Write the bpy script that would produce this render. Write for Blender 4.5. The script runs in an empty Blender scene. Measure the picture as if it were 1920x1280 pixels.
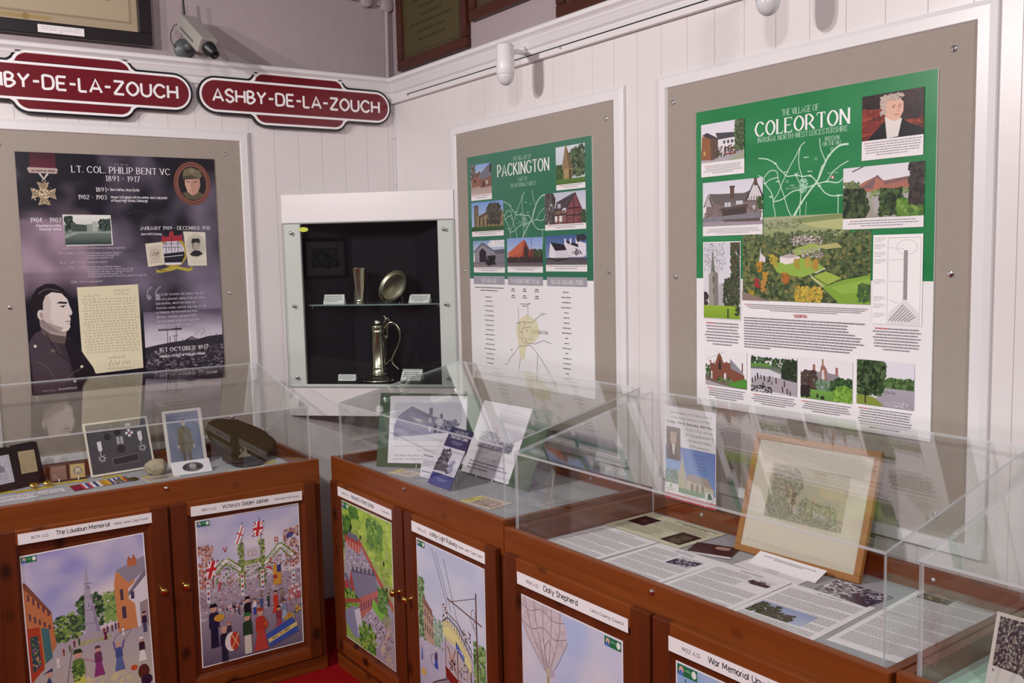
import bpy, bmesh, math, random
from mathutils import Vector, Matrix, noise
S = bpy.context.scene
COL = S.collection
# ------------------------------------------------------------------ camera
cam_d = bpy.data.cameras.new('camera'); cam = bpy.data.objects.new('camera', cam_d); COL.objects.link(cam)
cam_d.sensor_width = 36.0; cam_d.lens = 1738.79 / 1920 * 36.0; cam_d.clip_start = 0.05
CY, CP, CR = math.radians(35.003), math.radians(5.49), math.radians(-1.25)
fw = Vector((math.sin(CY) * math.cos(CP), math.cos(CY) * math.cos(CP), -math.sin(CP)))
rt = Vector((math.cos(CY), -math.sin(CY), 0)); up = rt.cross(fw)
r2 = math.cos(CR) * rt + math.sin(CR) * up; u2 = -math.sin(CR) * rt + math.cos(CR) * up
cam.matrix_world = Matrix(((r2.x, u2.x, -fw.x, -2.1697), (r2.y, u2.y, -fw.y, -4.0524), (r2.z, u2.z, -fw.z, 1.6304), (0, 0, 0, 1)))
S.camera = cam
# ------------------------------------------------------------------ world, lights, exposure
W = bpy.data.worlds.new('world'); S.world = W; W.use_nodes = True
W.node_tree.nodes['Background'].inputs[0].default_value = (0.60, 0.56, 0.59, 1)
W.node_tree.nodes['Background'].inputs[1].default_value = 0.47
S.view_settings.view_transform = 'Standard'; S.view_settings.look = 'None'
S.view_settings.gamma = 1; S.view_settings.use_curve_mapping = False; S.view_settings.exposure = -0.75
def lamp(name, loc, target, power, size, col=(1, .955, .935)):
    d = bpy.data.lights.new(name, 'AREA'); d.shape = 'DISK'; d.size = size; d.energy = power; d.color = col
    o = bpy.data.objects.new(name, d); COL.objects.link(o); o.location = loc
    o.rotation_euler = (Vector(target) - Vector(loc)).to_track_quat('-Z', 'Y').to_euler(); return o
lamp('ceiling_downlight', (-3.90, -1.638, 2.70), (-.8, -1.0, 1.3), 58, .07)
lamp('ceiling_downlight.001', (-2.938, -1.691, 2.70), (-.3, -1.4, 1.4), 66, .07)
lamp('ceiling_downlight.002', (-3.2, -4.4, 2.85), (-.1, -2.2, 1.5), 62, .22)
lamp('ceiling_downlight.003', (-1.9, -5.6, 2.85), (-.6, -1.4, 1.4), 60, .3)
try: S.cycles.transparent_max_bounces = 24
except Exception: pass
# ------------------------------------------------------------------ colour and materials
def lin(c): return c / 12.92 if c <= .04045 else ((c + .055) / 1.055) ** 2.4
def hx(h): return tuple(lin(int(h[i:i + 2], 16) / 255) for i in (0, 2, 4)) + (1.0,)
def newmat(name):
    m = bpy.data.materials.new(name); m.use_nodes = True; n = m.node_tree.nodes; return m, n, m.node_tree.links, n['Principled BSDF']
def plain(name, h, rough=.5, metal=0, spec=.5, bump=0, bscale=60, var=0, vscale=3):
    m, n, l, b = newmat(name); c = hx(h)
    b.inputs['Base Color'].default_value = c; b.inputs['Roughness'].default_value = rough; b.inputs['Metallic'].default_value = metal
    b.inputs['Specular IOR Level'].default_value = spec
    tc = n.new('ShaderNodeTexCoord')
    if var:
        nz = n.new('ShaderNodeTexNoise'); nz.inputs['Scale'].default_value = vscale; nz.inputs['Detail'].default_value = 5
        l.new(tc.outputs['Object'], nz.inputs['Vector']); mx = n.new('ShaderNodeMix'); mx.data_type = 'RGBA'
        mx.inputs['A'].default_value = tuple(x * (1 - var) for x in c[:3]) + (1,); mx.inputs['B'].default_value = tuple(min(1, x * (1 + var)) for x in c[:3]) + (1,)
        l.new(nz.outputs['Fac'], mx.inputs['Factor']); l.new(mx.outputs['Result'], b.inputs['Base Color'])
    if bump:
        nb = n.new('ShaderNodeTexNoise'); nb.inputs['Scale'].default_value = bscale; nb.inputs['Detail'].default_value = 4
        l.new(tc.outputs['Object'], nb.inputs['Vector']); bp = n.new('ShaderNodeBump'); bp.inputs['Strength'].default_value = bump; bp.inputs['Distance'].default_value = .004
        l.new(nb.outputs['Fac'], bp.inputs['Height']); l.new(bp.outputs['Normal'], b.inputs['Normal'])
    return m
def wood(name, a, bcol, axis, rough=.38, knots=True):
    m, n, l, b = newmat(name); tc = n.new('ShaderNodeTexCoord')
    mp = n.new('ShaderNodeMapping'); sc = [9, 9, 9]; sc[axis] = .8; mp.inputs['Scale'].default_value = sc
    l.new(tc.outputs['Object'], mp.inputs['Vector'])
    nz = n.new('ShaderNodeTexNoise'); nz.inputs['Scale'].default_value = 2.6; nz.inputs['Detail'].default_value = 6; nz.inputs['Distortion'].default_value = .6
    l.new(mp.outputs['Vector'], nz.inputs['Vector'])
    rp = n.new('ShaderNodeValToRGB'); rp.color_ramp.elements[0].position = .3; rp.color_ramp.elements[1].position = .7
    rp.color_ramp.elements[0].color = hx(a); rp.color_ramp.elements[1].color = hx(bcol); l.new(nz.outputs['Fac'], rp.inputs['Fac'])
    last = rp.outputs['Color']
    if knots:
        mk = n.new('ShaderNodeMapping'); ks = [7.5, 7.5, 7.5]; ks[axis] = 5.2; mk.inputs['Scale'].default_value = ks; l.new(tc.outputs['Object'], mk.inputs['Vector'])
        v = n.new('ShaderNodeTexVoronoi'); v.inputs['Scale'].default_value = 1; l.new(mk.outputs['Vector'], v.inputs['Vector'])
        kr = n.new('ShaderNodeValToRGB'); kr.color_ramp.elements[0].position = .07; kr.color_ramp.elements[0].color = (1, 1, 1, 1)
        kr.color_ramp.elements[1].position = .19; kr.color_ramp.elements[1].color = (0, 0, 0, 1); l.new(v.outputs['Distance'], kr.inputs['Fac'])
        mx = n.new('ShaderNodeMix'); mx.data_type = 'RGBA'; l.new(kr.outputs['Color'], mx.inputs['Factor']); l.new(last, mx.inputs['A'])
        mx.inputs['B'].default_value = hx('2e1408'); last = mx.outputs['Result']
    l.new(last, b.inputs['Base Color']); b.inputs['Roughness'].default_value = rough; b.inputs['Specular IOR Level'].default_value = .35; return m
def clear(name, tint=(.985, .99, .988), base=.04):
    m = bpy.data.materials.new(name); m.use_nodes = True; n = m.node_tree.nodes; l = m.node_tree.links
    n.remove(n['Principled BSDF']); out = n['Material Output']
    lw = n.new('ShaderNodeLayerWeight'); lw.inputs['Blend'].default_value = .5
    pw = n.new('ShaderNodeMath'); pw.operation = 'POWER'; pw.inputs[1].default_value = 5; l.new(lw.outputs['Facing'], pw.inputs[0])
    ml = n.new('ShaderNodeMath'); ml.operation = 'MULTIPLY_ADD'; ml.inputs[1].default_value = 1 - base; ml.inputs[2].default_value = base; l.new(pw.outputs[0], ml.inputs[0])
    tr = n.new('ShaderNodeBsdfTransparent'); tr.inputs[0].default_value = tint + (1,)
    gl = n.new('ShaderNodeBsdfGlossy'); gl.inputs['Roughness'].default_value = 0.0; gl.inputs[0].default_value = (1, 1, 1, 1)
    mx = n.new('ShaderNodeMixShader'); l.new(ml.outputs[0], mx.inputs[0]); l.new(tr.outputs[0], mx.inputs[1]); l.new(gl.outputs[0], mx.inputs[2]); l.new(mx.outputs[0], out.inputs[0]); return m
def edge_mat(name, col, dens=.5):
    m = bpy.data.materials.new(name); m.use_nodes = True; n = m.node_tree.nodes; l = m.node_tree.links
    b = n['Principled BSDF']; out = n['Material Output']; b.inputs['Base Color'].default_value = col; b.inputs['Roughness'].default_value = .08
    tr = n.new('ShaderNodeBsdfTransparent'); mx = n.new('ShaderNodeMixShader'); mx.inputs[0].default_value = dens
    l.new(tr.outputs[0], mx.inputs[1]); l.new(b.outputs[0], mx.inputs[2]); l.new(mx.outputs[0], out.inputs[0]); return m
def print_mat(name, rough, spec=.5):
    m, n, l, b = newmat(name); a = n.new('ShaderNodeVertexColor'); a.layer_name = 'Col'
    l.new(a.outputs['Color'], b.inputs['Base Color']); b.inputs['Roughness'].default_value = rough; b.inputs['Specular IOR Level'].default_value = spec; return m
M = dict(
    white=plain('white_gloss_paint', 'dbd4d4', .32, bump=.05, bscale=30, var=.03, vscale=6), mauve=plain('mauve_plaster', '9e8f93', .7, bump=.6, bscale=14, var=.08, vscale=4),
    trim=plain('white_trim_paint', 'dedadb', .3), felt=plain('grey_felt', '9c9188', .95, spec=.1, bump=.15, bscale=300, var=.05, vscale=40),
    carpet=plain('red_carpet', '8a0f14', .95, spec=.05, bump=.8, bscale=250, var=.2, vscale=60),
    wh=wood('pine_grain_across', '6a310e', '7f4018', 0), wv=wood('pine_grain_upright_shaded', '52220d', '622c12', 2), wd=wood('pine_grain_depth', '643018', '753c20', 1, knots=False),  # upright pine is darkened: the doors' weaker light is put into its colour
    base=plain('grey_display_felt', 'a3a4a8', .9, spec=.1, var=.04, vscale=30), lid=clear('clear_acrylic'), lide=edge_mat('acrylic_edge', (.56, .57, .60, 1), .58),
    glass=clear('case_glass', (.95, .98, .965)), glasse=edge_mat('glass_edge', (.34, .42, .41, 1), .55),
    chrome=plain('chrome', 'd8d8da', .12, 1), brass=plain('polished_brass', 'd9b25a', .16, 1), silver=plain('tarnished_silver', 'c9c1ac', .2, 1, var=.08, vscale=30),
    dark=plain('dark_lining', '17151f', .8, spec=.2), black=plain('black_plastic', '101012', .4), blackwood=plain('ebonised_wood', '1a1216', .3), maroon=plain('maroon_enamel', '6a0f1c', .18, spec=.6),
    enamel=plain('white_enamel', 'efeaec', .2), enamelk=plain('black_enamel', '14121a', .2), plastic=plain('white_plastic', 'dcd7d8', .35), dome=plain('translucent_dome', 'cfcdd0', .15),
    greymetal=plain('grey_painted_metal', '54565a', .45), sil2=plain('silver_casing', 'aaa49e', .35, .3), oak=wood('oak_frame_wood', '7a4420', '8f5428', 0, .4, False), pineframe=wood('light_frame_wood', '96632f', 'a87640', 0, .45, False),
    mahog=wood('plaque_frame_wood', '38180f', '4a2214', 0, .35, False), bronze=plain('dull_bronze', '4a4028', .5, .35, var=.25, vscale=9),
    printg=print_mat('gloss_print', .28, .4), printm=print_mat('matt_print', .6, .2), mint=plain('mint_cloth', 'a9cfc0', .9, spec=.1, var=.05, vscale=20),
    green=plain('green_card', '4d5f4c', .8, spec=.2), cap=plain('olive_wool', '3a3222', .95, spec=.1, bump=.5, bscale=200, var=.15, vscale=30), leather=plain('tooled_leather', '4a2418', .5, var=.2, vscale=60), capband=plain('cap_band_leather', '231a14', .5),
    dull=plain('dull_silver', 'a39a88', .38, 1, bump=.1, bscale=90, var=.2, vscale=40),
    stone=plain('pale_stone', 'a59a82', .8, bump=.5, bscale=60, var=.2, vscale=40), kraft=plain('cap_badge_metal', '8c8470', .35, .8),
)
# ------------------------------------------------------------------ mesh builder
class MB:
    def __init__(s): s.v = []; s.f = []; s.m = []; s.mats = []; s.sm = []
    def mi(s, m):
        if m not in s.mats: s.mats.append(m)
        return s.mats.index(m)
    def add(s, vs, fs, m, smooth=False):
        o = len(s.v); s.v += [tuple(v) for v in vs]; k = s.mi(m)
        for f in fs: s.f.append(tuple(i + o for i in f)); s.m.append(k); s.sm.append(smooth)
    def box(s, a, b, m, bev=0):
        x0, y0, z0 = a; x1, y1, z1 = b
        if bev:
            bm = bmesh.new(); bmesh.ops.create_cube(bm, size=1, matrix=Matrix.Translation(((x0 + x1) / 2, (y0 + y1) / 2, (z0 + z1) / 2)) @ Matrix.Diagonal((x1 - x0, y1 - y0, z1 - z0, 1)))
            bmesh.ops.bevel(bm, geom=bm.edges[:], offset=bev, segments=2, affect='EDGES', profile=.6)
            bm.verts.index_update(); s.add([v.co for v in bm.verts], [[v.index for v in f.verts] for f in bm.faces], m); bm.free(); return
        s.add([(x0, y0, z0), (x1, y0, z0), (x1, y1, z0), (x0, y1, z0), (x0, y0, z1), (x1, y0, z1), (x1, y1, z1), (x0, y1, z1)],
              [(0, 3, 2, 1), (4, 5, 6, 7), (0, 1, 5, 4), (1, 2, 6, 5), (2, 3, 7, 6), (3, 0, 4, 7)], m)
    def prism(s, pts, a, b, m, ax='z', smooth=False, side=None):     # closed outline pts in the plane across ax, extruded a..b
        n = len(pts)
        def P(p, t): return {'z': (p[0], p[1], t), 'y': (p[0], t, p[1]), 'x': (t, p[0], p[1])}[ax]
        vs = [P(p, a) for p in pts] + [P(p, b) for p in pts]
        s.add(vs, [tuple(range(n))[::-1], tuple(range(n, 2 * n))], m)
        s.add(vs, [(i, (i + 1) % n, n + (i + 1) % n, n + i) for i in range(n)], side or m, smooth)
    def lathe(s, prof, m, n=32, M4=None, mats=None):
        vs = []; fs = []
        for r, z in prof:
            for i in range(n): a = 2 * math.pi * i / n; vs.append(Vector((r * math.cos(a), r * math.sin(a), z)))
        if M4: vs = [M4 @ v for v in vs]
        for j in range(len(prof) - 1):
            for i in range(n): fs.append((j * n + i, j * n + (i + 1) % n, (j + 1) * n + (i + 1) % n, (j + 1) * n + i))
        s.add(vs, fs, m, True)
        if prof[0][0] > 1e-5: s.add(vs[:n], [tuple(range(n))[::-1]], m)
        if prof[-1][0] > 1e-5: s.add(vs[-n:], [tuple(range(n))], m)
    def tube(s, pts, r, m, n=8, rs=None):
        pts = [Vector(p) for p in pts]; vs = []; fs = []; N = len(pts); pr = None
        for i, p in enumerate(pts):
            t = (pts[min(i + 1, N - 1)] - pts[max(i - 1, 0)]).normalized()
            if pr is None: pr = t.orthogonal().normalized()
            a = (pr - t * pr.dot(t)).normalized(); pr = a; b = t.cross(a); R = rs[i] if rs else r
            for k in range(n): w = 2 * math.pi * k / n; vs.append(p + (a * math.cos(w) + b * math.sin(w)) * R)
        for i in range(N - 1):
            for k in range(n): fs.append((i * n + k, i * n + (k + 1) % n, (i + 1) * n + (k + 1) % n, (i + 1) * n + k))
        s.add(vs, fs, m, True); s.add(vs[:n], [tuple(range(n))[::-1]], m); s.add(vs[-n:], [tuple(range(n))], m)
    def build(s, name, parent=None, mat4=None):
        me = bpy.data.meshes.new(name); me.from_pydata(s.v, [], s.f)
        for m in s.mats: me.materials.append(m)
        me.polygons.foreach_set('material_index', s.m); me.polygons.foreach_set('use_smooth', s.sm); me.update()
        bm = bmesh.new(); bm.from_mesh(me); bmesh.ops.recalc_face_normals(bm, faces=bm.faces); bm.to_mesh(me); bm.free()
        o = bpy.data.objects.new(name, me); COL.objects.link(o)
        if parent: o.parent = parent
        if mat4 is not None: o.matrix_local = mat4
        return o
def tag(o, label, cat, group=None, kind=None):
    o['label'] = label; o['category'] = cat
    if group: o['group'] = group
    if kind: o['kind'] = kind
    return o
def struct(o): o['kind'] = 'structure'; return o
def empty(name, mat4, label, cat, group=None):
    o = bpy.data.objects.new(name, None); o.empty_display_size = .05; COL.objects.link(o); o.matrix_world = mat4; return tag(o, label, cat, group)
# frames: local x = right seen from the room, y = into the wall, z = up
def frame(ox, oy, oz, ang): return Matrix.Translation((ox, oy, oz)) @ Matrix.Rotation(ang, 4, 'Z')
TA = math.radians(-.495); TB = math.radians(1.337)
FA = frame(-.7526, -.6981, 0, TA); FB = frame(-.7086, -.6953, 0, TB - math.pi / 2)
WA = frame(0, 0, 0, 0); WB = frame(0, 0, 0, -math.pi / 2)     # wall frames: x runs along the wall, on WB x = -world y
FC = frame(-.590, -.006, 0, -math.pi / 4)                      # corner case
def T(x, y, z): return Matrix.Translation((x, y, z))
RX = lambda d: Matrix.Rotation(math.radians(d), 4, 'X')
RZ = lambda d: Matrix.Rotation(math.radians(d), 4, 'Z')
def upright(fr, x, y, z, tilt=0, yaw=0): return fr @ T(x, y, z) @ RZ(yaw) @ RX(90 - tilt)   # card plane: local x right, y up, z toward the room
def flat(fr, x, y, z, yaw=0): return fr @ T(x, y, z) @ RZ(yaw)
# ------------------------------------------------------------------ stroke lettering
G = {}
def gl(s):
    for ln in s.strip().split('\n'):
        k, w, *st = ln.split(); G[k] = (int(w, 16) / 10, [(q[0] == 'c', [(int(q[i], 16) / 10, (int(q[i + 1], 16) - 4) / 10) for i in range(q[0] == 'c', len(q), 2)]) for q in st])
gl('''A 8 044e84 1777
B 6 040e c0e3e5c3909 c0939673404
C 8 c8c5e2d09255486
D 7 040e c0e3e6d79653404
E 6 040e 0e6e 0959 0464
F 6 040e 0e6e 0959
G 8 c8c5e2d09255486 8689 8959
H 7 040e 747e 0979
I 1 040e
J 4 4e46 c462406
K 7 040e 6e08 2a74
L 5 040e 0454
M 9 040e 0e46 468e 8e84
N 7 040e 0e74 747e
O 8 c4e7c89764416091c4e
P 6 040e c0e3e6b3808
Q 8 c4e7c89764416091c4e 5684
R 7 040e c0e3e6b3808 3874
S 6 c6c4e2e0c1a395866442406
T 7 4e44 0e7e
U 7 0e07 c071534446577 777e
V 7 0e44 447e
W b 0e34 346e 6e94 94ce
X 7 0e74 047e
Y 7 0e39 397e 3934
Z 7 0e7e 7e04 0474
0 6 c3e5c69563416091c3e
1 3 1d3e 3e34
2 6 c0c3e6c3804 0464
3 6 c0d3e5c3929 c2939673405
4 6 4e44 4e07 0767
5 6 5e1e 1e19 c193a673405
6 6 c5d2c0715345567593918
7 6 0e6e 6e24
8 6 c3e5c391c3e c3967340739
9 6 c15466b5d3e1d0b19395a
. 1 0405
, 1 0502
- 4 0949
' 1 0e0b
& 8 c842c2d3e4c1807254467
! 1 0e07 0504
a 5 c5a2b072456 5b54
b 5 0e04 c0a3b573405
c 5 c5a2b072455
d 5 5e54 c5a2b072456
e 5 0858 c585a2b072455
f 4 c4e2d2b24 0b4b
g 5 c5a2b072456 c5b522001
h 5 0e04 c0a3b5a54
i 1 0b04 0e0f
j 2 c2b2b2101 2e2f
k 5 0e04 4b07 1854
l 1 0e04
m 8 0b04 c0a2b4a44 c4a6b8a84
n 5 0b04 c0a3b5a54
o 5 c3b5956342406092b3b
p 5 0b00 c0a3b573405
q 5 5b50 c5a2b072456
r 3 0b04 c0a2b3b
s 4 c4a2b0a27462405
t 3 2e24 0b4b
u 5 c0b0624455b 5b54
v 5 0b34 345b
w 8 0b24 244b 4b64 648b
x 5 0b54 045b
y 5 0b34 5b10
z 5 0b5b 5b04 0454
: 1 0405 0a0b
/ 4 044e
@ 1 0809''')
G['\u2019'] = G["'"]
def smooth(p, k=5):
    if len(p) < 3: return p
    out = []; n = len(p); cl = p[0] == p[-1]
    for i in range(n - 1):
        a = p[i - 1] if i else (p[-2] if cl else p[0]); b = p[i]; c = p[i + 1]; d = p[i + 2] if i + 2 < n else (p[1] if cl else p[-1])
        for j in range(k):
            t = j / k; out.append(tuple(.5 * (2 * b[q] + (c[q] - a[q]) * t + (2 * a[q] - 5 * b[q] + 4 * c[q] - d[q]) * t * t + (3 * b[q] - a[q] - 3 * c[q] + d[q]) * t ** 3) for q in (0, 1)))
    return out + [p[-1]]
def ribbon(pts, wf):
    q = [pts[0]]
    for p in pts[1:]:
        if abs(p[0] - q[-1][0]) + abs(p[1] - q[-1][1]) > 1e-6: q.append(p)
    pts = q; n = len(pts)
    if n < 2: return [], []
    L = []; R = []
    for i in range(n):
        def nd(a, b): dx = b[0] - a[0]; dy = b[1] - a[1]; l = math.hypot(dx, dy); return dx / l, dy / l
        d0 = nd(pts[max(i - 1, 0)], pts[max(i, 1)]); d1 = nd(pts[min(i, n - 2)], pts[min(i + 1, n - 1)])
        dx, dy = d0[0] + d1[0], d0[1] + d1[1]; l = math.hypot(dx, dy) or 1; dx /= l; dy /= l
        w = wf(dx, dy) / 2; L.append((pts[i][0] - dy * w, pts[i][1] + dx * w)); R.append((pts[i][0] + dy * w, pts[i][1] - dx * w))
    return L + R, [(i, i + 1, n + i + 1, n + i) for i in range(n - 1)]
def text_geo(s, h, style='sans', wt=.12, track=.16, sx=1.0):
    """returns list of (verts, faces), total width; cap height h, baseline 0"""
    out = []; x = 0
    if style == 'serif': wt *= .74; track += .07
    for ch in s:
        if ch == ' ': x += .42 * h * sx; continue
        w, st = G.get(ch, G['-']); smc = .72 if (style == 'serif' and ch.islower()) else 1
        for cv, pts in st:
            P = [(x + a * h * sx, b * h) for a, b in pts]
            if cv: P = smooth(P, 4 if h < .02 else 6)
            if style == 'serif': wf = lambda dx, dy: h * max(.055, wt * (.30 + .98 * abs(dy)))
            else: wf = lambda dx, dy: h * wt
            out.append(ribbon(P, wf))
            if style == 'serif' and not cv:
                for e, o in ((P[0], P[1]), (P[-1], P[-2])):
                    if e[1] > .97 * h or e[1] < .03 * h:
                        if abs(e[1] - o[1]) > .3 * h: out.append(ribbon([(e[0] - .11 * h, e[1]), (e[0] + .11 * h, e[1])], lambda a, b: h * max(.045, wt * .3)))
                        elif abs(e[0] - o[0]) > .2 * h: s2 = 1 if e[1] < .5 * h else -1; out.append(ribbon([(e[0], e[1]), (e[0], e[1] + s2 * .16 * h)], lambda a, b: h * max(.045, wt * .35)))
        x += (w + .0) * h * sx + track * h
    return out, x - track * h
# ------------------------------------------------------------------ printed pictures: coloured shapes laid on a card
class Pr:
    DZ = 3e-6; mk = None
    def __init__(s, w, h, bg='ece9e8', th=.001, H=None, seed=1):
        s.w = w; s.h = h; s.k = w / 100; s.v = []; s.f = []; s.c = []; s.z = th + 2e-5; s.th = th; s.rnd = random.Random(seed)
        s.H = h / s.k; s.area(0, 0, 100, s.H, 100, s.H); b = hx(bg)
        v = [(0, 0, 0), (w, 0, 0), (w, h, 0), (0, h, 0), (0, 0, th), (w, 0, th), (w, h, th), (0, h, th)]
        s.v += v; s.f += [(0, 3, 2, 1), (4, 5, 6, 7), (0, 1, 5, 4), (1, 2, 6, 5), (2, 3, 7, 6), (3, 0, 4, 7)]; s.c += [[b] * 4] * 6
    def area(s, x0, y0, x1, y1, W=100, H=100): s.o = (x0, y0); s.sc = ((x1 - x0) / W, (y1 - y0) / H); s.cl = (x0, y0, x1, y1); return s
    def full(s): return s.area(0, 0, 100, s.H, 100, s.H)
    def m(s, p):
        x = s.o[0] + p[0] * s.sc[0]; y = s.o[1] + p[1] * s.sc[1]; a = s.cl
        x = min(max(x, a[0]), a[2]); y = min(max(y, a[1]), a[3]); return (x * s.k, s.h - y * s.k)
    def put(s, vs, fs, cols):
        o = len(s.v); s.v += [(x, y, s.z) for x, y in vs]
        for i, f in enumerate(fs): s.f.append(tuple(j + o for j in f)); s.c.append(cols if isinstance(cols[0], tuple) and len(cols) == len(f) else [cols[0]] * len(f))
        s.z += s.DZ; return s
    def p(s, pts, c): q = [s.m(p) for p in pts]; return s.put(q, [tuple(range(len(q)))], [hx(c)])
    def r(s, x0, y0, x1, y1, c): return s.p([(x0, y0), (x1, y0), (x1, y1), (x0, y1)], c)
    def g(s, x0, y0, x1, y1, a, b, a2=None, b2=None):   # a top, b bottom; a2/b2 on the right
        q = [s.m(p) for p in ((x0, y0), (x1, y0), (x1, y1), (x0, y1))]; return s.put(q, [(0, 1, 2, 3)], [hx(a), hx(a2 or a), hx(b2 or b), hx(b)])
    def e(s, cx, cy, rx, ry, c, n=18): return s.p([(cx + rx * math.cos(6.2832 * i / n), cy + ry * math.sin(6.2832 * i / n)) for i in range(n)], c)
    def ring(s, cx, cy, rx, ry, w, c, n=28):
        a = [s.m((cx + rx * math.cos(6.2832 * i / n), cy + ry * math.sin(6.2832 * i / n))) for i in range(n)]; b = [s.m((cx + (rx - w) * math.cos(6.2832 * i / n), cy + (ry - w) * math.sin(6.2832 * i / n))) for i in range(n)]
        return s.put(a + b, [(i, (i + 1) % n, n + (i + 1) % n, n + i) for i in range(n)], [hx(c)])
    def l(s, pts, w, c, cv=False):
        if cv: pts = smooth(pts, 4)
        v, f = ribbon([s.m(p) for p in pts], lambda a, b: w * s.k * (s.sc[0] + s.sc[1]) / 2)
        return s.put(v, f, [hx(c)]) if v else s
    def b(s, x0, y0, x1, y1, n, sz, cols, asp=1, k=7, fn=None):   # scattered irregular dabs
        R = s.rnd; dz0 = s.DZ; s.DZ = 5e-7
        for _ in range(int(n * 3.2)):
            x = R.uniform(x0, x1); y = R.uniform(y0, y1)
            if fn:
                if not fn(x, y): continue
            elif x1 - x0 > 6 * sz:
                a_ = (x - (x0 + x1) / 2) / ((x1 - x0) / 2); b_ = (y - (y0 + y1) / 2) / ((y1 - y0) / 2)
                if (x0 <= 2 and a_ < 0) or (x1 >= 98 and a_ > 0): a_ = 0
                b_ *= 0 if (y0 <= 2 and b_ < 0) else .75 if b_ > 0 else 1
                if abs(a_) ** 3 + abs(b_) ** 3 > .95 + .7 * noise.noise(Vector((x * 1.6 / sz / 3, y * 1.6 / sz / 3, n))): continue
            z = sz * R.uniform(.2, .8); a0 = R.uniform(0, 6)
            s.p([(x + z * R.uniform(.6, 1.2) * math.cos(a0 + 6.2832 * i / k), y + z * asp * R.uniform(.6, 1.2) * math.sin(a0 + 6.2832 * i / k)) for i in range(k)], R.choice(cols))
        s.DZ = dz0; return s
    def noiseg(s, x0, y0, x1, y1, nx, ny, fn):     # grid of blended colours from fn(u,v) -> hex triple interpolation
        vs = []; cs = []
        for j in range(ny + 1):
            for i in range(nx + 1): u = i / nx; v = j / ny; vs.append(s.m((x0 + (x1 - x0) * u, y0 + (y1 - y0) * v))); cs.append(fn(u, v))
        o = len(s.v); s.v += [(x, y, s.z) for x, y in vs]
        for j in range(ny):
            for i in range(nx):
                a = j * (nx + 1) + i; q = (a, a + 1, a + nx + 2, a + nx + 1); s.f.append(tuple(t + o for t in q)); s.c.append([cs[t] for t in q])
        s.z += s.DZ; return s
    def t(s, txt, x, y, h, c, style='sans', al='c', wt=.12, width=None, track=.16, sx=1.0, rot=0):   # baseline at y, cap height h
        geo, w = text_geo(txt, 1, style, wt, track, sx); ux = h
        if width: ux = width / w; 
        W_ = w * ux; x0 = x - (W_ / 2 if al == 'c' else W_ if al == 'r' else 0); vs = []; fs = []; ca, sa = math.cos(math.radians(rot)), math.sin(math.radians(rot))
        z0 = s.z; zs = []
        for i, (v, f) in enumerate(geo):
            o = len(vs)
            for a, b in v:
                px = a * ux + (x0 - x); py = -b * h; vs.append(s.m((x + px * ca - py * sa, y + px * sa + py * ca))); zs.append(z0 + (i % 5) * 1.1e-6)
            fs += [tuple(j + o for j in q) for q in f]
        o = len(s.v); s.put(vs, fs, [hx(c)])
        for i, z in enumerate(zs): q = s.v[o + i]; s.v[o + i] = (q[0], q[1], z)
        s.z = z0 + 6e-6; return s
    def tx(s, x0, y0, x1, y1, n, c, fill=.42, al='l', first=None, jit=1, last=.6):   # n lines of word bars
        R = s.rnd; P = (y1 - y0) / n; vs = []; fs = []; v2 = []; f2 = []
        for i in range(n):
            L = (x1 - x0) * (R.uniform(.86, 1) if jit else 1) * (last if i == n - 1 else 1); xs = x0 if al == 'l' else (x0 + x1 - L) / 2 if al == 'c' else x1 - L; xe = xs + L; x = xs; y = y0 + P * i; hh = P * fill; k = 0
            while x < xe:
                w = min(hh * R.uniform(1.2, 4.5), xe - x); tgt = (v2, f2) if (first and i == 0 and k < 3) else (vs, fs); o = len(tgt[0])
                d = hh * .12 * R.random(); tgt[0].extend(s.m(q) for q in ((x, y + d), (x + w, y + d), (x + w, y + hh), (x, y + hh))); tgt[1].append((o, o + 1, o + 2, o + 3)); x += w + hh * .55; k += 1
        if fs: s.put(vs, fs, [hx(c)])
        if f2: s.put(v2, f2, [hx(first)])
        return s
    def hand(s, x0, y0, x1, y1, n, c, w=.3):      # handwriting-like strokes
        R = s.rnd; P = (y1 - y0) / n; V = []; F = []
        for i in range(n):
            x = x0 + (R.random() * .06 * (x1 - x0)); y = y0 + P * (i + .6); xe = x1 - R.random() * .08 * (x1 - x0)
            while x < xe:
                L = R.uniform(.02, .07) * (x1 - x0); q = []; m_ = max(4, int(L / (P * .28)))
                for j in range(m_): q.append((x + L * j / m_, y + (P * (.24 if R.random() < .8 else .5)) * (1 if j % 2 else -1) * R.uniform(.4, 1)))
                v, f = ribbon([s.m(a) for a in q], lambda a, b: w * s.k); o = len(V); V += v; F += [tuple(t + o for t in g_) for g_ in f]; x += L + P * .35
        return s.put(V, F, [hx(c)])
    def build(s, name, mat4=None, mat='printm', parent=None):
        me = bpy.data.meshes.new(name); me.from_pydata(s.v, [], s.f); ca = me.color_attributes.new('Col', 'FLOAT_COLOR', 'CORNER'); flat_ = []
        for c in s.c:
            for q in c: flat_ += q
        ca.data.foreach_set('color', flat_); me.materials.append(M[mat]); me.update(); o = bpy.data.objects.new(name, me); COL.objects.link(o)
        if parent: o.parent = parent
        if mat4 is not None:
            if parent: o.matrix_local = mat4
            else: o.matrix_world = mat4
        return o
def mixc(a, b, t): A = hx(a); B = hx(b); t = min(1, max(0, t)); return tuple(A[i] * (1 - t) + B[i] * t for i in range(3)) + (1.,)
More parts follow.
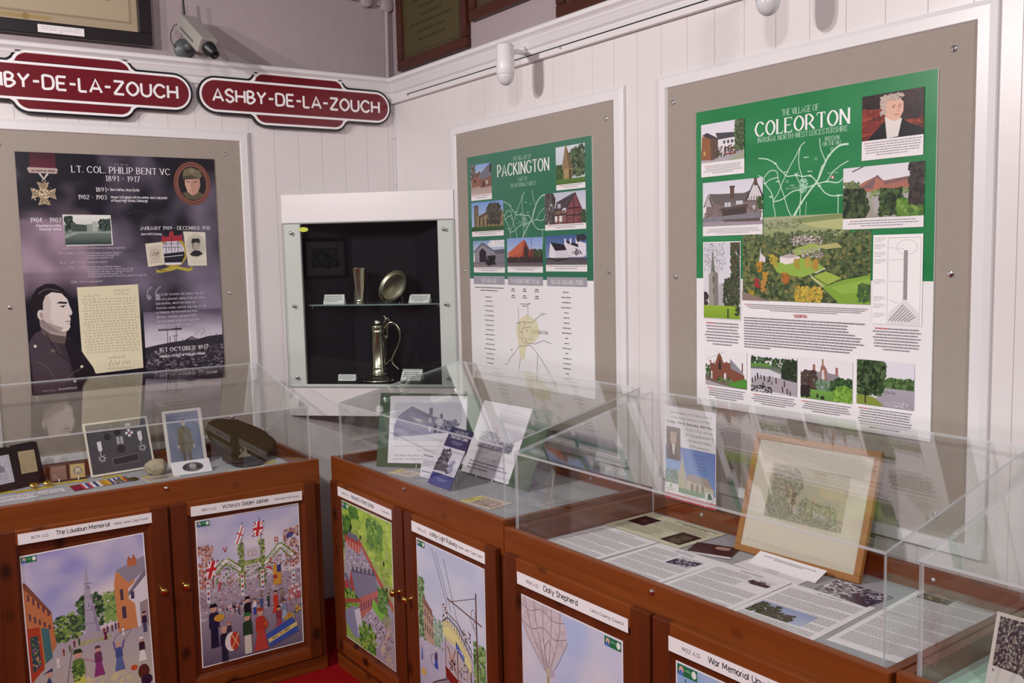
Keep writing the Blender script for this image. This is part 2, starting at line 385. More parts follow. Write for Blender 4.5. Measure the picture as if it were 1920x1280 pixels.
# ================================================================== the room
def cladding(L, z0, z1, first, flip=False):      # tongue-and-groove boards, x along the wall 0..L, face at y=0
    mb = MB(); pts = []; x = first
    edges = []
    while x < L: edges.append(x); x += .1145
    prev = 0.0
    for e in edges + [L]:
        a, b = prev, e
        mb.add([(a + .0011, 0, z0), (b - .0011, 0, z0), (b - .0011, 0, z1), (a + .0011, 0, z1)], [(0, 1, 2, 3)], M['white'])
        mb.add([(b - .0011, 0, z0), (b - .0003, .0026, z0), (b - .0003, .0026, z1), (b - .0011, 0, z1)], [(0, 1, 2, 3)], M['white'])
        mb.add([(b - .0003, .0026, z0), (b + .0003, .0026, z0), (b + .0003, .0026, z1), (b - .0003, .0026, z1)], [(0, 1, 2, 3)], M['white'])
        mb.add([(b + .0003, .0026, z0), (b + .0011, 0, z0), (b + .0011, 0, z1), (b + .0003, .0026, z1)], [(0, 1, 2, 3)], M['white'])
        prev = e
    return mb
CZ = 2.395
mb = cladding(5.6, 0, CZ, .034); mb.box((0, .006, -.05), (5.6, .09, CZ), M['white'])
# wall_left runs to -x: build mirrored in its own frame
mb.v = [(-x, y, z) for x, y, z in mb.v]
mb.add([(-5.6, .012, CZ), (0.1, .012, CZ), (.1, .012, 3.5), (-5.6, .012, 3.5), (-5.6, .09, CZ), (.1, .09, CZ), (.1, .09, 3.5), (-5.6, .09, 3.5)],
       [(0, 1, 2, 3), (4, 7, 6, 5), (3, 2, 6, 7), (0, 3, 7, 4)], M['mauve'])
struct(mb.build('wall_left', None, WA))
mb = cladding(7.2, 0, CZ, .0 + .111); mb.box((0, .006, -.05), (7.2, .09, CZ), M['white'])
mb.add([(-.02, .012, CZ), (7.2, .012, CZ), (7.2, .012, 3.5), (-.02, .012, 3.5), (-.02, .09, CZ), (7.2, .09, CZ), (7.2, .09, 3.5), (-.02, .09, 3.5)],
       [(0, 1, 2, 3), (4, 7, 6, 5), (3, 2, 6, 7), (0, 3, 7, 4)], M['mauve'])
struct(mb.build('wall_right', None, WB))
mb = MB(); mb.box((-5.6, -7.2, -.06), (.1, .1, 0), M['carpet']); struct(mb.build('floor'))
mb = MB(); mb.box((-5.75, -7.2, 0), (-5.6, .1, 3.0), M['mauve']); struct(mb.build('wall_side'))
mb = MB(); mb.box((-5.75, -7.35, 0), (.1, -7.2, 3.0), M['mauve']); struct(mb.build('wall_back'))
def moulding(name, prof, L1, L2, m):       # mitred moulding round the corner; prof = [(out, z)]
    mb = MB(); n = len(prof); vs = []
    for o, z in prof: vs.append((-L1, -o, z))
    for o, z in prof: vs.append((-o, -o, z))
    for o, z in prof: vs.append((-o, -L2, z))
    fs = []
    for k in (0, 1):
        for i in range(n): fs.append((k * n + i, k * n + (i + 1) % n, (k + 1) * n + (i + 1) % n, (k + 1) * n + i))
    mb.add(vs, fs, m); mb.add(vs[:n], [tuple(range(n))], m); mb.add(vs[-n:], [tuple(range(n))], m); return mb.build(name)
struct(moulding('trim_1', [(-.008, 2.372), (.008, 2.372), (.012, 2.392), (.010, 2.396), (.018, 2.404), (.028, 2.424), (.032, 2.430), (.026, 2.434), (.034, 2.442), (.044, 2.450), (.046, 2.462), (.040, 2.468), (-.008, 2.470)], 5.6, 7.2, M['trim']))
# cable in the corner
mb = MB(); mb.tube([(-.006 + .002 * math.sin(i * 1.3), -.010, 2.35 - i * .12) for i in range(14)], .0022, M['trim'], 6)
for z in (2.31, 2.19, 1.97): mb.box((-.011, -.016, z), (-.002, -.004, z + .008), M['plastic'])
tag(mb.build('corner_cable'), 'thin white cable clipped down the corner between the two walls', 'cable')
# white trunking along the right wall under the moulding
mb = MB(); mb.box((.012, -.022, 2.350), (2.25, -.0005, 2.371), M['plastic'], .002); mb.box((.17, -.0225, 2.3725), (2.25, -.002, 2.3745), M['enamelk'])
for x in (.19, 1.335): mb.lathe([(.0045, 0), (.0045, .003), (0, .003)], M['chrome'], 10, T(x, -.022, 2.366) @ RX(90))
tag(mb.build('cable_trunking', None, WB), 'white plastic cable trunking running under the moulding on the right wall', 'trunking')
# ------------------------------------------------------------------ display boards
def board(fr, x0, x1, zb, zt, label, screws):
    root = empty('display_board', fr @ T((x0 + x1) / 2, -.001, zb), label, 'display board', 'felt display boards in white frames')
    W2 = (x1 - x0) / 2; H = zt - zb
    mb = MB(); mb.box((-W2 - .004, -.010, 0), (W2 + .004, 0, H + .004), M['felt']); mb.build('felt_panel', root)
    mb = MB(); fw_ = .045
    prof = [(0, -.010), (.004, -.019), (fw_ * .7, -.019), (fw_, -.010), (fw_, 0)]   # (outward, y)
    c = [(-W2, 0), (-W2, H), (W2, H), (W2, 0)]; nx = [(-1, 0), (-1, 1), (1, 1), (1, 0)]
    vs = []; n = len(prof) + 1; pr = [(0, 0)] + prof
    for (x, z), (a, b) in zip(c, nx):
        for o, y in pr: vs.append((x + a * o, y, z + b * o))
    mb.add(vs, [(k * n + i, k * n + i + 1, (k + 1) * n + i + 1, (k + 1) * n + i) for k in range(3) for i in range(n - 1)], M['trim'])
    mb.box((-W2 - fw_, -.019, -.03), (W2 + fw_, 0, .0), M['trim']); mb.build('frame', root)
    for x, z in screws:
        mb = MB(); mb.lathe([(.0085, 0), (.0085, .002), (.0065, .0035), (.004, .0025), (.002, .0045), (0, .0045)], M['chrome'], 16, T(x - (x0 + x1) / 2, -.010, z - zb) @ RX(90)); mb.build('screw', root)
    return root
board(WA, -1.757, -.7685, .863, 2.135, 'grey felt board behind the purple war hero poster', [(-.835, 2.08), (-.845, 1.48), (-1.70, 1.46), (-1.70, 2.08), (-.86, .93)])
board(WB, .581, 1.613, .90, 2.138, 'grey felt board behind the smaller green village poster nearest the corner', [(.615, 2.093), (1.567, 2.085), (.62, 1.555), (1.575, 1.555)])
board(WB, 1.867, 2.876, .90, 2.138, 'grey felt board behind the large green village poster on the right', [(1.892, 2.093), (2.82, 2.087), (1.90, 1.54), (2.825, 1.555), (2.80, .955)])
# ------------------------------------------------------------------ enamel railway signs
def totem(off):      # outline of a long bar with a taller rounded middle; off = inset
    a = []; R1 = .0815 - off; R2 = .1225 - off; hb = .0795 - off; hc = .1225 - off; xe = .4575 - off; xc = .232 - off * .55
    def arc(cx, cz, r, t0, t1, n=9): return [(cx + r * math.cos(math.radians(t0 + (t1 - t0) * i / n)), cz + r * math.sin(math.radians(t0 + (t1 - t0) * i / n))) for i in range(n + 1)]
    q = arc(xe - hb, 0, hb, 0, 90)            # right end upper
    r = hc - hb + .035; q += [(xc + .004, hb)]
    q += [(xc - .006, hb + .006)] + arc(xc - .062, hc - .055, .055, 25, 90)
    up_ = q; left = [(-x, z) for x, z in reversed(up_)]; top = up_ + left
    return top + [(x, -z) for x, z in reversed(top)]
def sign(xc, zc, label, rot):
    root = empty('railway_sign', WA @ T(xc, -.013, zc) @ Matrix.Rotation(math.radians(rot), 4, 'Y'), label, 'sign', 'enamel railway station signs')
    mb = MB(); mb.prism(totem(0), -.016, 0, M['enamelk'], 'y'); mb.build('back_plate', root)
    mb = MB(); mb.prism(totem(.0085), -.0172, -.016, M['enamel'], 'y'); mb.build('white_border', root)
    mb = MB()
    hb = .0795 - .0065; xe = .4575 - .0175; hh = .0615
    cap_ = [((xe - hh) + hh * math.cos(math.radians(a)), hh * math.sin(math.radians(a))) for a in range(-90, 91, 10)]
    mb.prism(cap_ + [(-x, -z) for x, z in cap_], -.0186, -.0172, M['maroon'], 'y')
    for sg in (1, -1):
        hc = .1225 - .0175; xx = .232 - .0185; seg = [(xx, .0735)] + [(xx - .058 + .047 * math.cos(math.radians(a)) + .004, hc - .0385 + .0385 * math.sin(math.radians(a))) for a in range(8, 91, 12)]
        seg = seg + [(-x, z) for x, z in reversed(seg)]; mb.prism([(x, sg * z) for x, z in seg], -.0186, -.0172, M['maroon'], 'y')
    mb.build('maroon_field', root)
    mb = MB(); geo, w = text_geo('ASHBY-DE-LA-ZOUCH', .050, 'sans', .185, .26, 1.06); k = .785 / w
    for i, (v, f) in enumerate(geo):
        yo = -.0196 - (i % 4) * 4e-5; n = len(v) // 2
        vv = [((x * k - .3925), yo, z - .025) for x, z in v]; vb = [(x, -.0187, z) for x, y, z in vv]; m_ = 2 * n
        mb.add(vv + vb, f + [(j, j + 1, m_ + j + 1, m_ + j) for j in range(n - 1)] + [(n + j, m_ + n + j, m_ + n + j + 1, n + j + 1) for j in range(n - 1)] + [(0, m_, m_ + n, n), (n - 1, 2 * n - 1, m_ + 2 * n - 1, m_ + n - 1)], M['enamel'])
    mb.build('lettering', root)
    for x in (-.16, .0, .12):
        mb = MB(); mb.lathe([(.006, 0), (.006, .004), (0, .005)], M['chrome'], 10, T(x, -.004, .1275) @ RX(90)); mb.build('screw', root)
sign(-.4875, 2.3265, 'maroon enamel railway sign nearest the corner, whole name in view', 0)
sign(-1.4215, 2.323, 'maroon enamel railway sign further left, cut off by the photo edge', 0)
# ------------------------------------------------------------------ framed team photograph
root = empty('framed_photograph', WA @ T(-1.56, -.002, 2.502), 'large sepia group photograph in a black frame, top left above the signs', 'framed photograph')
w, h = .89, .50
mb = MB()
for a, b in (((-w / 2, -.030, 0), (w / 2, 0, .05)), ((-w / 2, -.030, h - .05), (w / 2, 0, h)), ((-w / 2, -.030, .05), (-w / 2 + .052, 0, h - .05)), ((w / 2 - .052, -.030, .05), (w / 2, 0, h - .05))): mb.box(a, b, M['blackwood'], .004)
mb.build('frame', root)
p = Pr(w - .1, h - .098, 'a3927a', .002); p.r(3, 2, 97, p.H - 4.2, '8e7c66'); p.r(4.2, 3, 95.8, p.H - 5.4, 'a89880'); p.g(8, 6, 87, p.H - 14.5, '8a745a', '9a8468')
p.b(9, 8, 86, p.H - 17, 260, 1.5, ['5e4a3a', '6e5a46', 'a8957a', '4a3a30', 'c0b08e'], 1.6); p.r(8, p.H - 18, 87, p.H - 14.6, '8c7558'); p.b(10, p.H - 19, 85, p.H - 15, 90, .8, ['5e4a3a', '6e5a46'], 2)
p.p([(38, p.H - 3.4), (58, p.H - 3.4), (60, p.H - 2.5), (58, p.H - 1.6), (38, p.H - 1.6), (36, p.H - 2.5)], '9c8658'); p.e(48, p.H - 2.5, 1.5, 1.6, '8a7448')
p.build('photograph', T(-w / 2 + .05, -.006, .049) @ RX(90), 'printg', root)
mb = Pr(.165, .030, 'e2dcdc', .0006); mb.t('Line up of Trams & Staff of the Ashby &', 50, 5.6, 2.9, '8a8088', 'serif', 'c', .16, 84, sx=.9); mb.t('Burton Tramway - Closed to passengers in', 50, 10.6, 2.9, '8a8088', 'serif', 'c', .16, 84); mb.t('1927', 50, 16, 2.9, '8a8088', 'serif', 'c', .16)
mb.build('caption_label', T(.02, -.0305, .008) @ RX(90), 'printm', root)
# ------------------------------------------------------------------ security camera
root = empty('security_camera', WA @ T(-.98, .012, 2.512), 'silver box security camera on a round grey wall mount above the signs', 'security camera')
mb = MB(); mb.lathe([(.042, 0), (.042, .006), (.036, .012), (.013, .016), (.011, .05), (.016, .055), (.016, .075), (0, .078)], M['greymetal'], 28, RX(90)); mb.build('wall_mount', root)
BM = T(.014, -.145, .034) @ RZ(14) @ RX(38) @ Matrix.Scale(1.3, 4)      # camera axis is local -y, tipped down
mb = MB(); mb.box((-.030, -.075, -.026), (.030, .075, .026), M['sil2'], .006); mb.box((-.0305, -.04, -.012), (.0305, .05, -.006), M['greymetal']); mb.build('body', root, BM)
mb = MB(); mb.lathe([(.021, 0), (.021, .014), (.018, .016), (.018, .026), (.0145, .028), (.0145, .046), (.010, .046), (.009, .040), (0, .040)], M['black'], 24, BM @ T(.003, -.074, -.004) @ RX(90)); mb.build('lens', root)
mb = MB(); mb.tube([(-.008, -.07, .088), (-.010, -.07, .11), (-.012, -.068, .185)], .005, M['black'], 10, [.006, .0052, .0042]); mb.build('antenna', root)
mb = MB(); mb.tube(smooth2 := [Vector(q) for q in ((-.03, -.075, .088), (-.052, -.06, .078), (-.062, -.045, .05), (-.058, -.03, .02), (-.040, -.015, .004), (-.03, -.008, .0))], .0018, M['black'], 6); mb.tube([(-.018, -.082, .094), (-.032, -.074, .086)], .004, M['black'], 8); mb.build('lead', root)
# ------------------------------------------------------------------ painted conduit with round boxes
root = empty('conduit_pipe', WA @ T(-.02, .012, 2.47), 'mauve painted conduit pipe with round junction boxes in the wall corner', 'pipe')
mb = MB(); mb.tube([(-.006, -.014, 0), (-.002, -.014, .34)], .0105, M['mauve'], 12); mb.tube([(-.14, -.014, .352), (-.6, -.014, .375)], .009, M['mauve'], 10); mb.build('pipe', root)
for x, z in ((.0, .342), (-.105, .352)):
    mb = MB(); mb.lathe([(.032, 0), (.032, .022), (.028, .027), (0, .027)], M['mauve'], 24, T(x, 0, z) @ RX(90)); mb.tube([(x - .05, -.012, z + .004), (x - .02, -.012, z)], .011, M['mauve'], 10); mb.build('junction_box', root)
# ------------------------------------------------------------------ memorial plaques above the moulding
def plaque(x0, x1, z0, z1, label, seed):
    root = empty('memorial_plaque', WB @ T(x0, .011, z0), label, 'plaque', 'brown wooden memorial plaques above the moulding'); w = x1 - x0; h = z1 - z0; f = .045
    mb = MB()
    for a, b in (((0, -.028, 0), (w, 0, f)), ((0, -.028, h - f), (w, 0, h)), ((0, -.028, f), (f, 0, h - f)), ((w - f, -.028, f), (w, 0, h - f))): mb.box(a, b, M['mahog'], .006)
    mb.build('frame', root)
    mb = MB(); mb.box((f, -.014, f), (w - f, 0, h - f), M['bronze']); mb.build('metal_plate', root)
    p = Pr(w - 2 * f - .05, h - 2 * f - .04, '4a4129', .0004, seed=seed); H = p.H; R = random.Random(seed)
    y = 6
    while y < H - 6: L = R.uniform(20, 44); p.tx(50 - L, y, 50 + L, y + 5, 1, '39321f', .5, 'l', None, 0, 1); y += 7.5
    p.build('inscription', T(f + .025, -.0145, f + .02) @ RX(90), 'printm', root)
plaque(.08, .688, 2.492, 3.02, 'tall wooden memorial plaque right beside the conduit pipe', 3)
plaque(.712, 1.2, 2.59, 3.05, 'wooden memorial plaque hung higher, middle of the three plaques', 4)
plaque(1.30, 2.3, 2.478, 3.0, 'wooden memorial plaque furthest from the corner, touching the top moulding', 5)
# ------------------------------------------------------------------ motion sensors
def pir(x, z, off, label):
    root = empty('motion_sensor', WB @ T(x, -.0005, z), label, 'motion sensor', 'white motion sensors on the right wall'); c = (off[0], off[1], off[2])
    mb = MB(); mb.lathe([(.019, 0), (.019, .006), (.012, .012), (0, .013)], M['plastic'], 20, T(0, 0, 0) @ RX(90)); mb.tube([(0, -.008, 0), (c[0] * .4, c[1] * .45, c[2] * .2 + .002), (c[0] * .85, c[1] * .85, c[2] * .5)], .010, M['plastic'], 12)
    mb.lathe([(.0155, 0), (.0155, .012), (.010, .016), (0, .016)], M['plastic'], 16, T(.002, -.028, .004) @ RX(35)); mb.build('bracket', root)
    mb = MB(); mb.lathe([(0, .056), (.028, .055), (.032, .050), (.0325, 0), (.0335, -.002), (.0335, -.052), (.031, -.055), (.0, -.055)], M['plastic'], 32, T(*c)); mb.build('housing', root)
    mb = MB(); mb.lathe([(.031, -.055)] + [(.0315 * math.cos(a * .157), -.057 - .036 * math.sin(a * .157)) for a in range(0, 11)], M['dome'], 32, T(*c)); mb.build('lens_dome', root)
pir(1.104, 2.392, (.09, -.17, -.058), 'white motion sensor on an arm between the two green posters, nearer corner')
pir(2.30, 2.392, (.108, -.18, -.070), 'white motion sensor above the large right poster, top of photo')

# framed picture on the far side wall, seen as a reflection in the glass of the corner case
root = empty('framed_picture', frame(-5.598, -2.42, 1.40, math.pi / 2), 'framed picture with a light mount, seen only reflected in the corner case glass', 'framed picture'); w, h = .50, .42
mb = MB()
for a, b in (((-w / 2, -.03, 0), (w / 2, 0, .035)), ((-w / 2, -.03, h - .035), (w / 2, 0, h)), ((-w / 2, -.03, .035), (-w / 2 + .035, 0, h - .035)), ((w / 2 - .035, -.03, .035), (w / 2, 0, h - .035))): mb.box(a, b, M['mahog'], .004)
mb.build('frame', root); p = Pr(w - .06, h - .06, 'd6cdb4', .002); p.r(16, 16, 84, p.H - 18, '8a8478'); p.b(16, 20, 84, p.H - 18, 60, 6, ['4a463e', '6a6456', '2e2c28', 'b0a894']); p.build('print', T(-w / 2 + .03, -.006, .03) @ RX(90), 'printm', root)
# ================================================================== corner display case (local x along the face, y into the corner, z up)
FCZ = .905
root = empty('wall_display_case', FC @ T(0, 0, FCZ), 'white corner display case with a glass front and dark lining', 'display case')
H = 1.004; Wd = .797
mb = MB()
mb.box((0, 0, .872), (Wd, .018, H), M['white'], .0015); mb.box((0, 0, 0), (Wd, .018, .145), M['white'], .0015)
mb.box((.001, .001, .145), (.084, .018, .872), M['white']); mb.box((.722, .001, .145), (Wd - .001, .018, .872), M['white'])
# the sides return to the two walls, top and bottom are triangles
mb.prism([(.002, .019), (Wd - .002, .019), (Wd / 2, Wd / 2 - .006)], 0, .012, M['white']); mb.prism([(.002, .019), (Wd - .002, .019), (Wd / 2, Wd / 2 - .006)], H - .012, H, M['white'])
mb.build('carcass', root)
mb = MB()
def wallq(a, b, z0, z1, m): mb.add([(a[0], a[1], z0), (b[0], b[1], z0), (b[0], b[1], z1), (a[0], a[1], z1)], [(0, 1, 2, 3)], m)
z0, z1 = .146, .872
pts = [(.0835, .019), (.0835, .066), (.245, .225), (.555, .225), (.7135, .066), (.7225, .019)]
for a, b in zip(pts, pts[1:]): wallq(a, b, z0, z1, M['dark'])
mb.add([(x, y, z0) for x, y in pts], [tuple(range(6))], M['dark']); mb.add([(x, y, z1) for x, y in pts], [tuple(range(6))], M['dark']); mb.build('lining', root)
mb = MB(); mb.box((.004, -.012, .135), (Wd - .001, -.006, .878), M['glass']); 
g = [((.004, -.0121, .135), (Wd - .001, -.0059, .1365)), ((.004, -.0121, .8765), (Wd - .001, -.0059, .878)), ((.004, -.0121, .135), (.0055, -.0059, .878)), ((Wd - .0025, -.0121, .135), (Wd - .001, -.0059, .878))]
for a, b in g: mb.box(a, b, M['glasse'])
mb.build('glass_front', root)
for x in (.046, .754):
    for z in (.833, .505, .178):
        mb = MB(); mb.lathe([(.0075, -.006), (.0075, .0), (.0085, .0), (.0085, .005), (.005, .008), (0, .008)], M['chrome'], 16, T(x, -.012, z) @ RX(90)); mb.build('screw', root)
pr_ = Pr(.046, .022, 'b9c22a', .0004); pr_.e(50, 24, 50, 23, 'c3cc2c', 28); pr_.t('* * *', 50, 26, 8, '5c7a20')
# elliptical sticker
mb = MB(); mb.prism([(.107 + .0225 * math.cos(a * .2618), .847 + .0105 * math.sin(a * .2618)) for a in range(24)], -.0128, -.0121, plain('lime_sticker', 'bcc62c', .4), 'y'); mb.build('sticker', root)
# curved glass shelf
sh = [(.086 + (.6345) * i / 14, .06 - .028 * math.sin(math.pi * i / 14)) for i in range(15)] + [(.712, .072), (.553, .222), (.247, .222), (.09, .072)]
mb = MB(); mb.prism(sh, .500, .506, M['glass'], 'z', side=M['glasse'])
mb.build('glass_shelf', root)
for x, y in ((.10, .070), (.70, .070), (.3, .216), (.5, .216)): mb = MB(); mb.box((x - .006, y - .006, .488), (x + .006, y + .006, .4998), M['chrome']); mb.build('shelf_support', root)
SH = FCZ + .506; BT = FCZ + .147
# ------------------------------------------------------------------ silverware
mb = MB(); mb.lathe([(.0, .0), (.030, 0), (.031, .003), (.028, .007), (.0255, .011), (.0245, .018), (.027, .07), (.031, .115), (.0345, .155), (.0360, .1625), (.0370, .164), (.0355, .1635), (.0335, .155), (.030, .115), (.026, .07), (.023, .022), (0, .020)], M['silver'], 40)
tag(mb.build('silver_beaker', None, FC @ T(.312, .12, SH)), 'tall flared silver beaker standing on the glass shelf', 'beaker')
root = empty('silver_dish', FC @ T(.478, .118, SH), 'round silver dish propped upright on the glass shelf', 'dish')
mb = MB(); D = RZ(-26) @ T(0, 0, .0735) @ RX(62)
mb.lathe([(0, .004), (.058, .004), (.062, .001), (.066, .002), (.076, .009), (.079, .012), (.080, .010), (.077, .004), (.066, -.003), (.06, -.004), (0, -.002)], M['dull'], 56, D)
mb.build('plate', root)
mb = MB()
for i in range(44): a = 6.2832 * i / 44; mb.lathe([(0, .0), (.0028, .002), (.0, .0042)], M['silver'], 6, D @ T(.0785 * math.cos(a), .0785 * math.sin(a), .0085))
mb.build('beaded_rim', root)
mb = MB()
for s in (-.03, .03): mb.tube([(s, -.022, .0018), (s, .034, .0018), (s * .7, .026, .075)], .0016, M['lide'], 6)
mb.build('stand', root)
root = empty('silver_flagon', FC @ T(.395, .115, BT), 'tall silver flagon with domed lid and scrolled handle, bottom of the case', 'flagon')
mb = MB(); mb.lathe([(0, 0), (.074, 0), (.076, .004), (.071, .009), (.066, .013), (.060, .016), (.058, .021), (.048, .025), (.0395, .030), (.0385, .034), (.041, .037), (.0385, .040), (.0365, .062), (.0365, .066), (.0352, .068), (.0345, .15), (.0335, .225), (.0352, .228), (.0335, .231), (.0330, .245), (.0355, .248), (.0330, .251), (0, .251)], M['silver'], 48); mb.build('body', root)
mb = MB(); mb.lathe([(.0365, .2515), (.037, .256), (.030, .261), (.022, .265), (.020, .268), (.0205, .272), (.018, .281), (.010, .288), (.0, .290)], M['silver'], 40); mb.build('lid', root)
mb = MB(); hp = [(.034, .243), (.050, .262), (.066, .270), (.085, .262), (.099, .245), (.106, .220), (.104, .190), (.094, .160), (.078, .130), (.066, .105), (.064, .086), (.076, .070), (.090, .058), (.094, .052)]
hs = smooth(hp, 4); mb.tube([(x, 0, z) for x, z in hs], .004, M['silver'], 10, [.0062 - .003 * i / len(hs) for i in range(len(hs))]); mb.tube([(.036, 0, .075), (.05, 0, .092), (.066, 0, .100)], .003, M['silver'], 8)
mb.tube([(.036, 0, .21), (.043, 0, .197), (.049, 0, .206), (.044, 0, .235), (.052, 0, .262)], .0036, M['silver'], 8)
for i in range(14): mb.lathe([(0, -.0022), (.0024, 0), (0, .0022)], M['silver'], 6, T(.0355, -.002, .205 - i * .0095))
mb.build('handle', root)
mb = MB(); mb.tube([(.030, 0, .266), (.042, 0, .284), (.036, 0, .299), (.030, 0, .300)], .0035, M['silver'], 8); mb.tube([(.036, 0, .286), (.050, 0, .290), (.058, 0, .276)], .003, M['silver'], 8); mb.build('thumb_rest', root)
def tent(fr, x, y, z, w, h, label, tilt=18, yaw=0, n=4, group='caption cards in the corner case'):
    root = empty('caption_card', fr @ T(x, y, z) @ RZ(yaw), label, 'caption card', group)
    p = Pr(w, h, 'e9e4e4', .0012); H = p.H; p.tx(6, H * .14, 94, H * .9, n, '8a858a', .5, 'c'); p.build('card_face', T(-w / 2, 0, .0005) @ RX(90 - tilt), 'printm', root)
    mb = MB(); d = h * math.sin(math.radians(tilt)); mb.add([(-w / 2, d + .0006, h * .97), (w / 2, d + .0006, h * .97), (w / 2, d + .018, .0004), (-w / 2, d + .018, .0004)], [(0, 1, 2, 3)], M['plastic']); mb.build('card_back', root); return root
tent(FC, .175, .118, SH, .125, .042, 'white caption card standing left of the silver beaker', 8)
tent(FC, .600, .095, SH, .098, .040, 'white caption card leaning right of the silver dish', 34, -4)
tent(FC, .242, .10, BT, .085, .030, 'small white caption card on the case floor left of the flagon', 14)
tent(FC, .545, .11, BT, .098, .052, 'white caption card leaning back on the case floor right of the flagon', 38, -4)
# ================================================================== pine display cabinets
def cabinet(fr, s0, s1, zr, zb, label, doors, screws, back=.612, floor_mat='base'):
    root = empty('display_cabinet', fr @ T((s0 + s1) / 2, 0, 0), label, 'cabinet', 'pine display cabinets'); c = (s0 + s1) / 2; w = (s1 - s0) / 2; t = .020
    mb = MB()
    mb.box((-w, 0, .745), (w, t, zr), M['wh'], .004)                     # front rail up to the rim
    mb.box((-w + .001, .001, .0), (w - .001, t, .746), M['wv']); mb.box((-w, -.004, 0), (w, .0, .052), M['wh'], .002)
    mb.box((-w, t - .001, 0), (-w + t, back - t, zr - .003), M['wd'], .003); mb.box((w - t, t - .001, 0), (w, back - t, zr - .003), M['wd'], .003)
    mb.box((-w, back - t, 0), (w, back, zr - .004), M['wh'], .003); mb.build('carcass', root)
    mb = MB(); mb.box((-w + t, t, zb - .02), (w - t, back - t, zb), M[floor_mat]); mb.build('display_base', root)
    for x, y, z, f in screws:
        mb = MB(); mb.lathe([(.0075, 0), (.0075, .003), (.006, .005), (.0035, .004), (.0025, .0065), (0, .0065)], M['chrome'], 16, T(x - c, y, z) @ RX(90 if f else 90)); mb.build('lock_screw', root)
    for d0, d1, kx, z0, z1, zo0, zo1, sl, sr in doors:
        a, b = d0 - c, d1 - c; mb = MB(); y0, y1 = -.0205, -.0015
        mb.box((a, y0, z0), (a + sl, y1, z1), M['wv'], .003); mb.box((b - sr, y0, z0), (b, y1, z1), M['wv'], .003)
        mb.box((a + sl - .003, y0 + .0005, z0), (b - sr + .003, y1, zo0), M['wh'], .003); mb.box((a + sl - .003, y0 + .0005, zo1), (b - sr + .003, y1, z1), M['wh'], .003)
        # bevelled inner moulding and recessed panel
        xi0, xi1 = a + sl, b - sr; q = [(xi0, zo0), (xi1, zo0), (xi1, zo1), (xi0, zo1)]; r_ = [(xi0 + .010, zo0 + .010), (xi1 - .010, zo0 + .010), (xi1 - .010, zo1 - .010), (xi0 + .010, zo1 - .010)]
        vs = [(x, y0 + .003, z) for x, z in q] + [(x, -.0095, z) for x, z in r_]; mb.add(vs, [(i, (i + 1) % 4, 4 + (i + 1) % 4, 4 + i) for i in range(4)], M['wv'])
        mb.box((xi0 + .002, -.0092, zo0 + .002), (xi1 - .002, y1, zo1 - .002), M['wv'])
        dr = mb.build('door', root)
        mb = MB(); mb.lathe([(.0085, 0), (.0085, .002), (.0045, .004), (.0042, .014), (.0075, .018), (.0118, .023), (.0125, .028), (.0105, .033), (.005, .036), (0, .0365)], M['brass'], 28, T(kx - c, y0, .4685) @ RX(90)); mb.build('knob', dr)
    return root
D_ = lambda d0, d1, kx, a=.06, b=.06: (d0, d1, kx, .083, .765, .135, .708, a, b)
cabinet(FA, -1.165, 0, .845, .787, 'pine display cabinet under the purple poster, doors with street and jubilee pictures', [(-1.112, -.583, -.617, .062, .765, .105, .715, .050, .06), (-.573, -.028, -.540, .062, .765, .105, .715, .058, .048)], [(-.579, 0, .823, 1)])
cabinet(FB, .012, 1.1665, .852, .808, 'pine display cabinet nearest the corner on the right wall, school and tram pictures', [D_(.042, .600, .566, .066, .062), D_(.612, 1.152, .648, .056, .058)], [(.589, 0, .831, 1), (.88, .5915, .827, 1)])
cabinet(FB, 1.1685, 2.393, .834, .772, 'middle pine display cabinet of the right wall, balloon picture on its door', [D_(1.191, 1.786, 1.745, .062, .066), D_(1.795, 2.372, 1.835, .058, .062)], [(1.776, 0, .812, 1), (1.40, .5915, .808, 1), (2.15, .5915, .808, 1)])
cabinet(FB, 2.4065, 3.60, .842, .795, 'pine display cabinet cut off at the lower right corner of the photo', [D_(2.43, 2.99, 2.95), D_(3.0, 3.57, 3.04)], [(3.0, 0, .82, 1)], floor_mat='mint')
# ------------------------------------------------------------------ clear acrylic covers with a sloping top
def cover(fr, s0, s1, t0, t1, zb, zf, zk, label):
    w = (s1 - s0) / 2; root = empty('acrylic_cover', fr @ T((s0 + s1) / 2, t0, zb), label, 'display cover', 'clear acrylic covers'); th = .0062; d = t1 - t0; a = zf - zb; b = zk - zb; L, E = M['lid'], M['lide']; sl = (b - a) / d
    mb = MB(); mb.prism([(-w, 0), (w, 0), (w, a - th), (-w, a - th)], 0, th, L, 'y', side=E); mb.build('front_panel', root)
    mb = MB(); mb.prism([(-w, 0), (w, 0), (w, b - th), (-w, b - th)], d - th, d, L, 'y', side=E); mb.build('back_panel', root)
    for x in (-w, w - th):
        mb = MB(); mb.prism([(th, 0), (d - th, 0), (d - th, b - th - sl * th), (th, a - th + sl * th)], x, x + th, L, 'x', side=E); mb.build('side_panel', root)
    mb = MB(); mb.prism([(0, a - th), (d, b - th), (d, b), (0, a)], -w, w, L, 'x'); o = mb.build('top_panel', root)
    me = o.data; me.materials.append(E)
    for p_ in me.polygons:
        if abs(p_.normal.z) < .6 or abs(p_.normal.x) > .9: p_.material_index = 1
    return root
cover(FA, -1.135, -.0245, .0235, .586, .7885, 1.0555, 1.177, 'clear acrylic cover over the war medals display on the left')
cover(FB, .0515, 1.1385, .0245, .586, .8095, 1.065, 1.180, 'clear acrylic cover over the village photograph cards nearest the corner')
cover(FB, 1.197, 2.367, .0235, .586, .7735, 1.056, 1.176, 'clear acrylic cover over the papers and framed drawing')
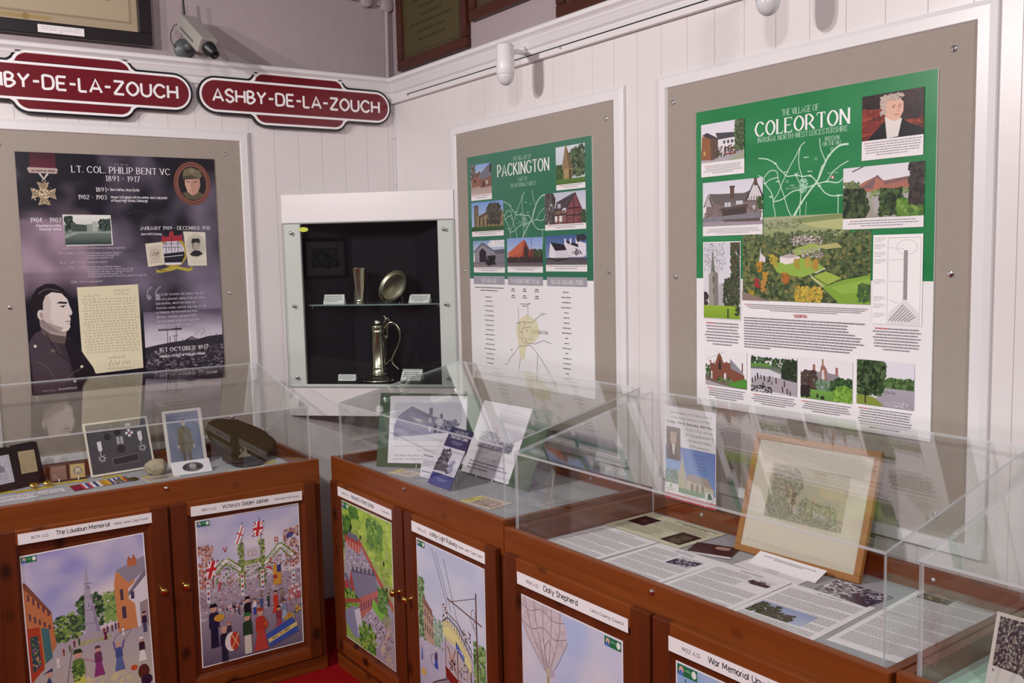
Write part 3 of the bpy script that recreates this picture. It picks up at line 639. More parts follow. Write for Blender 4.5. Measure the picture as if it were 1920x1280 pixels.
cover(FB, 2.4345, 3.57, .0235, .586, .7965, 1.060, 1.178, 'clear acrylic cover at the right edge of the photo over the mint cloth')
# ------------------------------------------------------------------ title strips
def strip(fr, s0, s1, z0, z1, year, title, credit, label, tw, cw, rot=0, ty=.50, cy=.5):
    w = math.hypot(s1 - s0, 0); p = Pr(w, abs(z1 - z0) if False else .036, 'e6e1e4', .0005); H = p.H
    p.t(year, 9 if rot == 0 else 9, H * .62, H * .24, '2c2430', 'sans', 'l', .14, 13, .22)
    p.t(title, 27 + tw / 2, H * .64, H * .40, '221c26', 'sans', 'c', .16, tw, .2)
    p.t(credit, 96.5, H * .60, H * .22, '2c2430', 'sans', 'r', .14, cw, .2)
    ang = math.degrees(math.atan2(z1 - z0, s1 - s0)); o = p.build('title_strip', fr @ T(s0, -.0208, z0) @ Matrix.Rotation(-math.atan2(z1 - z0, s1 - s0), 4, 'Y') @ RX(90), 'printm'); return tag(o, label, 'title strip', 'white title strips on the cabinet doors')
strip(FA, -1.056, -.638, .7165, .7140, '1879 A.D.', 'The Loudoun Memorial', 'Helen Jean Cope Fund', 'white strip titled The Loudoun Memorial on the leftmost door', 40, 26)
strip(FA, -.504, -.084, .7105, .7000, '1887 A.D.', "Victoria's Golden Jubilee", 'Ashfield In2Focus', "white strip titled Victoria's Golden Jubilee above the jubilee picture", 41, 23)
strip(FB, .109, .531, .7170, .7140, '1899 A.D.', 'National & Infants School', 'G. Rowton', 'white strip titled National and Infants School, door nearest corner', 42, 14)
strip(FB, .667, 1.098, .7080, .7060, '1906 A.D.', 'Ashby Light Railway', 'Helen Jean Cope Fund', 'white strip titled Ashby Light Railway above the tram picture', 38, 30)
strip(FB, 1.258, 1.713, .6925, .6945, '1908 A.D.', 'Dolly Shepherd', 'Leics County Council', 'white strip titled Dolly Shepherd above the balloon picture', 31, 27)
strip(FB, 1.849, 2.300, .6980, .7000, '1922 A.D.', 'War Memorial Unveiling', 'Leics County Council', 'white strip titled War Memorial, on the second door of the middle cabinet', 43, 24)
# ------------------------------------------------------------------ painted pictures on the doors
def logo(p, x, y, w=12): p.r(x, y, x + w, y + w * .42, '1f6b45'); p.e(x + w * .2, y + w * .2, w * .12, w * .14, 'd9a8a0'); p.p([(x, y + w * .42), (x + w * .2, y + w * .16), (x + w * .34, y + w * .42)], '4a6fb5'); p.e(x + w * .84, y + w * .2, w * .12, w * .15, 'dfe3df'); p.t('Ashby', x + w * .52, y + w * .2, w * .09, '9cc7ae', 'sans', 'c', .14)
def pic(fr, s0, z1, w, h, p, label, tilt=0):
    o = p.build('picture_print', fr @ T(s0, -.0101, z1 - h) @ Matrix.Rotation(math.radians(tilt), 4, 'Y') @ RX(90), 'printg'); return tag(o, label, 'picture', 'painted history pictures on the cabinet doors')
def person(p, x, y, h, top, bot, hat=None, skirt=False, skin='c99a86'):   # y = feet, h = height
    p.p([(x - h * (.17 if skirt else .09), y), (x - h * .08, y - h * .5), (x + h * .08, y - h * .5), (x + h * (.17 if skirt else .09), y)], bot)
    p.p([(x - h * .12, y - h * .46), (x - h * .11, y - h * .78), (x, y - h * .84), (x + h * .11, y - h * .78), (x + h * .12, y - h * .46)], top)
    p.e(x, y - h * .9, h * .075, h * .09, skin, 10)
    if hat: p.p([(x - h * .1, y - h * .93), (x - h * .06, y - h * 1.02), (x + h * .06, y - h * 1.02), (x + h * .1, y - h * .93)], hat)
def sky(p, y1, a, b, cl, seed=3, n=9):
    def fn(u, v):
        q = noise.noise(Vector((u * 2.2 + seed, v * 3.1, seed * 1.7))) * .9 + noise.noise(Vector((u * 6 + seed, v * 7, 2))) * .35
        t = .5 + q + (v - .45) * .55; c = mixc(a, b, v * .8 + .1); k = min(1, max(0, t)) ; w = hx(cl); return tuple(c[i] * (1 - k) + w[i] * k for i in range(3)) + (1.,)
    p.noiseg(0, 0, 100, y1, 26, int(26 * y1 / 100) + 4, fn)
# --- monument street scene
p = Pr(.3900, .556, 'e9e4e6', .0005, seed=5); H = p.H; p.area(1, 1, 99, H - 1, 100, 140)
sky(p, 86, '8b86c4', 'a9b2d6', 'd9cfd6', 3)
p.g(0, 78, 100, 140, 'a79fae', 'b7ae9c', 'aaa2b0', 'c2bba8'); p.b(30, 118, 80, 140, 40, 6, ['cfc79a', 'c6bda0', 'b9b0a8'])
p.b(18, 58, 44, 80, 90, 3.2, ['6f8f4a', '4c6a40', '8fa858', '39533a', '2f4436'], .9); p.b(62, 46, 78, 72, 70, 3, ['7f9e56', '93ad66', '5b7c4a'], 1); p.b(40, 44, 62, 74, 80, 3, ['33503c', '4d6f45', '5f7f4c', '27402f'])
p.p([(46, 78), (42, 86), (63, 85), (57, 76)], 'a9a0ac'); p.p([(45.8, 79), (47.4, 40), (49.8, 16), (52, 40), (58.5, 79)], 'a8a0b4'); p.p([(50.4, 20), (49.8, 16), (52, 40), (58.5, 79), (55, 79)], '928aa2')
for y in (34, 46, 58, 70): p.l([(48.2 - y * .02, y), (53.4 + y * .03, y + .6)], .6, '7a7288')
for x, y in ((50, 36), (51.5, 37), (50, 52), (52, 55), (54, 66)): p.r(x, y, x + .8, y + 3, '6f6880')
p.b(38, 84, 66, 88, 26, 2.2, ['a9b06a', 'b7bb7c', '8e9a5c'], .4)
p.p([(0, 22), (2, 23), (20, 52), (22, 82), (0, 112)], 'b9744a'); p.p([(0, 22), (2, 23), (20, 52), (20, 55), (0, 27)], '7a4a3a')
for i in range(5): x = 2.5 + i * 3.6; p.r(x, 33 + i * 4.3, x + 1.6, 39 + i * 4, '5a3c4c'); p.r(x, 50 + i * 3.2, x + 1.6, 56 + i * 2.7, '5a3c4c')
p.p([(0, 62), (10, 63), (11, 100), (0, 110)], 'a8402c'); p.p([(2, 70), (8, 70), (9, 96), (2, 102)], '2f4a4c'); p.p([(11, 64), (17, 66), (18, 92), (12, 96)], '3f6d70'); p.b(2, 72, 9, 98, 14, 1.2, ['6f8f4a', 'd9a05a', '8a5a9a'])
p.p([(73, 84), (72.5, 40), (74.8, 29), (84, 38), (90, 38), (91, 84)], 'c98455'); p.p([(74.8, 28), (100, 20), (100, 33), (85, 42)], '8f8796'); p.p([(84, 47), (100, 34), (100, 84), (90, 84), (89, 62), (84, 56)], 'd9d3dc'); p.p([(84, 50), (100, 32), (100, 38), (84, 54)], '7a7284')
p.r(85, 20, 93, 27, 'b56a48'); p.r(86, 18, 87.5, 21, 'a35a3c'); p.r(90, 17, 91.5, 21, 'a35a3c'); p.r(77, 46, 79.6, 56, '4a3a4e'); p.r(77.5, 62, 81, 73, '4a3a4e'); p.r(86, 50, 89, 57, '4a4058'); p.p([(93, 62), (100, 60), (100, 84), (93, 84)], '9a8a8e')
for x, y, c in ((61, 80, '8a2f3c'), (64, 79, '5a3050'), (68, 79, '6a3a3a'), (71, 78, '4a3a5a'), (73.5, 78, '8a3a2c'), (27, 90, '8a3a30'), (32, 88, '5d6b3a'), (36, 85, '6b2f2f'), (40, 84, '3a4a2c')): person(p, x, y + 3, 7, c, c)
person(p, 62, 88, 9, '6a2548', '6a2548', '3a2030', True); person(p, 77, 88, 8, 'e4dee2', 'e4dee2', '6a4030'); person(p, 22, 103, 11, 'dcd6da', 'cfc8cc', None, True); person(p, 96, 90, 19, '3a2438', '4a4a6a', '2a1c28')
person(p, 38, 133, 42, '5c7a3c', 'c6cc5a', '2a3a24', True); p.b(33, 104, 43, 118, 16, 2.4, ['3a5a2c', '4c7038', '7c9a4c']); p.l([(31, 129), (45, 127)], .8, '4a5a2c')
person(p, 54.5, 119, 27, '6e3a5e', '8a3a78', '5a3a4c', True); p.l([(50, 104), (42, 100)], 1.2, 'b58a9a'); person(p, 72, 119, 26, '45538c', '5a6aa0', 'c99a86', True); p.l([(69, 100), (68, 92)], 1.4, '6a5a9a'); p.l([(75, 100), (77, 92)], 1.4, '6a5a9a'); p.l([(68, 92), (72, 86), (84, 84), (77, 92)], .4, '7a6a6a', True)
person(p, 92, 116, 22, '3a2430', 'e6e0e2', 'e6e0e2', True); p.e(92, 126, 5, 7, '5a2c26'); p.e(94, 134, 5, 5, '33203a'); p.e(84, 120, 3, 2.4, 'c8502c'); p.p([(8, 140), (9, 118), (14, 108), (18, 122), (18, 140)], '3a4270'); p.e(14, 106, 2.4, 2.8, 'c99a86'); p.p([(9, 105), (17, 101), (17, 104)], '2f3560'); p.e(17, 132, 3, 2.6, 'c4907c'); p.p([(13, 140), (17, 130), (22, 140)], 'dcd4da'); p.l([(24, 136), (34, 88)], .5, '6a6070')
p.full(); logo(p, 1.2, 1.4, 12); pic(FA, -1.0475, .6755, .39, .556, p, 'painting of a spire monument in a street with children, leftmost door', -.9)
# --- jubilee procession
p = Pr(.3920, .553, 'e9e4e6', .0005, seed=6); H = p.H; p.area(1, 1, 99, H - 1, 100, 140); sky(p, 70, 'a3a3cf', 'c9c3da', 'dcd3de', 7)
p.g(0, 64, 100, 140, 'b0a2b2', '5e5468', 'a898aa', '6c6278'); p.b(0, 66, 100, 100, 160, 2.6, ['b9aab8', '9a8a9c', 'c4b6c2', '8a6f78', 'a88890'], .8)
p.b(0, 24, 14, 66, 60, 2.6, ['a86a5c', '8a5a50', 'c49484', 'b98a80']); p.b(84, 22, 100, 60, 50, 2.6, ['b97a68', 'a5685c', 'cfa394', '7a5a68']); p.b(12, 46, 92, 66, 150, 2.0, ['a5757a', 'c9b4bc', '8a6a70', 'd9ccd2', '6f8a5a'])
for x in (41, 61): p.b(x - 2.6, 28, x + 3, 74, 90, 1.7, ['5f7a3e', '84994f', '3f5a34', 'a9ae62'])
p.b(41, 45, 64, 52, 50, 1.5, ['5f7a3e', '84994f', 'a9ae62']); p.r(44, 34, 60, 46, 'c9bfd0'); p.ring(50, 40, 2.4, 3.2, .6, 'a58e62'); p.ring(54, 40, 2.4, 3.2, .6, 'a58e62'); p.r(44, 51, 60, 55, 'e4dfe0'); p.t('PROGRESS', 52, 54.2, 2.2, '2c2430', 'sans', 'c', .2, 13)
def gable(a, b, c, t1, t2):
    p.l([a, b], 5.5, '6f8a46'); p.l([b, c], 5.5, '6f8a46'); p.b(min(a[0], c[0]), b[1] - 3, max(a[0], c[0]), a[1], 50, 1.6, ['5f7a3e', '84994f', 'a9ae62'], 1, 7, lambda x, y: abs(y - (b[1] + abs(x - b[0]) * abs((a[1] - b[1]) / (a[0] - b[0])))) < 4.5)
    p.l([a, b], 3, 'e6e1e2'); p.l([b, c], 3, 'e6e1e2'); r1 = math.degrees(math.atan2(b[1] - a[1], b[0] - a[0])); r2 = math.degrees(math.atan2(c[1] - b[1], c[0] - b[0]))
    p.t(t1, (a[0] + b[0]) / 2 + .6, (a[1] + b[1]) / 2 + .8, 1.6, '2c2430', 'sans', 'c', .2, 12, rot=r1); p.t(t2, (c[0] + b[0]) / 2 - .6, (c[1] + b[1]) / 2 + .8, 1.6, '2c2430', 'sans', 'c', .2, 12, rot=r2)
gable((10, 56), (26, 42), (40, 54), 'POSTAGE', 'RAILWAY'); gable((64, 53), (80, 37), (93, 50), 'TELEGRAPH', 'ELECTRICITY')
for x in (8, 41, 61, 93):
    p.r(x - 1.6, 58, x + 1.6, 80 if x < 60 else 78, 'e2dcde'); 
    for i in range(4): p.e(x, 60.5 + i * 5, 1.1, 1.5, ['a8323c', '7a8a9a', 'a8323c', '5a5a8a'][i])
p.t('V', 25.5, 34, 5.2, 'b02c36', 'sans', 'c', .14); p.t('R', 77, 34, 5.2, 'b02c36', 'sans', 'c', .14); p.t('1837', 27, 51, 1.8, '2c2430'); p.t('1887', 80, 48, 1.8, '2c2430')
def union(x, y, w, h, sh=0):
    q = lambda u, v: (x + u * w + v * sh, y + v * h); p.p([q(0, 0), q(1, 0), q(1, 1), q(0, 1)], '2f3a78')
    for a, b in (((.07, .07), (.93, .93)), ((.07, .93), (.93, .07))): p.l([q(*a), q(*b)], h * .24, 'ebe6ea'); p.l([q(*a), q(*b)], h * .09, 'c02c34')
    p.l([q(.5, 0), q(.5, 1)], h * .36, 'ebe6ea'); p.l([q(0, .5), q(1, .5)], h * .36, 'ebe6ea'); p.l([q(.5, 0), q(.5, 1)], h * .2, 'c02c34'); p.l([q(0, .5), q(1, .5)], h * .2, 'c02c34')
p.l([(41.5, 34), (43, 8)], .6, '7a6a70'); p.l([(61.5, 32), (60, 6)], .6, '7a6a70'); p.p([(42.5, 10), (45.5, 14), (39.5, 29), (35, 27)], 'e9e5e8'); p.l([(44, 12), (37.2, 28)], 1.2, 'c02c34'); p.l([(37.5, 17.5), (43.5, 21)], 1.2, 'c02c34')
union(55, 10, 10, 14, -2.6); union(10, 40, 9, 16, -5); union(27, 86, 10, 7, 1); p.p([(88, 27), (94, 26), (93, 31), (87, 32)], '3a4488'); p.l([(95, 38), (87, 22)], .5, '7a6a70')
p.r(72, 56, 80, 76, 'c9963a'); p.r(76, 56, 80, 64, '3a3a7a'); p.r(72, 66, 76, 70, 'a8323c'); p.b(68, 48, 80, 56, 12, 1.6, ['c02c34', 'e6e0e4', 'b9a0a8']); p.l([(18, 70), (20, 62)], 1.4, 'c02c34'); p.l([(65, 56), (71, 59)], 1.4, 'c02c34')
for i in range(14): person(p, 14 + i * 3.1 + p.rnd.random() * 2, 92 + p.rnd.random() * 5, 9, p.rnd.choice(['5a4a5c', '7a5a66', 'c9c0c8', '3a3448']), p.rnd.choice(['4a4458', 'a8a0aa']), p.rnd.choice(['2a2430', '8a4040']))
for x, t_, b_, y, s in ((52, 'd9d4dc', '2f4aa0', 101, 16), (59, '3a4a80', '2f4a8a', 97, 13), (66, '2f4a3a', '3a3a4a', 96, 13), (73.5, 'c23a2c', 'c8402c', 104, 22), (80, '8a7a6a', '6a5a5a', 95, 14), (82, '7a8aa8', '9fb0cc', 112, 19)): person(p, x, y, s, t_, b_, '4a3030', x > 72)
person(p, 45, 112, 30, '1c1822', '2a2632', '1a1620'); person(p, 12, 124, 42, '1f2240', '1c1e38', '1a1a30'); p.e(17, 96, 5, 3.4, 'c9963a'); person(p, 26, 122, 20, '3a3040', '2c2838', 'b5705a'); person(p, 21, 140, 34, '1f2038', '20233c', 'c99a86'); p.e(28, 122, 6.5, 9.5, 'e2d8da'); p.e(31, 122, 4.4, 9, 'b8402c'); p.l([(28, 115), (35, 128)], .7, 'e6c890'); p.l([(35, 115), (28, 129)], .7, 'e6c890')
person(p, 44, 138, 40, '22402a', 'cfc8be', '2f6a3a'); person(p, 57, 138, 42, 'b03a30', 'b8443a', 'a5402c', True); p.b(61, 108, 64, 116, 6, 2, ['a5402c', 'c8602c']); person(p, 76, 122, 24, '8a3a48', '9a4a5a', '3a2024', True); p.b(82, 108, 92, 114, 14, 2.4, ['c9963a', 'a5a04a', 'b0702c'])
p.p([(62, 124), (90, 112), (96, 128), (66, 137)], '3a55a8'); p.p([(64, 129), (94, 118), (95, 122), (65, 133)], 'd9c27a'); p.t('1837 TO 1887', 78, 127, 2, '2c2430', 'sans', 'c', .18, 20, rot=-20); p.b(93, 100, 99, 108, 8, 2, ['c8502c', 'd9b24a', '3a6a4a']); p.b(88, 80, 99, 94, 30, 2.6, ['b9646a', 'a55058', 'd9ccd2'])
p.full(); logo(p, 1.2, 1.4, 11.5); pic(FA, -.4905, .690, .392, .553, p, 'painting of a flag-filled jubilee procession, second door of the left cabinet', .3)
# --- aerial school
p = Pr(.3930, .545, 'e9e4e6', .0005, seed=8); H = p.H; p.area(.8, .8, 99.2, H - .8, 100, 139)
p.g(0, 0, 100, 140, '9ab84a', '8fae50', 'a8c452', '8f7a84'); p.b(0, 0, 100, 60, 120, 6, ['8fb044', 'a8c650', 'b7cf62', '84a640', '9cba4c'], .8)
p.b(50, 4, 84, 34, 60, 4, ['5f8a3c', '4a7436', '77a048'], 1.2); p.b(0, 14, 18, 46, 70, 4, ['3f6a34', '2f5228', '5f8a3c']); p.b(16, 2, 34, 12, 40, 3, ['3f6a34', '5f8a3c'])
p.p([(4, 38), (34, 34), (70, 60), (96, 84), (60, 78), (0, 84)], 'a79cae'); p.p([(34, 34), (38, 32), (100, 78), (100, 84), (70, 62)], 'b0564e'); p.p([(4, 40), (4, 33), (36, 30), (38, 42), (30, 46)], 'a84a44'); p.p([(10, 34), (12, 28), (32, 28), (34, 34)], '6f6a7c')
for i in range(5): p.r(8 + i * 6, 37, 11 + i * 6, 45, 'c98a80')
p.b(8, 46, 62, 66, 60, 1.1, ['4a4458', '5a5264', 'e0d8de'], 1.6); p.ring(44, 46, 5, 4, .6, '5a5264')
p.p([(64, 62), (100, 86), (100, 96), (70, 74)], '9c94b0')
p.p([(10, 80), (16, 66), (66, 58), (72, 70), (24, 94)], '7e7a92'); p.p([(24, 94), (72, 70), (72, 86), (28, 114)], 'b56a66'); p.p([(10, 80), (16, 66), (24, 94), (28, 114), (14, 104)], 'a84a44')
for i in range(6): p.p([(16 + i * 8.5, 68 - i * 1.6), (20 + i * 8.5, 60 - i * 1.6), (24 + i * 8.5, 67 - i * 1.6)], '5a5468')
for i in range(8): p.r(29 + i * 5.2, 97 - i * 2.6, 31 + i * 5.2, 105 - i * 2.8, '5a3c4c')
p.p([(0, 74), (6, 72), (32, 110), (28, 116)], '6a6a86'); p.p([(0, 82), (6, 78), (30, 114), (38, 120), (34, 124), (0, 96)], 'a84a44')
p.p([(60, 82), (84, 92), (72, 102), (56, 96)], '7fb84a'); p.b(70, 66, 90, 90, 60, 3, ['4f7a36', '6f9a44', '3a5f2c'])
p.p([(36, 110), (58, 92), (86, 104), (62, 134)], 'b3a6b8'); p.b(42, 98, 80, 122, 70, 1.2, ['3f3a4c', '5a4a58', 'e2dadf', '7a3a44'], 1.5)
p.p([(62, 134), (86, 104), (100, 88), (100, 140), (64, 140)], '9c8e9e'); p.p([(72, 128), (88, 104), (92, 104), (76, 134)], 'c0a8a4'); p.b(78, 100, 98, 136, 30, 1.6, ['6a5a6a', 'c9b87a', '8a4a50'], 1.4)
p.b(0, 88, 30, 110, 70, 3.6, ['4f7a36', '7fa848', '365a2a', '98b858']); p.p([(0, 112), (14, 104), (30, 100), (38, 128), (20, 134), (0, 124)], '8a88a6'); p.p([(20, 106), (32, 100), (38, 122), (28, 130)], 'cfc8d6'); p.b(28, 112, 64, 139, 90, 3.6, ['4f7a36', '6f9a3c', '365a2a', '8faa4c'])
p.p([(0, 100), (34, 90), (36, 93), (0, 104)], 'a84a44')
for x, y in ((18, 22), (38, 28), (84, 42), (88, 66)): p.e(x, y, 1.6, 2.4, '24301c')
p.full(); logo(p, 1.2, 1.2, 14); pic(FB, .112, .7, .393, .545, p, 'bird-eye painting of red brick school buildings and green fields', .4)
# --- tram
p = Pr(.4030, .550, 'e9e4e6', .0005, seed=9); H = p.H; p.area(.8, .8, 99.2, H - .8, 100, 136); sky(p, 90, 'b9c0da', 'c4cbe0', 'd3d3e0', 11)
p.g(0, 76, 100, 136, 'b9b6cc', 'a7a2ba', 'aeaac4', 'b4aec4'); p.b(0, 32, 10, 84, 90, 3.2, ['5a7a4a', '7c9a64', '456340', '93ad7c']); p.p([(7, 46), (24, 60), (24, 86), (9, 84)], 'b59a84'); p.b(24, 60, 38, 84, 50, 2.6, ['8aa890', 'a0b8a0', '6f9078']); p.p([(7, 46), (22, 56), (23, 62), (8, 54)], '8a6a60')
for i in range(4): p.r(10 + i * 3.6, 58 + i * 2, 11.6 + i * 3.6, 64 + i * 2, '6a5560'); p.r(10 + i * 3.6, 70 + i * 1.2, 11.6 + i * 3.6, 77 + i, '6a5560')
p.b(84, 62, 100, 108, 110, 3, ['5a7e48', '7a9c5c', '94b272', '456a3a']); p.l([(24, 2), (46, 44)], .5, '4a4450'); p.l([(42, 6), (60, 52), (94, 84)], .5, '4a4450'); p.l([(30, 4), (52, 48)], .4, '4a4450'); p.l([(88, 22), (89, 122)], 1.5, '5a3a34'); p.l([(46, 38), (96, 46)], 1.1, '6a3a30'); p.l([(50, 40), (88, 26)], .5, '5a3a34'); p.l([(78, 43), (88, 56)], .5, '5a3a34'); p.ring(84, 40, 3, 4, .5, '6a6070'); p.ring(86, 48, 2, 3, .5, '6a6070')
p.p([(38, 60), (46, 56), (60, 60), (80, 78), (80, 92), (60, 76), (40, 72)], 'cfc79a'); p.p([(38, 66), (46, 62), (60, 66), (79, 84), (79, 88), (60, 72), (40, 70)], 'ded696')
p.l([(38, 60), (46, 54), (60, 58), (80, 76)], .9, '1f1c24'); p.l([(38, 56), (46, 50), (60, 54), (80, 70)], .8, '1f1c24')
for i in range(13): t_ = i / 12; x = 40 + 40 * t_; y = 52 + max(0, t_ - .3) * 26; p.l([(x, y), (x, y + 7)], .5, '2a262e')
p.p([(41, 72), (60, 78), (79, 92), (79, 110), (62, 116), (42, 106)], 'b9b0b6'); p.p([(41, 96), (60, 102), (60, 116), (42, 107)], '7a2420'); p.p([(61, 102), (79, 104), (79, 111), (61, 116)], 'c9c0c0'); p.l([(60, 78), (60, 116)], 1.2, '5a2c24'); p.l([(79, 88), (79, 110)], 1.2, '5a2c24'); p.l([(42, 72), (42, 100)], .8, '5a2c24'); p.l([(61, 101), (79, 105)], .9, '8a3024'); p.l([(45, 78), (58, 98)], 1.3, '8a5040'); p.l([(57, 78), (48, 98)], 1.3, '8a5040'); p.p([(58, 70), (70, 78), (70, 84), (58, 76)], '3a4a9a'); p.b(59.4, 73.5, 69, 81, 16, 1.1, ['a9b0d8', 'c4c8e4'], 1.4, 5, lambda x, y: abs(y - 73.8 - (x - 59) * .62) < 1.6)
p.b(46, 84, 58, 96, 14, 1.8, ['1f2a4a', '2a2430', 'c99a86']); p.b(62, 84, 78, 98, 14, 1.6, ['4a4050', 'c9b8ae', '8a6a60']); p.b(40, 44, 46, 56, 8, 1.8, ['2a2430', 'c99a86', 'e0d4d8']); p.b(66, 56, 80, 66, 12, 1.5, ['7a4048', 'c9b8ae', '4a4458'])
p.p([(4, 136), (20, 118), (42, 106), (56, 110), (36, 120), (28, 136)], '8f8894'); p.l([(6, 136), (22, 118), (44, 107)], .9, '2f2a30', True); p.l([(28, 136), (36, 122), (58, 112)], .9, '2f2a30', True)
for i in range(9): t_ = i / 8; p.l([(8 + 34 * t_, 134 - 26 * t_), (28 + 28 * t_, 136 - 24 * t_)], .4, '6f6870')
person(p, 27, 104, 17, '3a3a5a', '2f4aa8', 'e0d4d8', True); p.ring(22, 98, 3.4, 5, .4, '3a3640'); person(p, 4, 104, 13, '7a8ab8', '4a5a90'); p.ring(12, 93, 3, 4, .5, 'e8e4ea'); p.e(6, 114, 4, 3.4, 'c9a85a'); person(p, 68, 134, 28, '1c1a20', '201e26', 'b58a80'); person(p, 80, 134, 26, '1c1a20', '1c1a20', '1c1a20'); p.ring(66, 124, 5, 7, .5, '4a4650'); p.ring(72, 136, 5, 7, .8, '3a3640'); p.b(88, 124, 98, 135, 14, 2, ['c98a84', 'a86a70', 'd9c0bc'])
p.full(); logo(p, 1.5, 1.2, 12); pic(FB, .6735, .686, .403, .550, p, 'painting of a double-deck tram on curved rails with overhead wires', .3)
# --- balloon
p = Pr(.4250, .55, 'e9e4e6', .0005, seed=10); H = p.H; p.area(.8, .8, 99.2, H - .8, 100, 130); sky(p, 130, 'a8b8de', 'bcc2de', 'dcd2d6', 4)
p.p([(0, 0), (42, 0), (48, 10), (49, 18), (44, 26), (38, 34), (33, 42), (28, 46), (22, 42), (14, 34), (6, 26), (0, 16)], 'c3b8be'); p.b(2, 2, 46, 38, 60, 3.4, ['cdc2c6', 'b8adb6', 'c8bcc4'], 1, 7, lambda x, y: x < 48 - max(0, y - 16) * .9 and x > max(0, y - 14) * .9)
for a in ([(0, 16), (6, 26), (14, 34), (22, 42), (28, 46)], [(4, 0), (12, 22), (26, 44)], [(14, 0), (18, 20), (27, 44)], [(24, 0), (24, 22), (28, 44)], [(33, 0), (32, 20), (29, 43)], [(42, 0), (40, 18), (30, 44)], [(49, 18), (40, 34), (31, 46)], [(0, 6), (10, 8), (22, 4), (34, 8), (46, 6)], [(2, 18), (12, 20), (24, 16), (36, 20), (48, 16)], [(28, 42), (25, 30), (30, 22)], [(24, 40), (20, 30), (14, 29)]): p.l(a, .6, '8a7c84', True)
p.p([(26, 42), (33, 42), (32, 48), (27, 49)], 'b9ae9a'); p.e(33, 44, 2.6, 3, 'b8a8bc'); p.p([(27, 48), (29, 48), (32, 66), (36, 74), (30, 77), (28, 62)], 'b5ac62'); p.l([(28.5, 48), (29.5, 60)], .9, '6a624a'); p.p([(29, 60), (34, 72), (30, 76), (28, 64)], 'd2c65e'); p.l([(30, 74), (30, 96), (32, 112)], 1.6, 'b3a69a'); p.l([(34, 74), (40, 96), (42, 112)], 1.6, 'b3a69a')
p.e(35, 118, 6, 8, 'a88f86'); p.l([(52, 66), (55, 74), (56, 86)], .4, 'a89ea6', True); p.b(68, 78, 82, 88, 10, 1.8, ['a89a6a', 'b8aa70', '8a7c5a'], .6); p.l([(4, 88), (7, 92), (9, 86)], .6, '5a4c54'); p.l([(20, 90), (21, 82)], .4, '8a7c84')
p.full(); logo(p, 84, 1.4, 14.5); pic(FB, 1.2575, .6610, .425, .55, p, 'pale painting of a parachute balloon against blue sky', 0)
# --- war memorial
p = Pr(.42, .55, 'e9e4e6', .0005, seed=12); H = p.H; p.area(.8, .8, 99.2, H - .8, 100, 130); sky(p, 90, '7fa3cf', '9fb8da', 'c9cfe0', 9); p.g(0, 86, 100, 130, '9a968e', '8a8478'); p.p([(46, 100), (48, 40), (50, 34), (52, 40), (54, 100)], 'b9b2a8'); p.p([(38, 104), (42, 98), (58, 98), (62, 104)], 'a59e94'); p.l([(6, 8), (10, 16), (11, 60)], 1, '5a6a7a')
for i in range(26): person(p, 4 + i * 3.8, 124 - (i * 7) % 9, 18, p.rnd.choice(['2a2830', '4a3a40', '3a4258', '6a5048']), '2c2a32', '1c1a20')
p.full(); logo(p, 1.2, 1.2, 14.5); pic(FB, 1.862, .6760, .42, .55, p, 'blue-sky painting under the War Memorial strip, mostly below the photo', 0)
# ================================================================== posters
GR = ['4c6a3a', '3a5530', '5f7a3e', '2c4226', '768c4a']
def psky(p, W, y, a='9fb0cf', b='cfd3de'): p.g(0, 0, W, y, a, b)
# --- war hero poster
p = Pr(.762, .943, '2a2438', .004, seed=21); H = p.H
def bgf(u, v):
    q = noise.noise(Vector((u * 2.6 + 3, v * 3.4 + 1, 4))) + .55 * noise.noise(Vector((u * 6, v * 8, 7))) + .25 * noise.noise(Vector((u * 14, v * 17, 2)))
    m_ = math.exp(-((v - .47) / .2) ** 2) * .55 + math.exp(-((v - .66) / .16) ** 2 - ((u - .95) / .4) ** 2) * .3 - .12 + (.25 if u < .3 and .28 < v < .5 else 0)
    t = min(1, max(0, .02 + q * .8 + m_)); return mixc('15121f', '7f7389' if u > .35 else 'a0889a', t)
p.noiseg(0, 0, 100, H, 54, 64, bgf)
# faint map lines
for k in range(9):
    x = 44 + k * 3; y = 26 + k * 7; p.l([(x, y), (x + 6, y + 5), (x + 15, y + 3), (x + 24, y + 8)], .22, '3a3446', True)
p.l([(46, 30), (52, 36), (57, 46), (49, 52)], .5, '3e374a', True); p.l([(57, 46), (62, 40), (68, 38)], .3, '3a3446', True)
p.t('AMSTERDAM', 52, 51, 1.2, '3a3446', 'sans', 'c', .1)
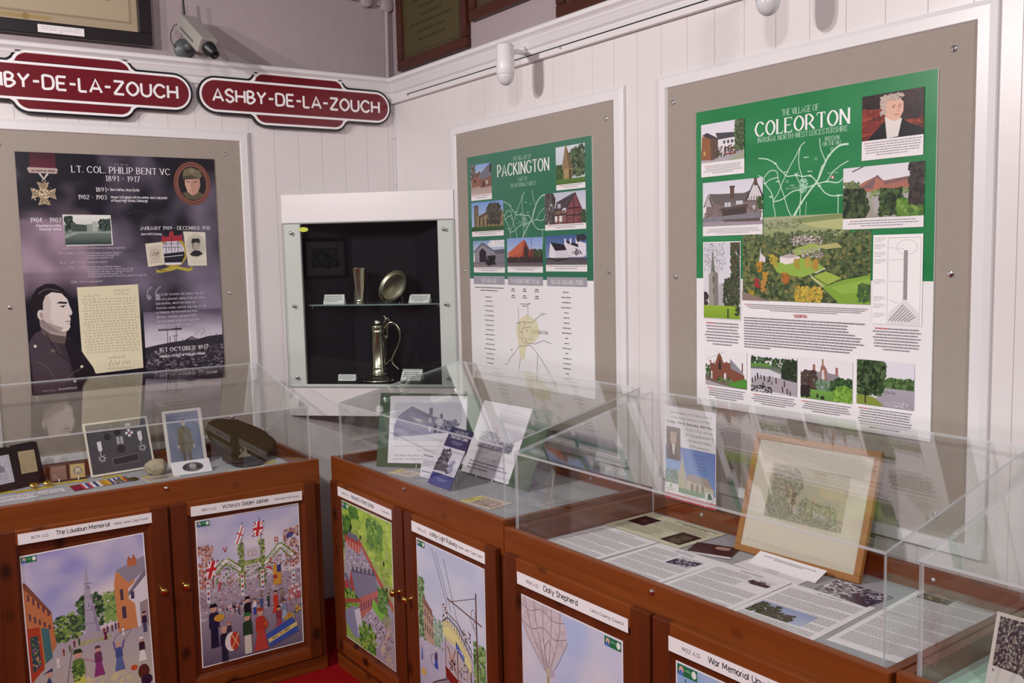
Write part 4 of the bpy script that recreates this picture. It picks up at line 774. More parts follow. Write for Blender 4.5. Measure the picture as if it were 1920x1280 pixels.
# medal
p.g(6.4, .2, 18.4, 8.2, '3a1424', '5c1a2e'); p.p([(5, 8.2), (5.6, 7.6), (18.8, 7.8), (19.2, 8.6), (18.6, 10.6), (5.8, 10.4)], 'b09a94'); p.tx(7, 8.8, 18, 9.9, 1, '6c5a58', .8, 'l', None, 0, 1)
p.l([(10.6, 10.6), (12.4, 13.4), (14.4, 10.6)], .9, 'cfc4bc'); p.ring(12.4, 14.2, .9, .9, .3, 'b8a890')
for s_ in ((0, -1), (0, 1), (1, 0), (-1, 0)):
    dx, dy = s_; cx, cy = 11.9, 20.8; px, py = -dy, dx
    p.p([(cx + dx * 1.6 + px * 1.2, cy + dy * 1.6 + py * 1.2), (cx + dx * 5.9 + px * 2.9, cy + dy * 5.9 + py * 2.9), (cx + dx * 5.2, cy + dy * 5.2), (cx + dx * 5.9 - px * 2.9, cy + dy * 5.9 - py * 2.9), (cx + dx * 1.6 - px * 1.2, cy + dy * 1.6 - py * 1.2)], 'a8957c'); p.p([(cx + dx * 1.6 + px * .6, cy + dy * 1.6 + py * .6), (cx + dx * 5.1 + px * 1.9, cy + dy * 5.1 + py * 1.9), (cx + dx * 5.1 - px * 1.9, cy + dy * 5.1 - py * 1.9), (cx + dx * 1.6 - px * .6, cy + dy * 1.6 - py * .6)], '8c7a62')
p.e(11.9, 20.8, 2.9, 2.9, '8f7c62'); p.b(9.6, 18.6, 14.2, 23, 30, .6, ['d8c8a8', '5e4c3a', 'b8a484']); p.b(7, 16, 17, 26, 16, .5, ['d8c8a8', '5e4c3a'])
p.t('THE LIFE OF', 50.5, 5.4, 1.1, '9a8f98', 'serif', 'c', .12, 7); p.t('LT. COL. PHILIP BENT VC', 50.6, 9.5, 3.3, 'e9e3e6', 'serif', 'c', .15, 49.5, .2); p.t('1891 - 1917', 50.6, 13.6, 2.7, 'e9e3e6', 'serif', 'c', .15, 17.3, .24)
p.t('1891', 39.3, 19.3, 2.2, 'e6e0e4', 'serif', 'c', .16, 5.2, .2); p.t('Born Halifax, Nova Scotia', 44.2, 18.7, 1.25, 'd9d3da', 'sans', 'l', .17, 14.5); p.e(43, 18, .35, .35, 'd9d3da', 8)
p.t('1902 - 1903', 35, 23.3, 2.2, 'e6e0e4', 'serif', 'c', .16, 14, .2); p.t('Moves to England with his mother and is educated', 44.2, 22.6, 1.25, 'd9d3da', 'sans', 'l', .17, 28.8); p.t('at Royal High School, Edinburgh', 44.2, 24.4, 1.25, 'd9d3da', 'sans', 'l', .17, 18.6)
p.t('1904 - 1907', 12, 35.3, 2.2, 'e6e0e4', 'serif', 'c', .16, 14.5, .2); p.t('Educated at Ashby', 19, 37.6, 1.15, 'd9d3da', 'sans', 'r', .17, 11.4); p.t('Grammar School', 19, 39.4, 1.15, 'd9d3da', 'sans', 'r', .17, 10.2)
# oval portrait
p.e(87.2, 13.9, 10.2, 12.1, '54302a', 36); p.ring(87.2, 13.9, 10, 11.9, 1.0, '7a4a40', 36); p.ring(87.2, 13.9, 8.6, 10.3, .6, '8c5c50', 36); p.e(87.2, 13.9, 7.3, 9.2, '1c1a1e', 36)
p.p([(81.5, 19), (84, 18.5), (91, 18.5), (93.6, 20), (89, 22.9), (84, 22.3)], '5a5240'); p.p([(83.2, 10.5), (91.4, 10.5), (91.6, 15), (90, 19), (87, 20.6), (84.4, 18.5), (83.2, 14.5)], 'b5897a'); p.p([(83.2, 10.5), (86.6, 10.5), (86.6, 20), (84.4, 18.5), (83.2, 14.5)], 'c69c8a'); p.p([(82, 10.6), (83, 6.4), (87, 4.9), (91.6, 6.6), (93, 9.6), (91, 11.4), (86, 11), (82.4, 12)], '6e6650'); p.p([(82, 10), (87, 9.2), (91, 11), (86, 11.6), (82.2, 12)], '4a4234')
p.l([(84, 13), (86, 12.8)], .45, '4a3830'); p.l([(88, 12.8), (90, 13)], .45, '4a3830'); p.l([(87, 13), (86.6, 15.6), (87.4, 15.8)], .3, '8c6454'); p.l([(85.6, 17.6), (88.2, 17.6)], .35, '9a5a50'); p.e(87.5, 7, 1.2, 1, '8a8060')
# school photograph
p.p([(19.9, 31.3), (43.4, 31.5), (43.8, 47.4), (20.8, 47.6)], 'd2cdcb'); p.area(20.5, 31.9, 43.1, 47.0, 100, 66); p.g(0, 0, 100, 30, 'd9dad4', 'bfc2bc'); p.g(0, 26, 100, 66, '7e8a84', '2a3a36'); p.b(0, 2, 18, 34, 60, 4, ['2c3a36', '3a4a44', '1e2a28'], 1.3); p.b(74, 8, 100, 34, 90, 4, ['2c3a36', '1e2a28', '465650'], 1.1); p.p([(14, 32), (14, 18), (20, 14), (26, 19), (48, 21), (48, 36), (16, 36)], '4a5450'); p.p([(48, 36), (48, 18), (56, 20), (64, 14), (70, 14), (70, 36)], '8c948c'); p.p([(60, 36), (60, 15), (66, 12), (71, 15), (71, 36)], 'a5aca4')
for i in range(6): p.r(20 + i * 4.6, 22, 22 + i * 4.6, 26, '2a3430'); p.r(20 + i * 4.6, 29, 22 + i * 4.6, 33, '2a3430')
p.p([(0, 44), (20, 36), (100, 36), (100, 40), (30, 40), (0, 52)], '8a958e'); p.full(); p.ring(31.8, 39.4, 0, 0, 0, 'd2cdcb', 3) if 0 else None
# chronology
for y, a, L in ((48.8, 'AUGUST 1914', ['The 1st Battalion City of Edinburgh, Royal Scots']), (51.4, 'DECEMBER 1914', ['The 9th Battalion, Leicestershire Regiment', 'Commissioned 2nd Lieut. 30 November 1914', 'Promoted Lieut. around March 1915']), (56.2, 'MAY - JULY 1916', ['The Bedfordshire Regiment']), (58.7, '1916 - 1917', ['The 9th Battalion, Leicestershire Regiment', 'Promoted Captain 7th July 1916 (published 26th April 1916)', 'Promoted Major 30th August 1916 (published 11th July 1917)', 'Mentioned in Despatches 26th September 1916', 'Awarded Temporary Lieut. Colonel 1st February 1917 (published 10th October 1916)']), (66.4, 'JUNE 1917', ['Awarded the D.S.O.'])):
    w_ = {'AUGUST 1914': 9.5, 'DECEMBER 1914': 11.5, 'MAY - JULY 1916': 11.3, '1916 - 1917': 7, 'JUNE 1917': 6.8}[a]; p.t(a, 28.6, y + .5, 1.15, 'b9b0bc', 'serif', 'r', .15, w_, .2); p.e(29.5, y, .22, .22, 'c9c2cc', 8)
    for i, q in enumerate(L): p.t(q, 30.3, y + .4 + i * 1.27, .78, 'b9b0bc', 'sans', 'l', .16, min(30, len(q) * .40))
# training ship group
p.t('JANUARY 1909 - DECEMBER 1910', 76.8, 39.4, 1.9, 'e6e0e4', 'serif', 'c', .15, 37.6, .2); p.t('Joins H.M.S Conway', 58.2, 42.2, 1.1, 'd9d3da', 'sans', 'l', .17, 11)
p.ring(74.5, 51.5, 7.9, 8.4, 1.5, 'a8943c', 32); p.e(74.5, 51.8, 6.5, 7, 'c9c2cf', 26); p.p([(68.5, 52.6), (80.8, 51.4), (80.9, 54), (79, 57.5), (70, 57.6), (68.2, 54.5)], '1e1a2a'); p.l([(69, 54.4), (80, 53.4)], .3, 'd9d3da')
for x in (71, 74, 77.5): p.l([(x, 44.6), (x, 53)], .35, '4a3c48'); p.l([(x - 2, 51), (x, 45), (x + 2, 51)], .2, '4a3c48'); p.l([(x - 1.6, 47), (x + 1.6, 47)], .25, '4a3c48'); p.l([(x - 2, 49), (x + 2, 49)], .25, '4a3c48')
p.r(70.2, 57.4, 79, 58.6, 'd9d3da'); p.p([(68.8, 46), (69.4, 42.6), (70.4, 42.6), (70.4, 43.4), (73, 43), (73.2, 41), (74, 40.2), (75.4, 40.2), (75.4, 42.6), (78.6, 42.6), (79.8, 41.8), (80, 45.4)], 'a02c3a'); p.l([(74.4, 43.4), (74.4, 45.4)], .6, '6a1a2a')
p.p([(65, 60.3), (66, 61.6), (73, 59.6), (77, 59.6), (83.5, 61), (84.4, 59.4), (85, 61.6), (82.6, 62.6), (76, 61), (74, 61.8), (68, 62.8), (65.2, 62.8)], 'b0a040'); p.tx(67, 61.4, 72.6, 62, 1, '5c4c1c', .9)
p.p([(60.2, 46.9), (69.1, 46), (69.9, 58.4), (61, 59.5)], 'd2c9b8'); p.p([(61.6, 48.4), (68.2, 47.7), (68.8, 57.2), (62.2, 58.1)], 'c4baa8'); p.ring(65, 52.6, 2.4, 2.8, .25, '8a7c74'); p.b(63.4, 51, 66.8, 54.2, 14, .5, ['6a5c5c', '9a8c84']); p.hand(62.6, 55.6, 67.8, 57.4, 1, '6a5c5c', .12)
p.p([(80.7, 40.3), (92.9, 40.9), (92.9, 59.6), (82.6, 59.4)], 'd6cfc0'); p.e(87.4, 48.4, 4.6, 6, 'b9b2a6', 26); p.ring(87.4, 48.4, 5.2, 6.7, .25, '8a847a', 28); p.p([(83.8, 53), (86, 51), (89, 51), (91, 53), (88, 54.4), (85, 54)], '24262a'); p.e(87.3, 48, 2.2, 3, '7c746c'); p.e(87.6, 48.6, 1.6, 2.3, 'a59c90'); p.p([(84.8, 47), (85.4, 44.4), (89.2, 44.2), (90, 46.8), (87, 46.4)], '24262a'); p.hand(84, 55.8, 92, 58.4, 3, '7c746c', .1)
# letter
p.p([(24.6, 69.2), (55.2, 68.7), (55.4, 114.4), (31, 115.4), (30, 112), (24.9, 103)], 'd8ceb0'); p.hand(26.4, 75, 54.4, 104.8, 20, '5a5048', .2); p.hand(43, 70.4, 51, 74.4, 2, '5a5048', .2); p.hand(27, 72.6, 36, 75, 1, '5a5048', .2); p.hand(38, 106, 47, 108.6, 1, '4a4040', .22); p.l([(38, 112), (39, 108.6), (40, 112), (41, 109.6), (42, 111.6), (43.4, 110)], .3, '3a3034'); p.hand(44.6, 109, 49.6, 111.6, 1, '4a4040', .24); p.hand(37, 112, 50, 114.4, 1, '4a4040', .2)
# officer's portrait, head in profile facing right
p.p([(1, 123), (0, 97), (3.2, 92), (7, 90), (20, 96), (25, 103), (30, 113), (34, 123.6), (28, 123.6)], '3a3038'); p.p([(0, 97), (3.2, 92), (7, 90), (14, 99), (18, 110), (20, 123), (2, 123)], '443840'); p.p([(16, 94), (21.5, 97.5), (30, 113), (34, 123), (22, 123)], '1c161e')
p.p([(6.2, 88), (10, 90.5), (18, 94.5), (17, 98.5), (11.4, 97), (6.4, 92)], '5c4e4c'); p.p([(5.6, 80), (14, 84), (18.4, 91), (17.8, 94.6), (11, 93), (6, 88.6)], 'a08f8c'); p.p([(6, 79), (12.4, 86), (17, 93), (10, 91), (6.2, 88)], '8a7a78')
p.p([(10, 71), (15, 69.6), (18.8, 72), (19.7, 75.4), (20.1, 77.4), (21.6, 82.2), (21, 83.6), (20, 83.9), (20.6, 85.4), (20.3, 87), (20, 88), (20.2, 89.6), (19, 91.6), (16.2, 92), (12.6, 90), (8.4, 86), (6, 82), (6, 76)], 'd2c5c0')
p.p([(6, 76), (10, 71), (12, 76), (11, 84), (13, 90), (8.4, 86), (6, 82)], 'c2b3ae'); p.p([(15, 91.8), (12.4, 90), (9, 86.4), (13, 88.4), (17, 90)], 'a3938f')
p.p([(2.8, 78), (3, 73), (5.6, 69), (9.6, 66.8), (14, 67), (18, 69.6), (20, 73), (19.6, 75.2), (17, 72), (12.4, 71.2), (9.4, 73), (8, 76.4), (7.8, 80), (5.4, 84.4), (5.2, 88), (3.6, 84)], '1c151c'); p.l([(6, 72), (10, 69.6), (16, 70.6)], .35, '6a5c60', True)
p.e(6.6, 82.6, 1.6, 2.6, 'cbbcb6'); p.e(6.9, 82.9, .8, 1.6, 'a08c88'); p.p([(14.2, 77), (16, 76.2), (19.4, 76.6), (19.2, 77.6), (16, 77.3)], '2a2026'); p.l([(15.8, 78.8), (18.6, 78.4)], .5, '3a2c30'); p.e(17.4, 79, .5, .5, '2a2026', 8); p.l([(18, 86.9), (20.3, 86.6)], .45, '7a5c5c'); p.l([(20.6, 83.7), (19.4, 83.4)], .4, '8c7370'); p.l([(18.6, 88.4), (19.8, 88.2)], .3, 'a08c88')
for x, y in ((3.0, 98.6), (24.4, 111), (20.6, 118.4)): p.e(x, y, .75, .75, 'd2c8bc', 10)
p.e(11.4, 101.5, 1.4, 1, '6a5c58', 10); p.l([(8.6, 93), (13, 103), (19, 108)], .5, '241c24'); p.l([(2, 106), (8, 110), (12, 118)], .4, '5c5054', True); p.l([(14, 120), (20, 114), (24, 112)], .4, '5c5054')
p.t('Supported by:', 5, 122.4, .7, 'a79ea8', 'sans', 'l', .14, 6); p.t('Jim and Gill Roach', 12.4, 122.3, .9, 'd9d3da', 'sans', 'l', .18, 9)
# battlefield
def sk(u, v): return mixc('5a4f66', 'c9bfcc', min(1, max(0, v * 1.5 - .15 + .3 * noise.noise(Vector((u * 3, v * 4, 3))))))
p.noiseg(57, 84, 99.6, 103.5, 20, 10, sk); p.p([(57, 103.6), (64, 102.4), (72, 101.4), (78, 101), (82, 99), (86, 100.6), (92, 99.4), (99.8, 99), (99.8, 121), (57, 121)], '2c2732'); p.b(57, 104, 99.6, 120, 330, 1.4, ['4a434e', '6a6068', '1e1a24', '8a8088', '353039'], .45)
for x, h_ in ((69, 9), (70.2, 5), (73.8, 11), (72.8, 5), (77, 3), (90, 4), (96, 5)): p.l([(x, 103), (x + .2, 103 - h_)], .3, '3a333c')
p.l([(71.6, 98), (75, 97.8)], .25, '3a333c'); p.p([(80, 101), (82.4, 98.6), (85.6, 101)], '6a626a')
for x, s_ in ((59.4, 1), (64, 1)): p.e(x + 1.2, 76.2, 1.2, 1.4, '8f8598', 12); p.l([(x + .2, 76), (x + .6, 72.6), (x + 3, 70.4)], .7, '8f8598', True)
for x in (85, 88.4): p.e(x, 94.2, 1.1, 1.3, 'a89eae', 12); p.l([(x + 1, 94.4), (x + .8, 96.6), (x - 1.2, 98.4)], .6, 'a89eae', True)
for i, s_ in enumerate(['Life in the trenches this winter has not', 'been very pleasant, owing to the excessive', 'bad weather, which has made our', 'trenches canals, and our dug-outs to fall', 'in. However, the last week has been', 'glorious, sunshine and good north', 'westerly winds, so we are hoping the', 'worst of the weather is over.']): p.t(s_, 64, 75.4 + i * 2.45, 1.25, 'cbc3ce', 'serif', 'l', .15, [26, 26.6, 21.4, 27, 22, 21.4, 23, 18][i])
p.r(64.4, 93.8, 77, 94.8, '3a3242'); p.tx(65, 94, 76.6, 94.7, 1, '7a7082', .6); p.t('1ST OCTOBER 1917', 77.6, 106.5, 2.2, 'e9e3e6', 'serif', 'c', .15, 27, .2); p.t('Killed in Action at Polygon Wood', 64.4, 109.6, 1.35, 'e0dade', 'sans', 'l', .17, 24.6); p.r(90, 119.6, 95.6, 120.8, 'b9b2b8'); p.tx(90.4, 119.9, 95.2, 120.6, 1, '5a525c', .7); p.tx(78, 119.8, 88, 120.4, 1, 'a79ea8', .8)
o = p.build('exhibition_poster', WA @ T(-1.647, -.0115, 1.113) @ RX(90), 'printg'); tag(o, 'dark purple poster about a First World War officer with medal and portraits', 'poster')
# ------------------------------------------------------------------ road map shared by the two village posters
def roadmap(p, x0, y0, x1, y1, c, town, label, mark):
    p.area(x0, y0, x1, y1, 100, 90); w = 1.2
    for q, ww in (([(0, 16), (10, 18), (20, 24), (24, 30), (30, 36), (34, 40), (44, 40), (52, 42), (60, 42), (66, 48), (70, 54), (76, 62), (84, 66), (94, 66), (100, 66)], 1.1), ([(54, 4), (49, 8), (44, 18), (38, 28), (34, 36), (28, 48), (24, 58), (18, 68), (20, 80), (21, 92)], .9), ([(49, 8), (47, 20), (48, 32), (51, 42), (52, 52), (50, 60), (49, 74), (49, 92)], .9), ([(70, 2), (71, 14), (76, 28), (72, 34), (68, 48)], .9), ([(100, 12), (90, 13), (80, 22), (74, 34), (68, 48), (60, 58), (50, 72), (38, 92)], 1.9), ([(0, 36), (6, 40), (8, 46), (16, 58), (18, 68)], 1), ([(6, 40), (14, 32), (22, 34), (24, 44), (30, 60), (36, 80), (44, 92)], .9), ([(8, 46), (14, 42), (24, 40)], .9), ([(18, 68), (28, 66), (40, 58), (52, 56), (66, 52), (78, 50), (90, 52), (98, 44)], 1.1), ([(78, 50), (84, 40), (92, 34), (100, 30)], .9), ([(90, 66), (90, 92)], .9), ([(44, 40), (48, 48), (54, 56)], .8), ([(50, 70), (42, 92)], .8), ([(56, 70), (55, 92)], .5)): p.l(q, ww, c, len(q) > 4)
    for x, y in ((20, 24), (60, 42), (44, 39), (8, 46), (15, 62), (70, 54), (90, 66), (80, 22), (50, 72), (78, 50)): p.r(x - 1.5, y - 1, x + 1.5, y + 1, c)
    for x, y in ((66, 24), (46, 38), (34, 46)): p.ring(x, y, 1.4, 1.6, .35, c, 12)
    p.b(47, 44, 57, 60, 34, 1.6, [town])
    for x, y in ((62, 22), (40, 36), (30, 46), (66, 38)): p.tx(x - 9, y - 1.6, x, y, 1, c, .8)
    p.t('ASHBY', 40, 52, 1.8, c, 'serif', 'c', .15, 6); p.t('DE LA ZOUCH', 40, 55, 1.8, c, 'serif', 'c', .15, 14); p.t(label[0], label[1], label[2], 1.6, c, 'sans', 'c', .1, 11); p.ring(mark[0], mark[1], 1.9, 2, .7, 'b8404a', 14); p.e(mark[0], mark[1], 1.1, 1.2, 'e6dfe0', 10); p.full()
def cap(p, x0, y0, x1, y1, n, al='c'):
    if p.mk: p.z = p.mk + 1e-5
    p.tx(x0, y0, x1, y1, n, '8b868e', .40, al, 'c46a6e')
def frameph(p, x0, y0, x1, y1, ym):
    if p.mk: p.z = p.mk
    p.r(x0, y0, x1, y1, 'e6e1e2'); p.area(x0, y0, x1, ym, 100, 100 * (ym - y0) / (x1 - x0)); return 100 * (ym - y0) / (x1 - x0)
# --- PACKINGTON
p = Pr(.822, .942, 'e6e2e4', .005, seed=31); H = p.H; p.g(0, 0, 100, 62.4, '38705a', '35705a', '36705a', '2c6a50')
p.t('THE VILLAGE OF', 48.4, 5.4, 1.9, 'a9c4b6', 'serif', 'c', .13, 15); p.t('PACKINGTON', 48.6, 12, 5.6, 'ebe7e6', 'serif', 'c', .19, 41.5, .2); p.t('PART OF', 48.8, 15.4, 1.8, 'a9c4b6', 'serif', 'c', .13, 7.6); p.t('THE NATIONAL FOREST', 48.8, 18, 1.8, 'a9c4b6', 'serif', 'c', .13, 21)
roadmap(p, 30.6, 19.6, 67.4, 46, 'a6bfae', '7fa592', ('PACKINGTON', 66, 83), (56, 82))
p.mk = p.z
h = frameph(p, 3.2, 4.4, 22.2, 22.4, 19.6); psky(p, 100, h * .5, '7f9fd0', 'b9c4d8'); p.g(0, h * .7, 100, h, 'a08a84', 'b59f98'); p.p([(0, h * .4), (46, h * .22), (54, h * .72), (2, h * .76)], '8a5c4c'); p.p([(0, h * .4), (46, h * .22), (50, h * .36), (0, h * .5)], '6a4c44'); p.p([(40, h * .36), (86, h * .04), (100, h * .3), (100, h * .5), (44, h * .5)], '6c6a74'); p.p([(44, h * .5), (100, h * .45), (100, h * .76), (46, h * .78)], '7c5446'); p.b(0, 0, 24, h * .4, 26, 6, ['4a4440', '6a6058']); p.r(16, h * .5, 24, h * .6, '2c2428'); p.r(58, h * .58, 66, h * .76, '2c2428'); p.r(74, h * .55, 82, h * .68, 'b9aaa0'); p.r(90, h * .02, 100, h * .3, '3a3434'); p.full(); cap(p, 4, 20, 21.5, 22, 2)
h = frameph(p, 3.1, 23.5, 31.9, 40.8, 38.2); psky(p, 100, h, '6f93cf', 'b4c3da'); p.r(8, h * .12, 23, h * .9, '6a5c4c'); p.r(8, h * .10, 23, h * .16, '4a4038'); p.p([(18, h * .48), (58, h * .3), (100, h * .36), (100, h * .88), (14, h * .9)], '8a7658'); p.p([(22, h * .5), (58, h * .3), (62, h * .38), (24, h * .58)], '54483c')
for i in range(6): p.r(24 + i * 12, h * .56, 28 + i * 12, h * .82, '3a3024')
p.b(48, h * .08, 94, h * .74, 150, 5, ['3a3a30', '4c463c', '2c2c26', '5a5248']); p.g(0, h * .84, 100, h, '3c5a34', '2e4a2c'); p.full(); cap(p, 4, 38.6, 31, 40.4, 2)
h = frameph(p, 3.9, 43, 32.3, 59.2, 56.6); psky(p, 100, h * .6, '7f96c0', 'cfd3dc'); p.b(50, 0, 100, h * .24, 26, 8, ['e0dfe2', 'cfd0d6'], .5); p.p([(4, h * .86), (4, h * .4), (30, h * .1), (72, h * .44), (72, h * .86)], '8a8690'); p.p([(0, h * .42), (30, h * .06), (76, h * .44), (72, h * .46), (30, h * .14), (2, h * .46)], '5c5a66'); p.p([(66, h * .36), (100, h * .32), (100, h * .5), (72, h * .5)], '5c5a66'); p.r(72, h * .5, 100, h * .84, '7a7680'); p.p([(20, h * .8), (20, h * .4), (30, h * .28), (42, h * .42), (42, h * .8)], '2c2630'); p.g(0, h * .8, 100, h, '6f6870', '8a8288'); p.b(42, h * .6, 70, h * .88, 26, 6, ['1c1c22', '2a2a30'], .8); p.full(); cap(p, 5, 57, 31.6, 58.8, 2)
h = frameph(p, 34.6, 42.4, 63.5, 59, 56.2); psky(p, 100, h, '7f9ad0', 'c4cddd'); p.p([(2, h * .54), (42, h * .12), (52, h * .06), (44, h * .72), (4, h * .72)], 'a85440'); p.p([(4, h * .5), (48, h * .08), (42, h * .5), (4, h * .66)], 'b9624a'); p.p([(42, h * .72), (52, h * .08), (66, h * .46), (66, h * .78)], '7a3a2e'); p.p([(50, h * .7), (50, h * .36), (55, h * .3), (60, h * .4), (60, h * .7)], '3a2c30'); p.r(66, h * .4, 78, h * .76, '6a3c34'); p.l([(70, 0), (71, h * .8)], 1, '3a3434'); p.b(78, h * .44, 100, h * .7, 50, 5, ['34402c', '4a5438']); p.r(0, h * .68, 100, h * .86, '3a3030'); p.b(0, h * .66, 100, h * .84, 70, 3, ['2a2226', '4a3c3a'], .7); p.g(0, h * .86, 100, h, '5a5256', '6f686a'); p.full(); cap(p, 35.6, 56.6, 62.6, 58.4, 2)
h = frameph(p, 65.9, 42, 95.8, 58.4, 55.4); psky(p, 100, h, '3f5a8c', '7f93b8'); p.p([(8, h * .74), (12, h * .24), (24, h * .42), (26, h * .8)], 'd9d4dc'); p.p([(24, h * .42), (56, h * .46), (58, h * .78), (26, h * .82)], 'cbc6cf'); p.p([(12, h * .22), (46, h * .32), (60, h * .5), (24, h * .52)], '24222c'); p.p([(46, h * .3), (52, h * .2), (82, h * .4), (92, h * .38), (92, h * .74), (60, h * .74)], 'd3ced6'); p.p([(50, h * .18), (54, h * .28), (80, h * .42), (84, h * .36), (72, h * .28)], '24222c'); p.p([(78, h * .24), (86, h * .24), (98, h * .3), (98, h * .7), (86, h * .7)], 'd9d4dc')
for x in (47, 60, 74): p.r(x, h * .12, x + 4, h * .3, 'd9d4dc')
p.b(66, h * .46, 90, h * .66, 16, 2.4, ['2c2a34', '5a5664']); p.g(0, h * .76, 100, h, '4a464c', '5f5a60'); p.p([(8, h * .74), (26, h * .82), (58, h * .78), (60, h * .8), (26, h * .88), (8, h * .78)], '2a262c'); p.b(76, 0, 98, h * .2, 26, 3, ['2c2a2c', '3a3636']); p.full(); cap(p, 66.8, 55.8, 95, 57.8, 2)
p.p([(80.9, 4.6), (82, 1.8), (83.2, 4.6)], '8a7458')
h = frameph(p, 74.7, 2.6, 95.3, 21.8, 19.4); psky(p, 100, h, 'cdd2da', 'b9c2c8'); p.b(46, h * .04, 100, h * .8, 120, 7, ['3a4a34', '4f6044', '2c3a28', '5f7050']); p.b(0, h * .5, 34, h * .94, 60, 6, ['34482c', '486038']); p.p([(34, 0), (20, h * .6), (60, h * .6), (38, 0)], '8a7458'); p.p([(36, 0), (46, h * .6), (60, h * .6), (38, 0)], '6c5a44'); p.p([(26, h * .6), (56, h * .6), (56, h * .88), (28, h * .88)], 'a08a62'); p.r(46, h * .62, 54, h * .86, '4a3c2c'); p.g(0, h * .86, 100, h, '5a7a3c', '4c6a34'); p.full(); p.p([(80.9, 4.6), (82, 1.6), (83.2, 4.6)], '8a7458'); cap(p, 75.6, 19.8, 94.6, 21.4, 2)
h = frameph(p, 65.9, 22.8, 95.5, 39.6, 37); psky(p, 100, h, 'b9bccb', 'd3d3da'); p.p([(26, h * .5), (30, h * .3), (70, h * .06), (78, h * .04), (60, h * .5), (46, h * .5), (40, h * .62), (26, h * .64)], '4a434a'); p.p([(14, h), (18, h * .6), (52, h * .56), (54, h)], '7a6458'); p.p([(52, h), (54, h * .5), (76, h * .06), (94, h * .7), (92, h)], '7a4a50'); p.b(16, h * .62, 90, h * .98, 40, 3, ['8a5a5c', '6f444a'])
for a in ([(54, h), (54, h * .5), (76, h * .06), (96, h * .74)], [(56, h * .52), (86, h * .52)], [(52, h * .74), (92, h * .74)], [(72, h * .2), (72, h)], [(16, h * .72), (52, h * .7)], [(84, h * .5), (86, h)]): p.l(a, 1.5, '2c262a')
p.r(22, h * .74, 31, h * .92, 'd9d6d8'); p.r(36, h * .74, 43, h * .92, 'd9d6d8'); p.r(32, h * .36, 40, h * .5, 'a8a8b0'); p.b(0, 0, 26, h, 110, 3, ['3a3436', '544c4c', '6a6262'], 2); p.b(90, h * .6, 100, h, 20, 4, ['3c5034']); p.full(); cap(p, 67, 37.4, 94.6, 39.2, 2)
p.z = p.mk + 1e-5
for x0, x1, s_ in ((3.6, 31.9, 'THE VILLAGE'), (34.7, 63.4, "PACKINGTON'S YEAR"), (66.5, 95.7, 'VILLAGE ORGANISATIONS')): p.r(x0, 61.0, x1, 65.2, '9d9aa4'); p.t(s_, (x0 + x1) / 2, 64.2, 1.9, 'e6e2e6', 'serif', 'c', .14, (x1 - x0) * (.5 if 'THE' in s_ else .8))
p.tx(4, 66.6, 31.4, 69.4, 2, '6a646c', .4, 'c'); p.tx(12, 71.4, 22, 72, 1, '3a343c', .7, 'c')
for i in range(14): L = 9 + p.rnd.random() * 9; p.tx(17.4 - L / 2, 73.5 + i * 2.45, 17.4 + L / 2, 74.2 + i * 2.45, 1, '6a646c', .7, 'c')
for i in range(18): L = 4 + p.rnd.random() * 9; p.tx(80.6 - L / 2, 67.6 + i * 2.33, 80.6 + L / 2, 68.3 + i * 2.33, 1, '6a646c', .7, 'c')
for x in (39, 48.6, 58.4):
    for y in (66.8, 70): p.tx(x - 2, y, x + 2, y + .7, 1, '3a343c', .8, 'c'); p.tx(x - 3.4, y + 1, x + 3.4, y + 2, 1, '6a646c', .5, 'c')
p.tx(45, 74, 52, 76, 2, '6a646c', .4, 'c')
p.p([(44, 82), (50, 79), (58, 82), (60, 88), (56, 92), (49, 95), (47, 101), (43.6, 101), (42, 92), (40.6, 86)], 'd6cfae')
for q in ([(40, 98), (35.6, 101), (33, 104)], [(40.6, 84), (46, 83), (54, 83), (61, 79)], [(44, 83), (43, 90), (47, 93), (56, 93), (63, 91), (69, 92)], [(40, 98), (43, 95), (52, 94), (56, 96)], [(44, 101), (42, 108), (41, 111)], [(56, 96), (63, 102), (69, 108), (71, 112)], [(58, 98), (57, 112)], [(51, 74.6), (51, 80)], [(43, 76), (43, 84)], [(46, 86), (53, 85), (54, 91), (46, 91), (46, 86)]): p.l(q, .28, '7a747c')
p.t('PACKINGTON', 60.4, 88, 1.6, '3a343c', 'serif', 'c', .14, 11.6); p.p([(70, 109), (72, 110), (72.6, 113), (70.6, 112)], 'cdc48e')
for x, y in ((48, 84), (50, 87), (45, 88), (49, 92)): p.e(x, y, .45, .45, 'b84a4e', 8)
p.tx(51, 73.6, 55, 74.6, 1, '8a94b0', .5); p.tx(61, 78, 66, 79.4, 2, '8a94b0', .5); p.tx(36, 97, 38.6, 97.6, 1, '3a343c', .7); p.tx(31, 104.6, 34, 105.2, 1, '3a343c', .7)
o = p.build('exhibition_poster', WB @ T(.6735, -.0115, 1.093) @ RX(90), 'printg'); tag(o, 'smaller green and white village poster titled PACKINGTON, nearest the corner', 'poster')
